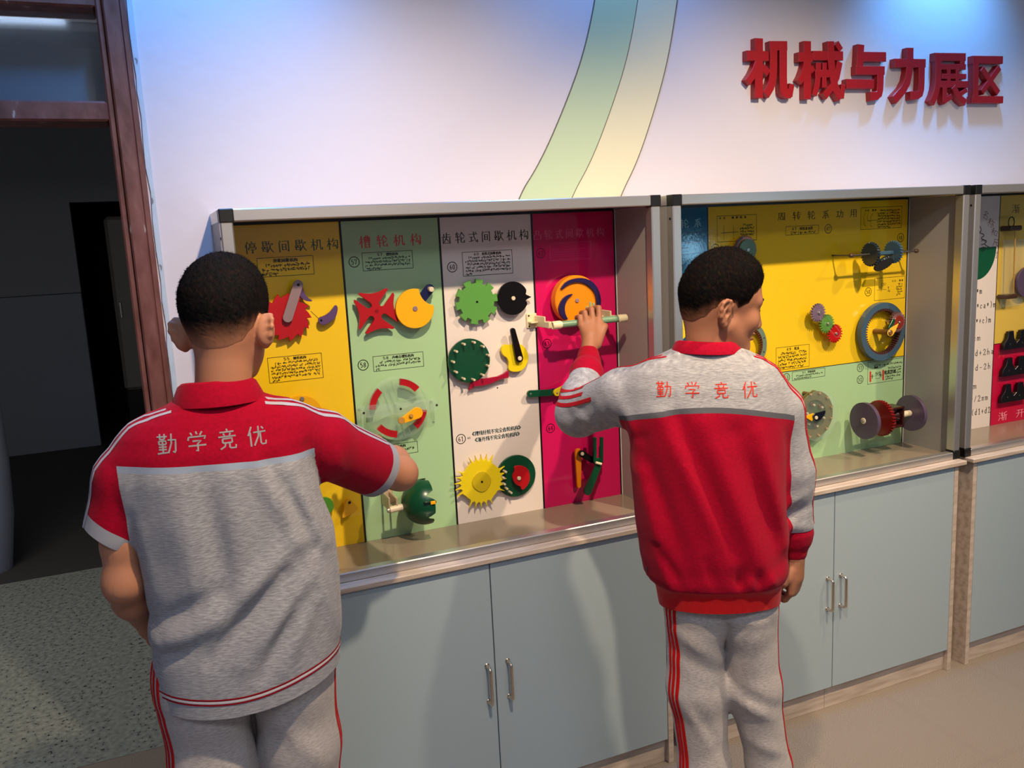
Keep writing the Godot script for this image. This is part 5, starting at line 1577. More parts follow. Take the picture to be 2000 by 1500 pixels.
# ---------------------------------------------------------------- bodies: distance fields meshed as surface nets
class Field:
	var kind := PackedInt32Array()
	var a := PackedVector3Array()
	var b := PackedVector3Array()
	var ra := PackedFloat32Array()
	var rb := PackedFloat32Array()
	var inv := {}
	var k := 0.02
	var ks := PackedFloat32Array()
	var rows := []              # rings: y, centre x, half width, centre z, half depth
	var power := 2.4
	var folds := []             # each: from, to (in x and y), width, height, on the back (1) or the front (-1)
	var thick: Field = null     # for hair: base field
	func cap(p: Vector3, q: Vector3, r0: float, r1: float, blend := -1.0) -> int:
		kind.append(0); a.append(p); b.append(q); ra.append(r0); rb.append(r1)
		ks.append(k if blend < 0.0 else blend)
		return kind.size() - 1
	func chain(pts: Array, blend := -1.0) -> void:
		for i in pts.size() - 1:
			cap(pts[i][0], pts[i + 1][0], pts[i][1], pts[i + 1][1], blend)
	func ell(c: Vector3, r: Vector3, basis := Basis.IDENTITY, blend := -1.0) -> int:
		kind.append(1); a.append(c); b.append(r); ra.append(minf(r.x, minf(r.y, r.z))); rb.append(0.0)
		ks.append(k if blend < 0.0 else blend)
		inv[kind.size() - 1] = basis.inverse()
		return kind.size() - 1
	func carve(c: Vector3, r: Vector3, basis := Basis.IDENTITY, blend := 0.008) -> void:
		ell(c, r, basis, blend)
		kind[kind.size() - 1] = 3
	func rings(table: Array, blend := -1.0) -> int:
		rows = table
		kind.append(2); a.append(Vector3.ZERO); b.append(Vector3.ZERO); ra.append(0.0); rb.append(0.0)
		ks.append(k if blend < 0.0 else blend)
		return kind.size() - 1
	func row_at(y: float) -> Array:
		var n := rows.size()
		if y >= rows[0][0]:
			return rows[0]
		if y <= rows[n - 1][0]:
			return rows[n - 1]
		for i in n - 1:
			if y >= rows[i + 1][0]:
				var t: float = (y - rows[i + 1][0]) / (rows[i][0] - rows[i + 1][0])
				t = t * t * (3.0 - 2.0 * t) * 0.5 + t * 0.5
				var r := []
				for j in 5:
					r.append(lerpf(rows[i + 1][j], rows[i][j], t))
				return r
		return rows[n - 1]
	func prim(i: int, p: Vector3) -> float:
		match kind[i]:
			0:
				var ab := b[i] - a[i]
				var t := clampf((p - a[i]).dot(ab) / maxf(ab.length_squared(), 1e-9), 0.0, 1.0)
				return p.distance_to(a[i] + ab * t) - lerpf(ra[i], rb[i], t)
			1, 3:
				var q: Vector3 = (inv[i] as Basis) * (p - a[i])
				var r := b[i]
				var w := Vector3(q.x / r.x, q.y / r.y, q.z / r.z)
				var l := w.length()
				var g := Vector3(w.x / r.x, w.y / r.y, w.z / r.z).length()
				return l * (l - 1.0) / maxf(g, 1e-6)
			2:
				var w := row_at(p.y)
				var x: float = absf(p.x - w[1]) / w[2]
				var z: float = absf(p.z - w[3]) / w[4]
				var l := pow(pow(x, power) + pow(z, power), 1.0 / power)
				var d: float = (l - 1.0) * minf(w[2], w[4])
				var top: float = p.y - rows[0][0]
				var low: float = rows[rows.size() - 1][0] - p.y
				if top > 0.0:
					d = Vector2(maxf(d, 0.0), top).length() if d > 0.0 else maxf(d, top)
				if low > 0.0:
					d = maxf(d, low)
				return d
		return 1e9
	func fold(p: Vector3) -> float:
		var s := 0.0
		for f in folds:
			if f[4] * p.z < -0.02:
				continue
			var q := Vector2(p.x, p.y)
			var ab: Vector2 = f[1] - f[0]
			var t := clampf((q - f[0]).dot(ab) / ab.length_squared(), 0.0, 1.0)
			var d: float = q.distance_to(f[0] + ab * t) / f[2]
			if d < 2.5:
				s += f[3] * exp(-d * d) * (0.35 + 0.65 * sin(PI * clampf(t, 0.08, 0.92)))
		return s
	func eval_list(p: Vector3, list: PackedInt32Array) -> float:
		var d := 1e9
		for i in list:
			if kind[i] == 3:
				continue
			var e := prim(i, p)
			var kk := ks[i]
			if d > 1e8 or kk <= 0.0:
				d = minf(d, e)
			else:
				var h := maxf(kk - absf(d - e), 0.0) / kk
				d = minf(d, e) - h * h * kk * 0.25
		for i in list:
			if kind[i] == 3:
				var e := -prim(i, p)
				var kk := ks[i]
				var h := maxf(kk - absf(d - e), 0.0) / kk
				d = maxf(d, e) + h * h * kk * 0.25
		if folds.size() and absf(d) < 0.03:
			d -= fold(p)
		return d
	func all() -> PackedInt32Array:
		return PackedInt32Array(range(kind.size()))
	func eval(p: Vector3) -> float:
		return eval_list(p, all())
	func grad(p: Vector3) -> Vector3:
		var e := 0.003
		return Vector3(eval(p + Vector3(e, 0, 0)) - eval(p - Vector3(e, 0, 0)), eval(p + Vector3(0, e, 0)) - eval(p - Vector3(0, e, 0)), eval(p + Vector3(0, 0, e)) - eval(p - Vector3(0, 0, e))).normalized()
	# first point of the surface met from p along dir
	func cast(p: Vector3, dir: Vector3, far := 0.6) -> Vector3:
		var t := 0.0
		for i in 70:
			var d := eval(p + dir * t)
			if d < 0.0003 or t > far:
				break
			t += maxf(d * 0.7, 0.0004)
		return p + dir * t

	func mesh(lo: Vector3, hi: Vector3, cell: float) -> MB:
		var B := 5
		var nb := Vector3i(((hi - lo) / (cell * B)).ceil())
		var nx := nb.x * B + 1
		var ny := nb.y * B + 1
		var nz := nb.z * B + 1
		var val := PackedFloat32Array()
		val.resize(nx * ny * nz)
		val.fill(1e9)
		var blocks := []
		var half := cell * B * 0.5
		var rad := half * 1.74
		var lists := []
		var slack := 0.012 if folds.size() else 0.004
		for bz in nb.z:
			for by in nb.y:
				for bx in nb.x:
					var c := lo + Vector3(bx, by, bz) * cell * B + Vector3(half, half, half)
					var best := 1e9
					var ds := PackedFloat32Array()
					for i in kind.size():
						var e := prim(i, c)
						ds.append(e)
						if kind[i] != 3:
							best = minf(best, e)
					if best > rad + 0.02 + slack:
						continue
					var list := PackedInt32Array()
					for i in kind.size():
						if kind[i] == 3:
							if ds[i] < rad + 0.02:
								list.append(i)
						elif ds[i] < best + 2.0 * rad + ks[i]:
							list.append(i)
					var d := eval_list(c, list)
					if absf(d) > rad * 1.25 + 0.01 + slack:
						continue
					blocks.append(Vector3i(bx, by, bz))
					for z in B + 1:
						for y in B + 1:
							for x in B + 1:
								var q := ((bz * B + z) * ny + by * B + y) * nx + bx * B + x
								if val[q] > 1e8:
									val[q] = eval_list(lo + Vector3(bx * B + x, by * B + y, bz * B + z) * cell, list)
		var m := MB.new()
		var at := {}
		for bl: Vector3i in blocks:
			for z in B:
				for y in B:
					for x in B:
						var gx := bl.x * B + x
						var gy := bl.y * B + y
						var gz := bl.z * B + z
						var q := (gz * ny + gy) * nx + gx
						var neg := 0
						var f := PackedFloat32Array()
						for k8 in 8:
							var v0 := val[q + (k8 & 1) + ((k8 >> 1) & 1) * nx + (k8 >> 2) * nx * ny]
							f.append(v0)
							if v0 < 0.0:
								neg += 1
						if neg == 0 or neg == 8:
							continue
						var sum := Vector3.ZERO
						var cnt := 0
						for e in 12:
							var ax := e >> 2
							var r0 := e & 3
							var i0 := 0
							var i1 := 0
							if ax == 0:
								i0 = r0 << 1
								i1 = i0 | 1
							elif ax == 1:
								i0 = (r0 & 1) | ((r0 >> 1) << 2)
								i1 = i0 | 2
							else:
								i0 = r0
								i1 = r0 | 4
							if (f[i0] < 0.0) != (f[i1] < 0.0):
								var t := f[i0] / (f[i0] - f[i1])
								sum += Vector3(i0 & 1, (i0 >> 1) & 1, i0 >> 2).lerp(Vector3(i1 & 1, (i1 >> 1) & 1, i1 >> 2), t)
								cnt += 1
						at[q] = m.v.size()
						m.v.append(lo + (Vector3(gx, gy, gz) + sum / cnt) * cell)
		var sy := nx
		var sz := nx * ny
		for q: int in at.keys():
			var v0 := val[q]
			for ax in 3:
				var st: int = [1, sy, sz][ax]
				var v1 := val[q + st]
				if v1 > 1e8 or (v0 < 0.0) == (v1 < 0.0):
					continue
				var u: int = [sy, sz, 1][ax]
				var w: int = [sz, 1, sy][ax]
				if not (at.has(q - u) and at.has(q - w) and at.has(q - u - w)):
					continue
				var i0: int = at[q]
				var i1: int = at[q - u]
				var i2: int = at[q - u - w]
				var i3: int = at[q - w]
				if v0 < 0.0:
					m.idx.append_array(PackedInt32Array([i0, i2, i1, i0, i3, i2]))
				else:
					m.idx.append_array(PackedInt32Array([i0, i1, i2, i0, i2, i3]))
		smooth_normals(m)
		return m

	static func smooth_normals(m: MB) -> void:
		m.n.resize(m.v.size())
		m.n.fill(Vector3.ZERO)
		for i in range(0, m.idx.size(), 3):
			var p := m.v[m.idx[i]]
			var g := (m.v[m.idx[i + 2]] - p).cross(m.v[m.idx[i + 1]] - p)
			for j in 3:
				m.n[m.idx[i + j]] += g
		for i in m.n.size():
			m.n[i] = m.n[i].normalized()

# cut a mesh in two along the zero line of a value per vertex: [negative side, positive side]
func split_mesh(m: MB, val: PackedFloat32Array) -> Array:
	var out := [MB.new(), MB.new()]
	var maps := [{}, {}]
	var cuts := [{}, {}]
	for i in range(0, m.idx.size(), 3):
		var t := [m.idx[i], m.idx[i + 1], m.idx[i + 2]]
		for s in 2:
			var sg := -1.0 if s == 0 else 1.0
			var poly := PackedInt32Array()
			var o: MB = out[s]
			for j in 3:
				var p: int = t[j]
				var q: int = t[(j + 1) % 3]
				var vp := val[p] * sg
				var vq := val[q] * sg
				if vp >= 0.0:
					if not maps[s].has(p):
						maps[s][p] = o.vert(m.v[p], m.n[p])
					poly.append(maps[s][p])
				if (vp >= 0.0) != (vq >= 0.0):
					var key := mini(p, q) * 1000003 + maxi(p, q)
					if not cuts[s].has(key):
						var f := vp / (vp - vq)
						cuts[s][key] = o.vert(m.v[p].lerp(m.v[q], f), m.n[p].lerp(m.n[q], f).normalized())
					poly.append(cuts[s][key])
			for j in range(1, poly.size() - 1):
				o.idx.append_array(PackedInt32Array([poly[0], poly[j], poly[j + 1]]))
	return out

func values(m: MB, f: Callable) -> PackedFloat32Array:
	var r := PackedFloat32Array()
	r.resize(m.v.size())
	for i in m.v.size():
		r[i] = f.call(m.v[i])
	return r

# a band of cloth lying on a field: centre points and normals, width, lift
func ribbon(pts: PackedVector3Array, nrm_: PackedVector3Array, wid, lift := 0.0012) -> MB:
	var m := MB.new()
	var k := pts.size()
	for i in k:
		var d := (pts[mini(i + 1, k - 1)] - pts[maxi(i - 1, 0)]).normalized()
		var s := nrm_[i].cross(d).normalized()
		var w: float = wid if wid is float else wid[i]
		m.vert(pts[i] + s * w * 0.5 + nrm_[i] * lift * 0.3, (nrm_[i] + s * 0.4).normalized())
		m.vert(pts[i] + s * w * 0.25 + nrm_[i] * lift, nrm_[i])
		m.vert(pts[i] - s * w * 0.25 + nrm_[i] * lift, nrm_[i])
		m.vert(pts[i] - s * w * 0.5 + nrm_[i] * lift * 0.3, (nrm_[i] - s * 0.4).normalized())
	for i in k - 1:
		for j in 3:
			var q := i * 4 + j
			m.tri_i(q, q + 1, q + 5)
			m.tri_i(q, q + 5, q + 4)
	return m

func cast_ribbon(f: Field, from: PackedVector3Array, dirs, wid: float, lift := 0.0014) -> MB:
	var pts := PackedVector3Array()
	var nn := PackedVector3Array()
	for i in from.size():
		var d: Vector3 = dirs if dirs is Vector3 else dirs[i]
		var p := f.cast(from[i], d)
		if absf(f.eval(p)) > 0.004 or (pts.size() > 0 and p.distance_to(pts[pts.size() - 1]) > 0.06):
			continue
		pts.append(p)
		nn.append(f.grad(p))
	return ribbon(pts, nn, wid, lift)

# the four characters on the back of a shirt, stroke by stroke
func back_writing(t: Node3D, f: Field, xa: float, xb: float, ya: float, yb: float, size: float, wid: float, mt: Material) -> void:
	var word := "勤学竞优"
	for c in 4:
		var m := MB.new()
		var cx := lerpf(xa, xb, c / 3.0)
		var cy := lerpf(ya, yb, c / 3.0)
		for st: String in String(G[word[c]]).split(";"):
			var path := PackedVector2Array()
			for q in st.split(" "):
				var n2 := q.split(",")
				path.append(Vector2(cx + (n2[0].to_float() * 0.01 - 0.5) * size, cy + (0.5 - n2[1].to_float() * 0.01) * size * 1.05))
			var from := PackedVector3Array()
			for i in path.size() - 1:
				var n3 := maxi(1, int(path[i].distance_to(path[i + 1]) / 0.006))
				for j in n3:
					var q := path[i].lerp(path[i + 1], float(j) / n3)
					from.append(Vector3(q.x, q.y, 0.22))
			from.append(Vector3(path[path.size() - 1].x, path[path.size() - 1].y, 0.22))
			m.add(cast_ribbon(f, from, Vector3(0, 0, -1), wid, 0.0012))
		obj("printed_letter", m, mt, t)

# ---------------------------------------------------------------- cloth and skin
func cloth(key: String, dark: Color, mid: Color, light: Color, scale: Vector3) -> StandardMaterial3D:
	if mats.has(key):
		return mats[key]
	var m := mat(key, Color(1, 1, 1), 0.88, 0.0, 0.25)
	m.albedo_texture = noise_tex(91, 0.03, 512, [[0.0, dark], [0.42, mid], [0.58, mid], [1.0, light]], FastNoiseLite.TYPE_SIMPLEX, 4)
	m.rim_enabled = true
	m.rim = 0.25 if key != "red_cloth" else 0.08
	m.rim_tint = 0.6
	m.normal_enabled = true
	m.normal_texture = nrm(93, 0.06, 0.6)
	m.normal_scale = 0.25
	return tri(m, scale, false)

func heather() -> StandardMaterial3D:
	return cloth("heather_grey", Color(0.48, 0.475, 0.485), Color(0.61, 0.60, 0.605), Color(0.75, 0.74, 0.74), Vector3(2.6, 17.0, 2.6))

func trouser_cloth() -> StandardMaterial3D:
	return cloth("trouser_grey", Color(0.62, 0.58, 0.555), Color(0.72, 0.68, 0.65), Color(0.80, 0.77, 0.74), Vector3(3.5, 12.0, 3.5))

func red_cloth() -> StandardMaterial3D:
	return cloth("red_cloth", Color(0.56, 0.0, 0.12), Color(0.62, 0.0, 0.14), Color(0.67, 0.0, 0.165), Vector3(5, 7, 5))

func skin(key: String, c: Color) -> StandardMaterial3D:
	var m := mat(key, c, 0.52, 0.0, 0.4)
	m.subsurf_scatter_enabled = true
	m.subsurf_scatter_strength = 0.12
	return m

func plain_cloth(key: String, c: Color) -> StandardMaterial3D:
	var m := mat(key, c, 0.85, 0.0, 0.25)
	m.rim_enabled = true
	m.rim = 0.2
	return m

# skull, face and ears round the point o, facing -z of the basis
func head_field(f: Field, o: Vector3, q: Basis, flare: float, drop: float) -> void:
	var at := func(x: float, y: float, z: float) -> Vector3: return o + q * Vector3(x, y, z)
	f.ell(at.call(0, 0.032, 0.006), Vector3(0.074, 0.087, 0.084), q, 0.02)
	f.ell(at.call(0, 0.008, 0.034), Vector3(0.064, 0.066, 0.052), q, 0.02)
	f.ell(at.call(0, 0.030, -0.030), Vector3(0.066, 0.062, 0.056), q, 0.02)
	f.ell(at.call(0, -0.032, -0.036), Vector3(0.056, 0.068, 0.050), q, 0.02)
	f.cap(at.call(0.047, -0.046, -0.006), at.call(0.018, -0.090, -0.060), 0.020, 0.018, 0.025)
	f.cap(at.call(-0.047, -0.046, -0.006), at.call(-0.018, -0.090, -0.060), 0.020, 0.018, 0.025)
	f.ell(at.call(0, -0.092, -0.066), Vector3(0.021, 0.016, 0.017), q, 0.022)
	for s: float in [-1.0, 1.0]:
		f.ell(at.call(0.036 * s, -0.026, -0.060), Vector3(0.024, 0.024, 0.022), q, 0.02)
		f.cap(at.call(0.014 * s, 0.022, -0.083), at.call(0.044 * s, 0.020, -0.068), 0.009, 0.008, 0.018)
		f.ell(at.call(0.010 * s, -0.037, -0.092), Vector3(0.008, 0.0065, 0.009), q, 0.008)
		f.ell(at.call(0.031 * s, 0.000, -0.069), Vector3(0.0145, 0.0125, 0.0125), q, 0.006)
	f.cap(at.call(0, 0.010, -0.086), at.call(0, -0.030, -0.1000), 0.0075, 0.0095, 0.014)
	f.ell(at.call(0, -0.055, -0.0895), Vector3(0.017, 0.0050, 0.0065), q, 0.007)
	f.ell(at.call(0, -0.066, -0.0875), Vector3(0.015, 0.0055, 0.0070), q, 0.007)
	f.carve(at.call(0, -0.0606, -0.097), Vector3(0.020, 0.0016, 0.010), q, 0.004)
	for s: float in [-1.0, 1.0]:
		f.carve(at.call(0.031 * s, -0.0005, -0.084), Vector3(0.013, 0.0016, 0.006), q, 0.004)
		# ear: rim, plate, inner fold and lobe
		var e := func(u: float, w: float, out_: float) -> Vector3: return at.call(s * (0.0700 + out_ * flare), w - 0.004 - drop, u + 0.016)
		var rim := [[-0.006, 0.008, 0.004], [-0.009, 0.020, 0.007], [-0.002, 0.029, 0.011], [0.009, 0.030, 0.015], [0.018, 0.022, 0.018], [0.020, 0.008, 0.018], [0.016, -0.008, 0.015], [0.008, -0.019, 0.010], [0.000, -0.027, 0.006]]
		for i in rim.size() - 1:
			f.cap(e.call(rim[i][0], rim[i][1], rim[i][2]), e.call(rim[i + 1][0], rim[i + 1][1], rim[i + 1][2]), 0.0036, 0.0036, 0.005)
		for i in rim.size():
			f.cap(e.call(rim[i][0], rim[i][1], rim[i][2]), e.call(float(rim[i][0]) * 0.35 - 0.002, float(rim[i][1]) * 0.5, -0.004), 0.0030, 0.0060, 0.004)
		f.ell(e.call(-0.001, 0.0, -0.002), Vector3(0.008, 0.020, 0.010), q, 0.008)
		f.ell(e.call(0.000, -0.023, 0.005), Vector3(0.0055, 0.0085, 0.0075), q, 0.007)
		f.ell(e.call(0.006, 0.004, 0.006), Vector3(0.0055, 0.026, 0.014), q * Basis(Vector3(0, 1, 0), -0.45 * s), 0.005)
		f.cap(e.call(0.003, 0.020, 0.0115), e.call(0.010, 0.002, 0.0140), 0.0030, 0.0030, 0.004)
		f.cap(e.call(0.010, 0.002, 0.0140), e.call(0.004, -0.012, 0.0105), 0.0030, 0.0030, 0.004)
		f.ell(e.call(-0.008, 0.000, 0.005), Vector3(0.004, 0.007, 0.004), q, 0.004)
		if flare < 1.4:
			f.carve(e.call(0.000, 0.001, 0.0145), Vector3(0.0075, 0.0085, 0.0065), q, 0.004)
		else:
			f.ell(e.call(0.007, 0.003, 0.0085), Vector3(0.0105, 0.030, 0.0165), q * Basis(Vector3(0, 1, 0), -0.85 * s), 0.010)

# short hair: the skull grown by a thickness that thins out to the hairline
func hair_mesh(o: Vector3, q: Basis, nb: Vector3, grow: Callable, seed_: int, top: Color, fade: Color) -> Array:
	var f := Field.new()
	f.ell(o + q * Vector3(0, 0.032, 0.006), Vector3(0.074, 0.087, 0.084), q, 0.02)
	f.ell(o + q * Vector3(0, 0.008, 0.034), Vector3(0.064, 0.066, 0.052), q, 0.02)
	f.ell(o + q * Vector3(0, 0.030, -0.030), Vector3(0.066, 0.062, 0.056), q, 0.02)
	f.ell(o + q * Vector3(0, -0.032, -0.036), Vector3(0.056, 0.068, 0.050), q, 0.02)
	f.cap(o + q * Vector3(0, -0.040, 0.030), nb, 0.049, 0.055, 0.03)
	var all := f.all()
	var m := MB.new()
	m.use_c = true
	# cast outwards over directions of the head
	var nu := 120
	var nv := 80
	var c := o + q * Vector3(0, 0.01, 0.015)
	var noise := FastNoiseLite.new()
	noise.seed = seed_
	noise.frequency = 60.0
	var rng := RandomNumberGenerator.new()
	rng.seed = seed_
	var ts := PackedFloat32Array()
	for j in nv + 1:
		var la := lerpf(PI / 2, -1.25, float(j) / nv)
		for i in nu + 1:
			var lo := TAU * i / nu
			var dl := Vector3(cos(la) * sin(lo), sin(la), cos(la) * cos(lo))
			var dir := q * dl
			# from inside out: bisect the skull surface
			var a0 := 0.02
			var b0 := 0.2
			for it in 18:
				var mid := (a0 + b0) * 0.5
				if f.eval_list(c + dir * mid, all) < 0.0:
					a0 = mid
				else:
					b0 = mid
			var lpnt := q.inverse() * (c + dir * a0 - o)
			var gr: Vector2 = grow.call(lpnt, dl)
			var t := gr.x
			ts.append(t)
			var bump := noise.get_noise_3dv(dl * 0.35) * minf(0.003, maxf(t, 0.0) * 0.25)
			m.vert(c + dir * (a0 + t + bump), dir)
			m.c.append(fade.lerp(top, clampf(gr.y + noise.get_noise_3dv(dl * 0.6) * 0.06, 0.0, 1.0)))
	for j in nv:
		for i in nu:
			var p := j * (nu + 1) + i
			if maxf(maxf(ts[p], ts[p + 1]), maxf(ts[p + nu + 1], ts[p + nu + 2])) < -0.003:
				continue
			m.tri_i(p, p + 1, p + nu + 2)
			m.tri_i(p, p + nu + 2, p + nu + 1)
	Field.smooth_normals(m)
	# single hairs
	var h := MB.new()
	h.use_c = true
	var tries := 20000
	for k in tries:
		var j := rng.randi_range(0, nv - 1)
		if rng.randf() > cos(lerpf(PI / 2, -1.10, (j + 0.5) / nv)) + 0.05:
			continue
		var i := rng.randi_range(0, nu - 1)
		var p := j * (nu + 1) + i
		var t := ts[p]
		if t < 0.0005:
			continue
		var u := rng.randf()
		var w := rng.randf()
		var pos := m.v[p].lerp(m.v[p + 1], u).lerp(m.v[p + nu + 1].lerp(m.v[p + nu + 2], u), w)
		var nn := m.n[p]
		var ln := clampf(t * 0.30, 0.0012, 0.0055) * rng.randf_range(0.6, 1.3)
		var lean := Vector3(rng.randf() - 0.5, rng.randf() - 0.95, rng.randf() - 0.5) * 1.2
		var tip := pos + (nn + lean).normalized() * ln
		var sx := nn.cross(Vector3(rng.randf() - 0.5, rng.randf() - 0.5, rng.randf() - 0.5)).normalized() * rng.randf_range(0.0004, 0.0007)
		var sy := nn.cross(sx).normalized() * sx.length()
		var base := pos - nn * 0.002
		var s0 := h.vert(base + sx, (sx.normalized() + nn * 0.7).normalized())
		h.vert(base - sx * 0.5 + sy * 0.86, (sy.normalized() + nn * 0.7).normalized())
		h.vert(base - sx * 0.5 - sy * 0.86, (-sy.normalized() + nn * 0.7).normalized())
		h.vert(tip, nn)
		var col := m.c[p].lerp(Color(0, 0, 0), 0.15)
		for z in 4:
			h.c.append(col)
		h.tri_i(s0, s0 + 1, s0 + 3)
		h.tri_i(s0 + 1, s0 + 2, s0 + 3)
		h.tri_i(s0 + 2, s0, s0 + 3)
	return [m, h]

func collar_mesh(c: Vector3, top: Vector2, bottom: Vector2, y_top: float, y_bot: float, dip: float, tilt := 0.0) -> MB:
	var m := MB.new()
	var n := 56
	var prof := [[0.0, -0.25, -0.006], [0.0, 0.55, -0.005], [0.0, 1.0, -0.002], [0.02, 1.05, 0.001], [0.15, 0.95, 0.004], [0.6, 0.45, 0.003], [1.0, 0.0, 0.001], [1.0, -0.03, -0.001], [0.9, -0.02, -0.003]]
	var k := prof.size()
	for i in n + 1:
		var a := TAU * i / n
		var d := Vector2(sin(a), cos(a))
		var front := 0.5 - 0.5 * d.y
		for r in prof:
			var rx := lerpf(top.x, bottom.x, r[0]) + float(r[2])
			var rz := lerpf(top.y, bottom.y, r[0]) + float(r[2])
			var y := lerpf(y_bot, y_top, r[1]) - dip * front * front + tilt * d.x
			m.vert(c + Vector3(d.x * rx, y, d.y * rz), Vector3.UP)
	for i in n:
		for j in k - 1:
			var p := i * k + j
			m.idx.append_array(PackedInt32Array([p, p + 1, p + k + 1, p, p + k + 1, p + k]))
	Field.smooth_normals(m)
	return m

func shoe(t: Node3D, at: Vector3) -> void:
	var f := Field.new()
	f.k = 0.02
	f.chain([[at + Vector3(0, 0.045, 0.06), 0.036], [at + Vector3(0, 0.045, -0.04), 0.040], [at + Vector3(0, 0.036, -0.13), 0.034]])
	f.cap(at + Vector3(0, 0.06, 0.05), at + Vector3(0, 0.09, 0.045), 0.034, 0.036)
	f.carve(at + Vector3(0, -0.05, 0), Vector3(0.2, 0.062, 0.3))
	obj("shoe", f.mesh(at + Vector3(-0.07, -0.02, -0.2), at + Vector3(0.07, 0.15, 0.14), 0.008), mat("shoe_white", Color(0.8, 0.8, 0.8), 0.5), t)
	obj("sole", plate(capsule2(Vector2(0, 0.055), Vector2(0, -0.125), 0.042, 0.038), 0.0, 0.016, 0.003).add(MB.new(), Transform3D()), mat("sole_grey", Color(0.25, 0.25, 0.26), 0.6), t).transform = Transform3D(Basis(Vector3(1, 0, 0), Vector3(0, 0, 1), Vector3(0, 1, 0)), Vector3(at.x, 0.0, at.z))

# ---------------------------------------------------------------- the two boys
func people() -> void:
	boy_left()
	boy_right()

func frame(called: String, label: String, at: Vector3, turn: float) -> Node3D:
	var t := thing(called, label, "person", at)
	t.transform = Transform3D(Basis(Vector3(cos(turn), 0, sin(turn)), Vector3(0, 1, 0), Vector3(-sin(turn), 0, cos(turn))), at)
	return t

func arc_dirs(c: Vector3, a0: float, a1: float, n: int, r: float, yf: Callable) -> Array:
	var from := PackedVector3Array()
	var dirs := PackedVector3Array()
	for i in n + 1:
		var a := lerpf(a0, a1, float(i) / n)
		var d := Vector3(sin(a), 0, cos(a))
		var p := c + d * r
		p.y = yf.call(c.x + d.x * 0.17)
		from.append(p)
		dirs.append(-d)
	return [from, dirs]

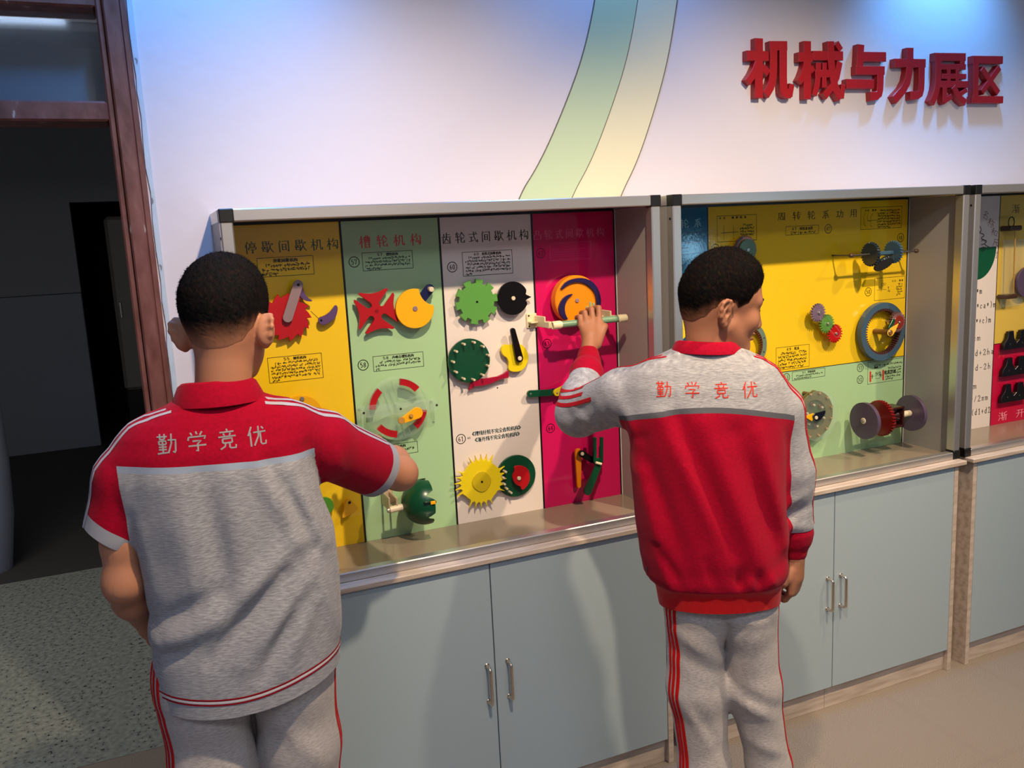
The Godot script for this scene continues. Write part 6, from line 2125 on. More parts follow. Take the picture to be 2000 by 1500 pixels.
func boy_left() -> void:
	var t := frame("person", "boy in a short sleeved red and grey shirt seen from behind", Vector3(-0.0668, 0, 0.62), deg_to_rad(3.0))
	# --- shirt
	var f := Field.new()
	f.k = 0.03
	var ti := f.rings([[1.400, 0.006, 0.050, 0.000, 0.050], [1.378, 0.005, 0.092, 0.002, 0.062], [1.362, 0.004, 0.128, 0.004, 0.072], [1.345, 0.002, 0.152, 0.006, 0.080], [1.325, 0.000, 0.166, 0.008, 0.088], [1.290, -0.001, 0.175, 0.010, 0.099], [1.245, -0.002, 0.178, 0.010, 0.106], [1.170, 0.004, 0.180, 0.008, 0.109], [1.090, 0.017, 0.186, 0.004, 0.112], [1.000, 0.019, 0.187, 0.002, 0.116], [0.920, 0.016, 0.187, 0.000, 0.120], [0.830, 0.011, 0.182, 0.000, 0.124], [0.700, 0.008, 0.174, 0.000, 0.126]])
	var s0 := f.kind.size()
	# left sleeve hangs, right sleeve reaches out and forward
	f.cap(Vector3(-0.130, 1.305, 0.0), Vector3(-0.178, 1.246, 0.002), 0.046, 0.052, 0.035)
	f.cap(Vector3(-0.178, 1.246, 0.002), Vector3(-0.216, 1.138, 0.000), 0.052, 0.050, 0.02)
	var s1 := f.kind.size()
	f.cap(Vector3(0.128, 1.300, -0.003), Vector3(0.195, 1.255, -0.045), 0.056, 0.069, 0.035)
	f.cap(Vector3(0.195, 1.255, -0.045), Vector3(0.327, 1.158, -0.142), 0.068, 0.066, 0.02)
	f.folds = [
		[Vector2(-0.04, 0.97), Vector2(0.11, 1.10), 0.024, 0.013, 1.0], [Vector2(-0.06, 0.90), Vector2(0.085, 1.045), 0.016, -0.013, 1.0],
		[Vector2(0.00, 0.88), Vector2(0.13, 1.02), 0.020, 0.012, 1.0], [Vector2(0.03, 0.85), Vector2(0.11, 0.98), 0.014, -0.010, 1.0], [Vector2(0.07, 0.85), Vector2(0.14, 0.97), 0.016, 0.008, 1.0],
		[Vector2(0.055, 1.27), Vector2(0.130, 1.10), 0.018, 0.011, 1.0], [Vector2(0.085, 1.26), Vector2(0.150, 1.08), 0.016, -0.008, 1.0], [Vector2(0.120, 1.24), Vector2(0.172, 1.08), 0.015, 0.010, 1.0],
		[Vector2(-0.09, 1.24), Vector2(-0.07, 1.00), 0.026, 0.008, 1.0], [Vector2(-0.035, 1.25), Vector2(-0.02, 1.03), 0.020, -0.010, 1.0], [Vector2(0.015, 1.25), Vector2(0.01, 1.03), 0.022, 0.008, 1.0],
		[Vector2(-0.15, 0.97), Vector2(-0.04, 1.03), 0.018, -0.010, 1.0], [Vector2(-0.15, 0.93), Vector2(-0.04, 0.98), 0.020, 0.010, 1.0], [Vector2(-0.16, 0.90), Vector2(-0.08, 0.93), 0.016, -0.006, 1.0], [Vector2(-0.165, 1.20), Vector2(-0.15, 1.04), 0.016, 0.004, 1.0],
		[Vector2(0.16, 1.28), Vector2(0.20, 1.16), 0.012, -0.006, 1.0], [Vector2(0.21, 1.28), Vector2(0.24, 1.15), 0.014, 0.005, 1.0], [Vector2(0.15, 1.05), Vector2(0.19, 0.88), 0.016, 0.005, 1.0], [Vector2(-0.190, 1.28), Vector2(-0.196, 1.15), 0.010, -0.005, 1.0],
	]
	var m := f.mesh(Vector3(-0.32, 0.69, -0.27), Vector3(0.45, 1.43, 0.17), 0.0075)
	var hem := func(p: Vector3) -> float: return 0.766 + 0.9 * pow(p.x + 0.02, 2.0) + 0.10 * clampf(p.z, -0.12, 0.12) - p.y
	m = split_mesh(m, values(m, hem))[0]
	# the ends of the sleeves are open
	var la := Vector3(-0.216, 1.138, 0.000)
	var ld := Vector3(-0.044, -0.112, -0.002).normalized()
	var lcut := Vector3(-0.085, -0.100, 0.0).normalized()
	var ra2 := Vector3(0.327, 1.158, -0.142)
	var rd := Vector3(0.150, -0.110, -0.110).normalized()
	var near_l := func(p: Vector3) -> float: return minf(f.prim(s0, p), f.prim(s0 + 1, p))
	var near_r := func(p: Vector3) -> float: return minf(f.prim(s1, p), f.prim(s1 + 1, p))
	var seam := func(p: Vector3) -> float: return minf(near_l.call(p), near_r.call(p)) - f.prim(ti, p) + (0.002 if p.x < 0.0 else -0.008)
	var parts := split_mesh(m, values(m, seam))
	var sleeves: MB = parts[0]
	var torso: MB = parts[1]
	var along := func(p: Vector3) -> float: return (p - la).dot(lcut) - 0.006 if p.x < 0.0 else (p - ra2).dot(rd) - 0.002
	var sl := split_mesh(sleeves, values(sleeves, along))
	var cuff := func(p: Vector3) -> float: return (p - la).dot(lcut) + 0.020 if p.x < 0.0 else (p - ra2).dot(rd) + 0.022
	sl = split_mesh(sl[0], values(sl[0], cuff))
	obj("sleeve", split_mesh(sl[0], values(sl[0], func(p: Vector3) -> float: return p.x))[0], red_cloth(), t, "left red sleeve")
	obj("sleeve", split_mesh(sl[0], values(sl[0], func(p: Vector3) -> float: return p.x))[1], red_cloth(), t, "right red sleeve")
	var grey := plain_cloth("cuff_grey", Color(0.60, 0.60, 0.62))
	obj("cuff", split_mesh(sl[1], values(sl[1], func(p: Vector3) -> float: return p.x))[0], grey, t, "left grey cuff")
	obj("cuff", split_mesh(sl[1], values(sl[1], func(p: Vector3) -> float: return p.x))[1], grey, t, "right grey cuff")
	var yoke := func(p: Vector3) -> float: return p.y - (1.275 - 0.04 * p.x)
	var ty := split_mesh(torso, values(torso, yoke))
	obj("shirt_yoke", ty[1], red_cloth(), t, "red yoke of the shirt")
	var tb := split_mesh(ty[0], values(ty[0], func(p: Vector3) -> float: return p.y - (1.263 - 0.04 * p.x)))
	obj("shirt_piping", tb[1], plain_cloth("piping_grey", Color(0.58, 0.62, 0.68)), t, "pale grey piping under the yoke")
	obj("shirt_body", tb[0], heather(), t, "heather grey body of the shirt")
	back_writing(t, f, -0.0935, 0.0645, 1.3205, 1.3165, 0.035, 0.0030, plain_cloth("letter_grey", Color(0.56, 0.55, 0.55)))
	var c0 := Vector3(0.011, 0, 0)
	var hy := func(x: float) -> float: return 0.806 + 0.85 * pow(x + 0.02, 2.0)
	for k in 3:
		var yy := func(x: float) -> float: return hy.call(x) + [0.0, 0.0050, 0.0100][k]
		var q := arc_dirs(c0, -1.65, 1.65, 44, 0.4, yy)
		obj("hem_stripe", cast_ribbon(f, q[0], q[1], 0.0034 if k != 1 else 0.0052, 0.0012), plain_cloth("stripe_red", Color(0.55, 0.03, 0.08)) if k != 1 else plain_cloth("stripe_white", Color(0.80, 0.76, 0.75)), t)
	# pale stripes along the shoulders
	for s in 2:
		for k in 2:
			var from := PackedVector3Array()
			for i in 26:
				var u := i / 25.0
				var zz: float = [0.052, 0.033][k]
				if s == 1:
					from.append(Vector3(lerpf(0.088, 0.352, u), 1.50 - 0.05 * u, lerpf(zz, [-0.112, -0.134][k], pow(u, 1.35))))
				else:
					from.append(Vector3(lerpf(-0.080, -0.262, u), 1.50, lerpf(zz - 0.004, 0.012 - 0.02 * k, u)))
			if s == 0:
				var dirs := PackedVector3Array()
				for i in 26:
					var u := i / 25.0
					var d := Vector3(lerpf(0.0, 0.95, smoothstep(0.3, 0.8, u)), -1.0, 0).normalized()
					dirs.append(d)
					var tgt := Vector3(lerpf(-0.080, -0.215, u), lerpf(1.37, 1.12, smoothstep(0.35, 1.0, u)), from[i].z)
					from[i] = tgt - d * 0.15
				obj("shoulder_stripe", cast_ribbon(f, from, dirs, 0.0085, 0.0014), plain_cloth("stripe_pale", Color(0.68, 0.66, 0.69)), t)
			else:
				obj("shoulder_stripe", cast_ribbon(f, from, Vector3(0, -1, 0), 0.0100, 0.0014), plain_cloth("stripe_pale", Color(0.68, 0.66, 0.69)), t)
	obj("collar", collar_mesh(Vector3(0.006, 0, -0.006), Vector2(0.066, 0.064), Vector2(0.090, 0.088), 1.420, 1.377, 0.045, 0.000), red_cloth(), t, "red fold-over collar")
	# --- skin: neck, head, arms, hands
	var ho := Vector3(0.037, 1.524, -0.018)
	var hq := Basis(Vector3(0, 1, 0), -deg_to_rad(22.0)) * Basis(Vector3(1, 0, 0), -deg_to_rad(9.0))
	var sk := skin("skin_tan", Color(0.72, 0.49, 0.365))
	var body := head_and_neck(ho, hq, Vector3(0.014, 1.36, 0.004), 1.6, 0.018)
	var g := Field.new()
	g.k = 0.02
	g.chain([[Vector3(0.012, 1.40, 0.004), 0.050], [Vector3(0.006, 1.34, 0.0), 0.058], [Vector3(0.0, 1.05, 0.0), 0.085], [Vector3(0.0, 0.85, 0.0), 0.085]])
	g.chain([[Vector3(0.0, 1.32, 0), 0.05], [Vector3(-0.14, 1.285, 0.0), 0.032]])
	g.chain([[Vector3(0.0, 1.32, 0), 0.05], [Vector3(0.14, 1.28, -0.02), 0.034]])
	# left arm bends forward at the elbow, its hand rests on the shelf of the case
	g.chain([[Vector3(-0.160, 1.275, 0.0), 0.028], [Vector3(-0.197, 1.12, 0.004), 0.036], [Vector3(-0.202, 1.043, 0.012), 0.0345]])
	g.chain([[Vector3(-0.203, 1.043, 0.012), 0.0345], [Vector3(-0.195, 0.990, -0.034), 0.0345], [Vector3(-0.176, 0.889, -0.125), 0.0245]], 0.025)
	# right arm: elbow out to the side, forearm reaching forward to the wheel
	g.chain([[Vector3(0.150, 1.278, -0.03), 0.034], [Vector3(0.30, 1.165, -0.125), 0.042], [Vector3(0.392, 1.126, -0.190), 0.0385]])
	g.chain([[Vector3(0.392, 1.126, -0.190), 0.0385], [Vector3(0.392, 1.134, -0.262), 0.0385], [Vector3(0.374, 1.148, -0.415), 0.025]], 0.02)
	hand(g, Vector3(0.374, 1.148, -0.415), Vector3(0.02, 0.06, -1.0), Vector3(0.15, 1.0, 0.1), -1.0, 0.5)
	hand(g, Vector3(-0.176, 0.889, -0.125), Vector3(0.12, -0.55, -0.85), Vector3(-0.9, 0.2, -0.3), 1.0, 0.5)
	body.add(g.mesh(Vector3(-0.27, 0.74, -0.62), Vector3(0.45, 1.44, 0.10), 0.0062))
	obj("body", body, sk, t)
	face_parts(t, ho, hq)
	var edge := [[-0.085, 0.062], [-0.050, 0.035], [-0.030, 0.006], [-0.012, -0.006], [-0.002, 0.000], [0.028, -0.002], [0.045, -0.026], [0.062, -0.050], [0.080, -0.062]]
	var grow := func(p: Vector3, d: Vector3) -> Vector2:
		var u := p.y - hairline(edge, p.z)
		return Vector2(-0.004 + 0.0046 * smoothstep(-0.006, 0.012, u) + 0.004 * smoothstep(0.008, 0.05, u) + 0.012 * smoothstep(0.03, 0.115, u), smoothstep(-0.003, lerpf(0.020, 0.066, smoothstep(0.02, 0.07, p.z)), u))
	var h := hair_mesh(ho, hq, Vector3(0.014, 1.36, 0.004), grow, 3, Color(0.009, 0.008, 0.008), Color(0.40, 0.175, 0.098))
	hair_parts(t, h)
	# --- trousers
	trousers(t, [[Vector3(-0.085, 0.82, -0.005), 0.092], [Vector3(-0.080, 0.62, -0.005), 0.084], [Vector3(-0.080, 0.40, -0.01), 0.070], [Vector3(-0.080, 0.10, 0.0), 0.062]], [[Vector3(0.088, 0.82, -0.005), 0.092], [Vector3(0.092, 0.62, -0.005), 0.082], [Vector3(0.095, 0.40, -0.01), 0.070], [Vector3(0.098, 0.10, 0.0), 0.062]], 1.15, 1.42, [[Vector2(0.003, 0.80), Vector2(0.006, 0.58), 0.010, -0.014, 1.0], [Vector2(-0.14, 0.66), Vector2(-0.05, 0.60), 0.016, 0.006, 1.0], [Vector2(0.05, 0.72), Vector2(0.14, 0.60), 0.018, 0.006, 1.0]])

func hair_parts(t: Node3D, h: Array) -> void:
	var hm := mat("hair", Color(1, 1, 1), 0.75, 0.0, 0.12)
	hm.vertex_color_use_as_albedo = true
	var o := obj("hair", h[0], hm, t, "short black hair, clipped at the sides")
	var q := obj("hair_tips", h[1], hm, o)
	q.set_meta("kind", "stuff")

func face_parts(t: Node3D, ho: Vector3, hq: Basis) -> void:
	var dark := mat("brow_black", Color(0.03, 0.025, 0.022), 0.6)
	for s: float in [-1.0, 1.0]:
		var pts := PackedVector3Array()
		var lid := PackedVector3Array()
		for i in 7:
			var u := i / 6.0
			pts.append(ho + hq * Vector3(s * lerpf(0.013, 0.046, u), 0.0225 + 0.006 * sin(u * 2.4), lerpf(-0.0915, -0.0735, u * u)))
			lid.append(ho + hq * Vector3(s * lerpf(0.019, 0.043, u), 0.0005 + 0.0035 * sin(u * PI), -0.0825 + 0.008 * pow(absf(u - 0.35), 1.5)))
		obj("eyebrow", tube(pts, 0.0026, 8), dark, t)
		obj("eye", tube(lid, 0.0013, 6), dark, t)

func head_and_neck(ho: Vector3, hq: Basis, nb: Vector3, flare: float, drop: float) -> MB:
	var f := Field.new()
	f.k = 0.02
	head_field(f, ho, hq, flare, drop)
	f.cap(ho + hq * Vector3(0, -0.040, 0.030), nb, 0.049, 0.055, 0.03)
	return f.mesh(ho + Vector3(-0.125, -0.18, -0.135), ho + Vector3(0.125, 0.135, 0.135), 0.0034)

# a hand from the wrist along d, back of the hand towards up; side 1: thumb on +cross; curl 0..1
func hand(f: Field, w: Vector3, d_in: Vector3, up_in: Vector3, side: float, curl: float) -> void:
	var d := d_in.normalized()
	var x := d.cross(up_in).normalized()
	var up := x.cross(d).normalized()
	x *= side
	f.ell(w + d * 0.045, Vector3(0.036, 0.014, 0.046), Basis(x, up, d) if side > 0.0 else Basis(-x, up, d), 0.015)
	f.cap(w, w + d * 0.04, 0.022, 0.020, 0.015)
	var ln := [0.062, 0.070, 0.065, 0.052]
	for k in 4:
		var off := lerpf(0.026, -0.026, k / 3.0)
		var p := w + d * (0.080 - 0.004 * absf(k - 1.2)) + x * off
		var a := curl * 0.5
		var r := 0.0082 - 0.0006 * k
		f.cap(w + d * 0.04 + x * off * 0.8, p, 0.011, r + 0.001, 0.010)
		for j in 3:
			var q: Vector3 = p + (d * cos(a) - up * sin(a)) * float(ln[k]) * [0.45, 0.31, 0.24][j]
			f.cap(p, q, r, r * 0.92, 0.004)
			r *= 0.92
			p = q
			a += curl * 0.9
	var tp := w + d * 0.022 + x * 0.022 - up * 0.004
	var t1 := tp + (d * 0.7 + x * 0.75 - up * 0.2).normalized() * 0.036
	f.cap(tp, t1, 0.012, 0.0098, 0.010)
	f.cap(t1, t1 + (d * 0.95 + x * 0.25 - up * (0.2 + curl * 0.5)).normalized() * 0.030, 0.0095, 0.0080, 0.004)

func trousers(t: Node3D, l: Array, r: Array, a_l: float, a_r: float, extra := []) -> Field:
	var f := Field.new()
	f.k = 0.03
	f.chain(l)
	f.chain(r)
	var hl: Vector3 = l[0][0]
	var hr: Vector3 = r[0][0]
	var hips: float = l[0][1]
	f.cap(hl + Vector3(0.01, 0.04, 0.0), hr + Vector3(-0.01, 0.04, 0.0), hips, hips)
	f.cap(hl + Vector3(0.01, -0.03, 0.012), hl + Vector3(0.01, -0.05, 0.012), hips, hips * 0.9)
	f.cap(hr + Vector3(-0.01, -0.03, 0.012), hr + Vector3(-0.01, -0.05, 0.012), hips, hips * 0.9)
	f.folds = extra
	var lo: float = l[l.size() - 1][0].y - 0.02
	var m := f.mesh(Vector3(-0.22, lo - 0.06, -0.16), Vector3(0.26, 0.95, 0.16), 0.009)
	m = split_mesh(m, values(m, func(p: Vector3) -> float: return lo - p.y))[0]
	obj("trousers", m, trouser_cloth(), t, "grey sports trousers")
	# red side stripes
	for s in 2:
		var ch: Array = l if s == 0 else r
		for k in 3:
			var from := PackedVector3Array()
			var dirs := PackedVector3Array()
			var ang: float = (-a_l if s == 0 else a_r) + (k - 1) * 0.19 * (-1.0 if s == 0 else 1.0)
			for i in 60:
				var y := lerpf(0.90, lo + 0.03, i / 59.0)
				var c: Vector3 = ch[0][0]
				for j in ch.size() - 1:
					var ya: float = ch[j][0].y
					var yb: float = ch[j + 1][0].y
					if y <= ya and y >= yb:
						c = (ch[j][0] as Vector3).lerp(ch[j + 1][0], (ya - y) / (ya - yb))
				c.y = y
				var d := Vector3(sin(ang), 0, cos(ang))
				from.append(c + d * 0.25)
				dirs.append(-d)
			obj("side_stripe", cast_ribbon(f, from, dirs, 0.0105, 0.0014), plain_cloth("stripe_bright", Color(0.78, 0.05, 0.06)), t)
	for ch: Array in [l, r]:
		var e: Vector3 = ch[ch.size() - 1][0]
		shoe(t, Vector3(e.x, 0, e.z))
	return f

func boy_right() -> void:
	var t := frame("person", "boy in a long sleeved grey and red jacket seen from behind, gripping the green rail", Vector3(1.031, 0, 0.70), deg_to_rad(30.0))
	var f := Field.new()
	f.k = 0.03
	var ti := f.rings([[1.392, -0.004, 0.055, 0.000, 0.052], [1.372, -0.004, 0.100, 0.002, 0.066], [1.352, -0.006, 0.138, 0.004, 0.078], [1.330, -0.008, 0.162, 0.006, 0.088], [1.295, -0.010, 0.176, 0.008, 0.100], [1.240, -0.011, 0.184, 0.010, 0.110], [1.150, -0.008, 0.182, 0.010, 0.116], [1.060, -0.005, 0.179, 0.008, 0.120], [0.980, -0.003, 0.178, 0.006, 0.124], [0.894, 0.005, 0.177, 0.004, 0.128], [0.842, 0.010, 0.174, 0.002, 0.129], [0.824, 0.013, 0.168, 0.000, 0.128], [0.811, 0.015, 0.155, 0.000, 0.118], [0.795, 0.017, 0.151, 0.000, 0.115], [0.766, 0.018, 0.148, 0.000, 0.113], [0.735, 0.019, 0.144, 0.000, 0.110], [0.700, 0.020, 0.141, 0.000, 0.107]])
	var s0 := f.kind.size()
	var el := Vector3(-0.318, 1.190, -0.196)
	f.cap(Vector3(-0.120, 1.292, 0.0), Vector3(-0.200, 1.262, -0.045), 0.050, 0.066, 0.04)
	f.cap(Vector3(-0.200, 1.262, -0.045), el, 0.068, 0.060, 0.02)
	var fa := Vector3(-0.297, 1.283, -0.380)
	f.cap(el, Vector3(-0.312, 1.222, -0.262), 0.060, 0.056, 0.02)
	f.cap(Vector3(-0.312, 1.222, -0.262), fa, 0.054, 0.040, 0.02)
	var s1 := f.kind.size()
	f.cap(Vector3(0.115, 1.275, -0.01), Vector3(0.165, 1.225, -0.02), 0.052, 0.056, 0.04)
	f.cap(Vector3(0.165, 1.225, -0.02), Vector3(0.197, 1.070, -0.030), 0.055, 0.052, 0.02)
	f.cap(Vector3(0.197, 1.070, -0.030), Vector3(0.206, 0.930, -0.045), 0.053, 0.046, 0.02)
	f.folds = [
		[Vector2(-0.12, 1.24), Vector2(0.04, 0.90), 0.024, 0.0126, 1.0], [Vector2(-0.08, 1.24), Vector2(0.06, 0.86), 0.020, -0.0126, 1.0], [Vector2(-0.02, 1.22), Vector2(0.12, 0.84), 0.024, 0.0126, 1.0],
		[Vector2(0.05, 1.20), Vector2(0.15, 0.88), 0.022, -0.0108, 1.0], [Vector2(0.10, 1.20), Vector2(0.17, 0.92), 0.018, 0.0090, 1.0], [Vector2(-0.16, 1.18), Vector2(-0.06, 0.86), 0.022, -0.0108, 1.0], [Vector2(-0.165, 1.10), Vector2(-0.10, 0.82), 0.020, 0.0108, 1.0],
		[Vector2(-0.13, 0.93), Vector2(-0.08, 0.835), 0.012, -0.0126, 1.0], [Vector2(-0.02, 0.90), Vector2(0.00, 0.835), 0.012, -0.0072, 1.0], [Vector2(0.05, 0.86), Vector2(0.055, 0.835), 0.010, -0.0090, 1.0], [Vector2(0.10, 0.87), Vector2(0.10, 0.835), 0.010, -0.0090, 1.0], [Vector2(0.13, 0.86), Vector2(0.135, 0.835), 0.009, 0.0072, 1.0], [Vector2(0.075, 0.86), Vector2(0.078, 0.835), 0.009, 0.0072, 1.0],
		[Vector2(-0.255, 1.27), Vector2(-0.20, 1.15), 0.014, -0.006, 1.0], [Vector2(-0.22, 1.29), Vector2(-0.17, 1.17), 0.014, 0.005, 1.0], [Vector2(-0.33, 1.22), Vector2(-0.27, 1.17), 0.012, 0.005, -1.0], [Vector2(-0.34, 1.20), Vector2(-0.28, 1.24), 0.012, -0.006, -1.0],
		[Vector2(0.16, 1.00), Vector2(0.24, 1.03), 0.014, 0.006, -1.0], [Vector2(0.16, 0.97), Vector2(0.24, 0.99), 0.011, -0.007, -1.0], [Vector2(0.16, 0.95), Vector2(0.25, 0.93), 0.013, 0.006, -1.0],
	]
	var m := f.mesh(Vector3(-0.41, 0.69, -0.46), Vector3(0.29, 1.42, 0.17), 0.0075)
	var hem := func(p: Vector3) -> float: return 0.750 + 0.02 * p.x + 0.16 * clampf(p.z, -0.1, 0.1) - p.y
	m = split_mesh(m, values(m, hem))[0]
	var near := func(p: Vector3) -> float: return minf(minf(f.prim(s0, p), f.prim(s0 + 1, p)), minf(minf(f.prim(s0 + 2, p), f.prim(s0 + 3, p)), minf(f.prim(s1, p), minf(f.prim(s1 + 1, p), f.prim(s1 + 2, p)))))
	var seam := func(p: Vector3) -> float: return near.call(p) - f.prim(ti, p) + 0.002
	var parts := split_mesh(m, values(m, seam))
	var fd := (fa - Vector3(-0.312, 1.222, -0.262)).normalized()
	var endl := func(p: Vector3) -> float: return (p - fa).dot(fd) + 0.050 if p.x < 0.0 else 0.925 - p.y
	var sl := split_mesh(parts[0], values(parts[0], endl))
	var left := split_mesh(sl[0], values(sl[0], func(p: Vector3) -> float: return p.x))
	obj("sleeve", left[0], heather(), t, "left grey sleeve, bent at the elbow")
	obj("sleeve", left[1], heather(), t, "right grey sleeve, hanging")
	# torso: grey yoke, dark band, red body, ribbed waistband
	var ys := func(p: Vector3) -> float: return 1.262 - 0.035 * p.x - 0.9 * p.x * p.x
	var a1 := split_mesh(parts[1], values(parts[1], func(p: Vector3) -> float: return p.y - ys.call(p)))
	obj("jacket_yoke", a1[1], heather(), t, "heather grey yoke of the jacket")
	var a2 := split_mesh(a1[0], values(a1[0], func(p: Vector3) -> float: return p.y - ys.call(p) + 0.0125))
	obj("jacket_band", a2[1], plain_cloth("band_grey", Color(0.34, 0.34, 0.36)), t, "dark grey band under the yoke")
	var wb := func(p: Vector3) -> float: return p.y - (0.808 + 0.02 * p.x + 0.13 * clampf(p.z, -0.1, 0.1))
	var a3 := split_mesh(a2[0], values(a2[0], wb))
	obj("jacket_body", a3[1], red_cloth(), t, "red body of the jacket")
	obj("waistband", a3[0], cloth("rib_red", Color(0.62, 0.03, 0.06), Color(0.74, 0.05, 0.08), Color(0.80, 0.08, 0.11), Vector3(40, 2, 40)), t, "ribbed red waistband")
	back_writing(t, f, -0.110, 0.081, 1.303, 1.297, 0.035, 0.0026, plain_cloth("letter_red", Color(0.78, 0.20, 0.14)))
	obj("pocket_slit", cast_ribbon(f, PackedVector3Array([Vector3(-0.155, 0.865, 0.3), Vector3(-0.156, 0.85, 0.3), Vector3(-0.156, 0.83, 0.3)]), Vector3(0, 0, -1), 0.004, 0.0012), mat("black_plastic", Color(0.028, 0.026, 0.028), 0.42), t)
	# cuffs
	var cu := Field.new()
	cu.k = 0.012
	var wl := Vector3(-0.2935, 1.318, -0.442)
	cu.chain([[fa - fd * 0.056, 0.0465], [fa - fd * 0.022, 0.0460], [fa + fd * 0.002, 0.0380]])
	var cuff_l := cu.mesh(fa - Vector3(0.08, 0.08, 0.08), fa + Vector3(0.08, 0.08, 0.08), 0.0055)
	obj("cuff", cuff_l, red_cloth(), t, "red gathered end of the left sleeve")
	var cv := Field.new()
	cv.k = 0.01
	cv.chain([[fa + fd * 0.010, 0.0330], [fa + fd * 0.022, 0.0345], [wl - fd * 0.012, 0.0315]])
	var rib := cv.mesh(wl - Vector3(0.09, 0.11, 0.08), wl + Vector3(0.08, 0.08, 0.09), 0.0055)
	rib = split_mesh(rib, values(rib, func(p: Vector3) -> float: return (p - wl).dot(fd) + 0.004))[0]
	obj("cuff", rib, red_cloth(), t, "red ribbed cuff at the left wrist")
	var cr := Field.new()
	cr.k = 0.01
	cr.chain([[Vector3(0.2065, 0.922, -0.045), 0.0455], [Vector3(0.208, 0.905, -0.045), 0.0455], [Vector3(0.209, 0.893, -0.044), 0.038]])
	cr.chain([[Vector3(0.209, 0.893, -0.044), 0.0335], [Vector3(0.210, 0.862, -0.042), 0.0300]], 0.005)
	var rc := cr.mesh(Vector3(0.14, 0.80, -0.12), Vector3(0.28, 0.98, 0.04), 0.0055)
	rc = split_mesh(rc, values(rc, func(p: Vector3) -> float: return 0.845 - p.y))[0]
	obj("cuff", rc, red_cloth(), t, "red cuff at the right wrist")
	# shoulder stripes
	for s in 2:
		for k in 2:
			var from := PackedVector3Array()
			var dirs := PackedVector3Array()
			for i in 30:
				var u := i / 29.0
				if s == 0:
					var p := Vector3(-0.092, 1.38, 0.030).lerp(Vector3(-0.325, 1.24, -0.185), u)
					p.z += 0.012 - 0.016 * k + 0.012 * sin(u * PI)
					dirs.append(Vector3(0.0, -1, 0))
					from.append(Vector3(p.x, 1.5, p.z))
				else:
					var d := Vector3(-sin(smoothstep(0.15, 0.6, u) * 1.45), -cos(smoothstep(0.15, 0.6, u) * 1.45), 0)
					var tgt := Vector3(0.092, 1.37, 0.03).lerp(Vector3(0.19, 1.26, 0.0), minf(u * 2.0, 1.0))
					if u > 0.5:
						tgt = Vector3(0.19, 1.26, 0.0).lerp(Vector3(0.206, 0.93, -0.045), (u - 0.5) * 2.0)
					tgt.z += 0.012 - 0.016 * k
					dirs.append(d)
					from.append(tgt - d * 0.16)
			obj("shoulder_stripe", cast_ribbon(f, from, dirs, 0.0075, 0.0014), plain_cloth("stripe_red2", Color(0.70, 0.05, 0.11)), t)
	# stripes round the bent sleeve
	for k in 4:
		var from := PackedVector3Array()
		var dirs := PackedVector3Array()
		var base := el.lerp(Vector3(-0.312, 1.222, -0.262), 0.15 + 0.42 * k) + Vector3(0, 0.004, 0)
		for i in 22:
			var a := lerpf(-2.2, 0.8, i / 21.0)
			var d := Vector3(sin(a), 0.35, cos(a)).normalized()
			from.append(base + d * 0.18)
			dirs.append(-d)
		if k < 3:
			obj("sleeve_stripe", cast_ribbon(f, from, dirs, 0.0110, 0.0014), plain_cloth("stripe_red2", Color(0.70, 0.05, 0.11)), t)
	obj("collar", collar_mesh(Vector3(-0.002, 0, -0.004), Vector2(0.067, 0.064), Vector2(0.084, 0.082), 1.402, 1.376, 0.030, -0.004), red_cloth(), t, "red fold-over collar")
	# --- skin
	var ho := Vector3(0.032, 1.480, -0.012)
	var hq := Basis(Vector3(0, 1, 0), -deg_to_rad(74.0)) * Basis(Vector3(1, 0, 0), -deg_to_rad(12.0))
	var sk := skin("skin_brown", Color(0.63, 0.42, 0.31))
	var body := head_and_neck(ho, hq, Vector3(0.006, 1.33, 0.004), 1.15, 0.013)
	var g := Field.new()
	g.k = 0.02
	g.chain([[Vector3(0.004, 1.38, 0.004), 0.050], [Vector3(0.0, 1.32, 0.0), 0.058], [Vector3(0.0, 1.05, 0.0), 0.085], [Vector3(0.0, 0.85, 0.0), 0.085]])
	g.chain([[Vector3(0.0, 1.30, 0), 0.05], [Vector3(-0.16, 1.275, -0.02), 0.043], [el, 0.036], [Vector3(-0.306, 1.25, -0.32), 0.034], [wl, 0.0235]])
	g.chain([[Vector3(0.0, 1.30, 0), 0.05], [Vector3(0.155, 1.235, -0.02), 0.042], [Vector3(0.197, 1.07, -0.030), 0.034], [Vector3(0.207, 0.93, -0.044), 0.032], [Vector3(0.211, 0.835, -0.038), 0.0225]])
	body.add(g.mesh(Vector3(-0.37, 0.76, -0.50), Vector3(0.27, 1.44, 0.10), 0.0075))
	# left hand closed over the rail
	var h := Field.new()
	h.k = 0.008
	h.cap(wl - fd * 0.02, Vector3(-0.290, 1.362, -0.466), 0.0240, 0.0225, 0.015)
	var mc := [Vector3(-0.262, 1.401, -0.500), Vector3(-0.281, 1.407, -0.489), Vector3(-0.299, 1.404, -0.480), Vector3(-0.315, 1.395, -0.474)]
	var pi_ := [Vector3(-0.263, 1.441, -0.514), Vector3(-0.284, 1.438, -0.503), Vector3(-0.304, 1.431, -0.494), Vector3(-0.319, 1.420, -0.488)]
	var di := [Vector3(-0.274, 1.440, -0.536), Vector3(-0.295, 1.435, -0.526), Vector3(-0.314, 1.428, -0.516), Vector3(-0.328, 1.416, -0.508)]
	var tp := [Vector3(-0.277, 1.418, -0.545), Vector3(-0.298, 1.413, -0.535), Vector3(-0.316, 1.407, -0.525), Vector3(-0.329, 1.400, -0.517)]
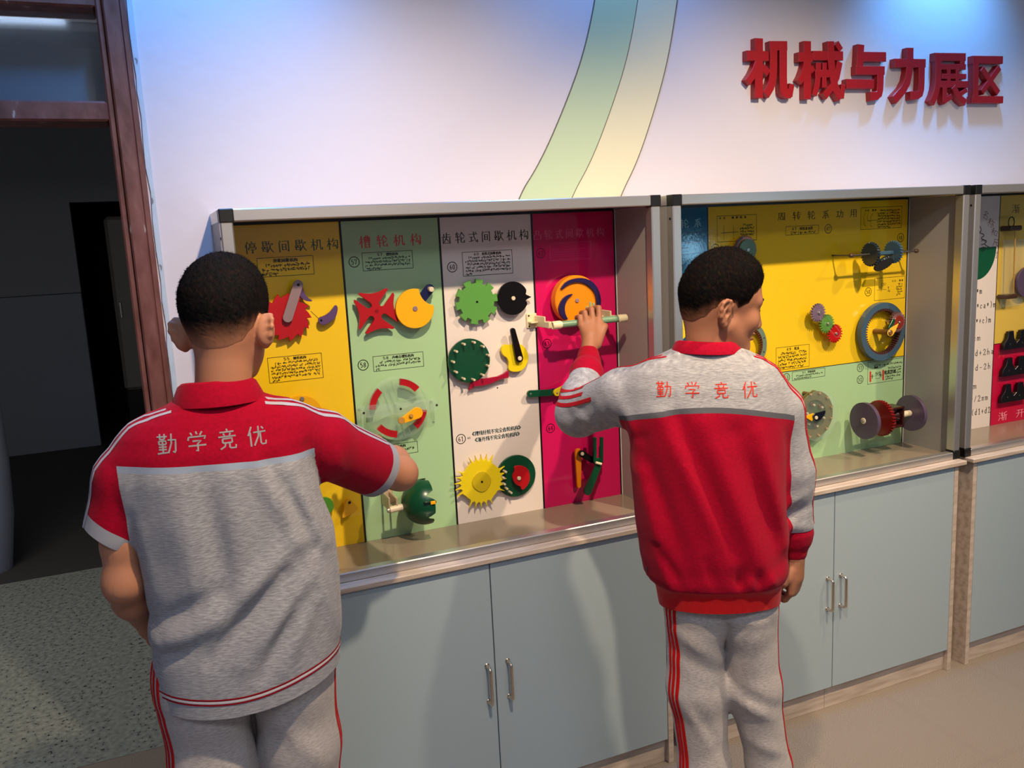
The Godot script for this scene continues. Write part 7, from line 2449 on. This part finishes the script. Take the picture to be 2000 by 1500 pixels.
	for k in 4:
		var r: float = [0.0084, 0.0086, 0.0082, 0.0072][k]
		h.cap(Vector3(-0.290, 1.352, -0.460).lerp(mc[k], 0.25), mc[k], 0.0150, r + 0.0022, 0.012)
		h.cap(mc[k], pi_[k], r + 0.0012, r, 0.004)
		h.cap(pi_[k], di[k], r, r * 0.93, 0.003)
		h.cap(di[k], tp[k], r * 0.93, r * 0.82, 0.003)
	h.cap(Vector3(-0.272, 1.340, -0.460), Vector3(-0.2505, 1.384, -0.492), 0.0160, 0.0120, 0.014)
	h.cap(Vector3(-0.2505, 1.384, -0.492), Vector3(-0.2470, 1.386, -0.516), 0.0112, 0.0095, 0.005)
	h.cap(Vector3(-0.2470, 1.386, -0.516), Vector3(-0.256, 1.381, -0.538), 0.0094, 0.0080, 0.004)
	body.add(h.mesh(Vector3(-0.355, 1.28, -0.57), Vector3(-0.22, 1.465, -0.41), 0.0028))
	# right hand hangs, fingers curled
	var hr := Field.new()
	hr.k = 0.008
	var w2 := Vector3(0.211, 0.838, -0.038)
	hand(hr, w2, Vector3(-0.02, -1.0, -0.03), Vector3(0.85, 0.0, 0.52), 1.0, 1.25)
	body.add(hr.mesh(w2 + Vector3(-0.10, -0.17, -0.10), w2 + Vector3(0.08, 0.03, 0.10), 0.0032))
	obj("body", body, sk, t)
	face_parts(t, ho, hq)
	var edge := [[-0.086, 0.062], [-0.066, 0.046], [-0.048, 0.032], [-0.032, 0.006], [-0.012, -0.006], [-0.003, 0.004], [0.026, 0.002], [0.042, -0.016], [0.058, -0.040], [0.075, -0.054]]
	var grow := func(p: Vector3, d: Vector3) -> Vector2:
		var u := p.y - hairline(edge, p.z)
		var back := smoothstep(-0.02, 0.06, p.z)
		var tuft := 0.010 * smoothstep(0.03, 0.075, -p.z) * smoothstep(0.05, 0.09, p.y)
		return Vector2(-0.004 + 0.0048 * smoothstep(-0.005, 0.010, u) + 0.004 * smoothstep(0.004, 0.03, u) + lerpf(0.014, 0.008, back) * smoothstep(0.015, 0.085, u) + tuft, smoothstep(-0.003, lerpf(0.014, 0.044, smoothstep(0.02, 0.06, p.z)), u))
	var hm := hair_mesh(ho, hq, Vector3(0.006, 1.33, 0.004), grow, 8, Color(0.007, 0.006, 0.006), Color(0.29, 0.122, 0.068))
	hair_parts(t, hm)
	trousers(t, [[Vector3(-0.036, 0.76, 0.0), 0.078], [Vector3(-0.036, 0.52, 0.0), 0.072], [Vector3(-0.020, 0.30, 0.0), 0.062], [Vector3(-0.015, 0.10, 0.0), 0.058]], [[Vector3(0.082, 0.76, 0.0), 0.076], [Vector3(0.103, 0.52, -0.005), 0.064], [Vector3(0.142, 0.30, -0.01), 0.052], [Vector3(0.160, 0.10, 0.0), 0.050]], 0.92, 1.52, [[Vector2(0.028, 0.76), Vector2(0.034, 0.56), 0.009, -0.014, 1.0], [Vector2(-0.09, 0.70), Vector2(0.02, 0.62), 0.016, 0.007, 1.0], [Vector2(-0.09, 0.64), Vector2(0.02, 0.58), 0.014, -0.006, 1.0], [Vector2(0.05, 0.52), Vector2(0.14, 0.46), 0.014, 0.007, 1.0], [Vector2(0.05, 0.55), Vector2(0.15, 0.49), 0.013, -0.006, 1.0], [Vector2(0.10, 0.72), Vector2(0.08, 0.56), 0.018, 0.006, 1.0], [Vector2(-0.08, 0.52), Vector2(-0.01, 0.40), 0.016, 0.007, 1.0], [Vector2(-0.05, 0.50), Vector2(0.01, 0.38), 0.014, -0.006, 1.0], [Vector2(0.09, 0.40), Vector2(0.17, 0.36), 0.014, 0.006, 1.0]])

# height of the hairline at the depth z
func hairline(e: Array, z: float) -> float:
	if z <= e[0][0]:
		return e[0][1]
	for i in e.size() - 1:
		if z <= e[i + 1][0]:
			return lerpf(e[i][1], e[i + 1][1], smoothstep(e[i][0], e[i + 1][0], z))
	return e[e.size() - 1][1]
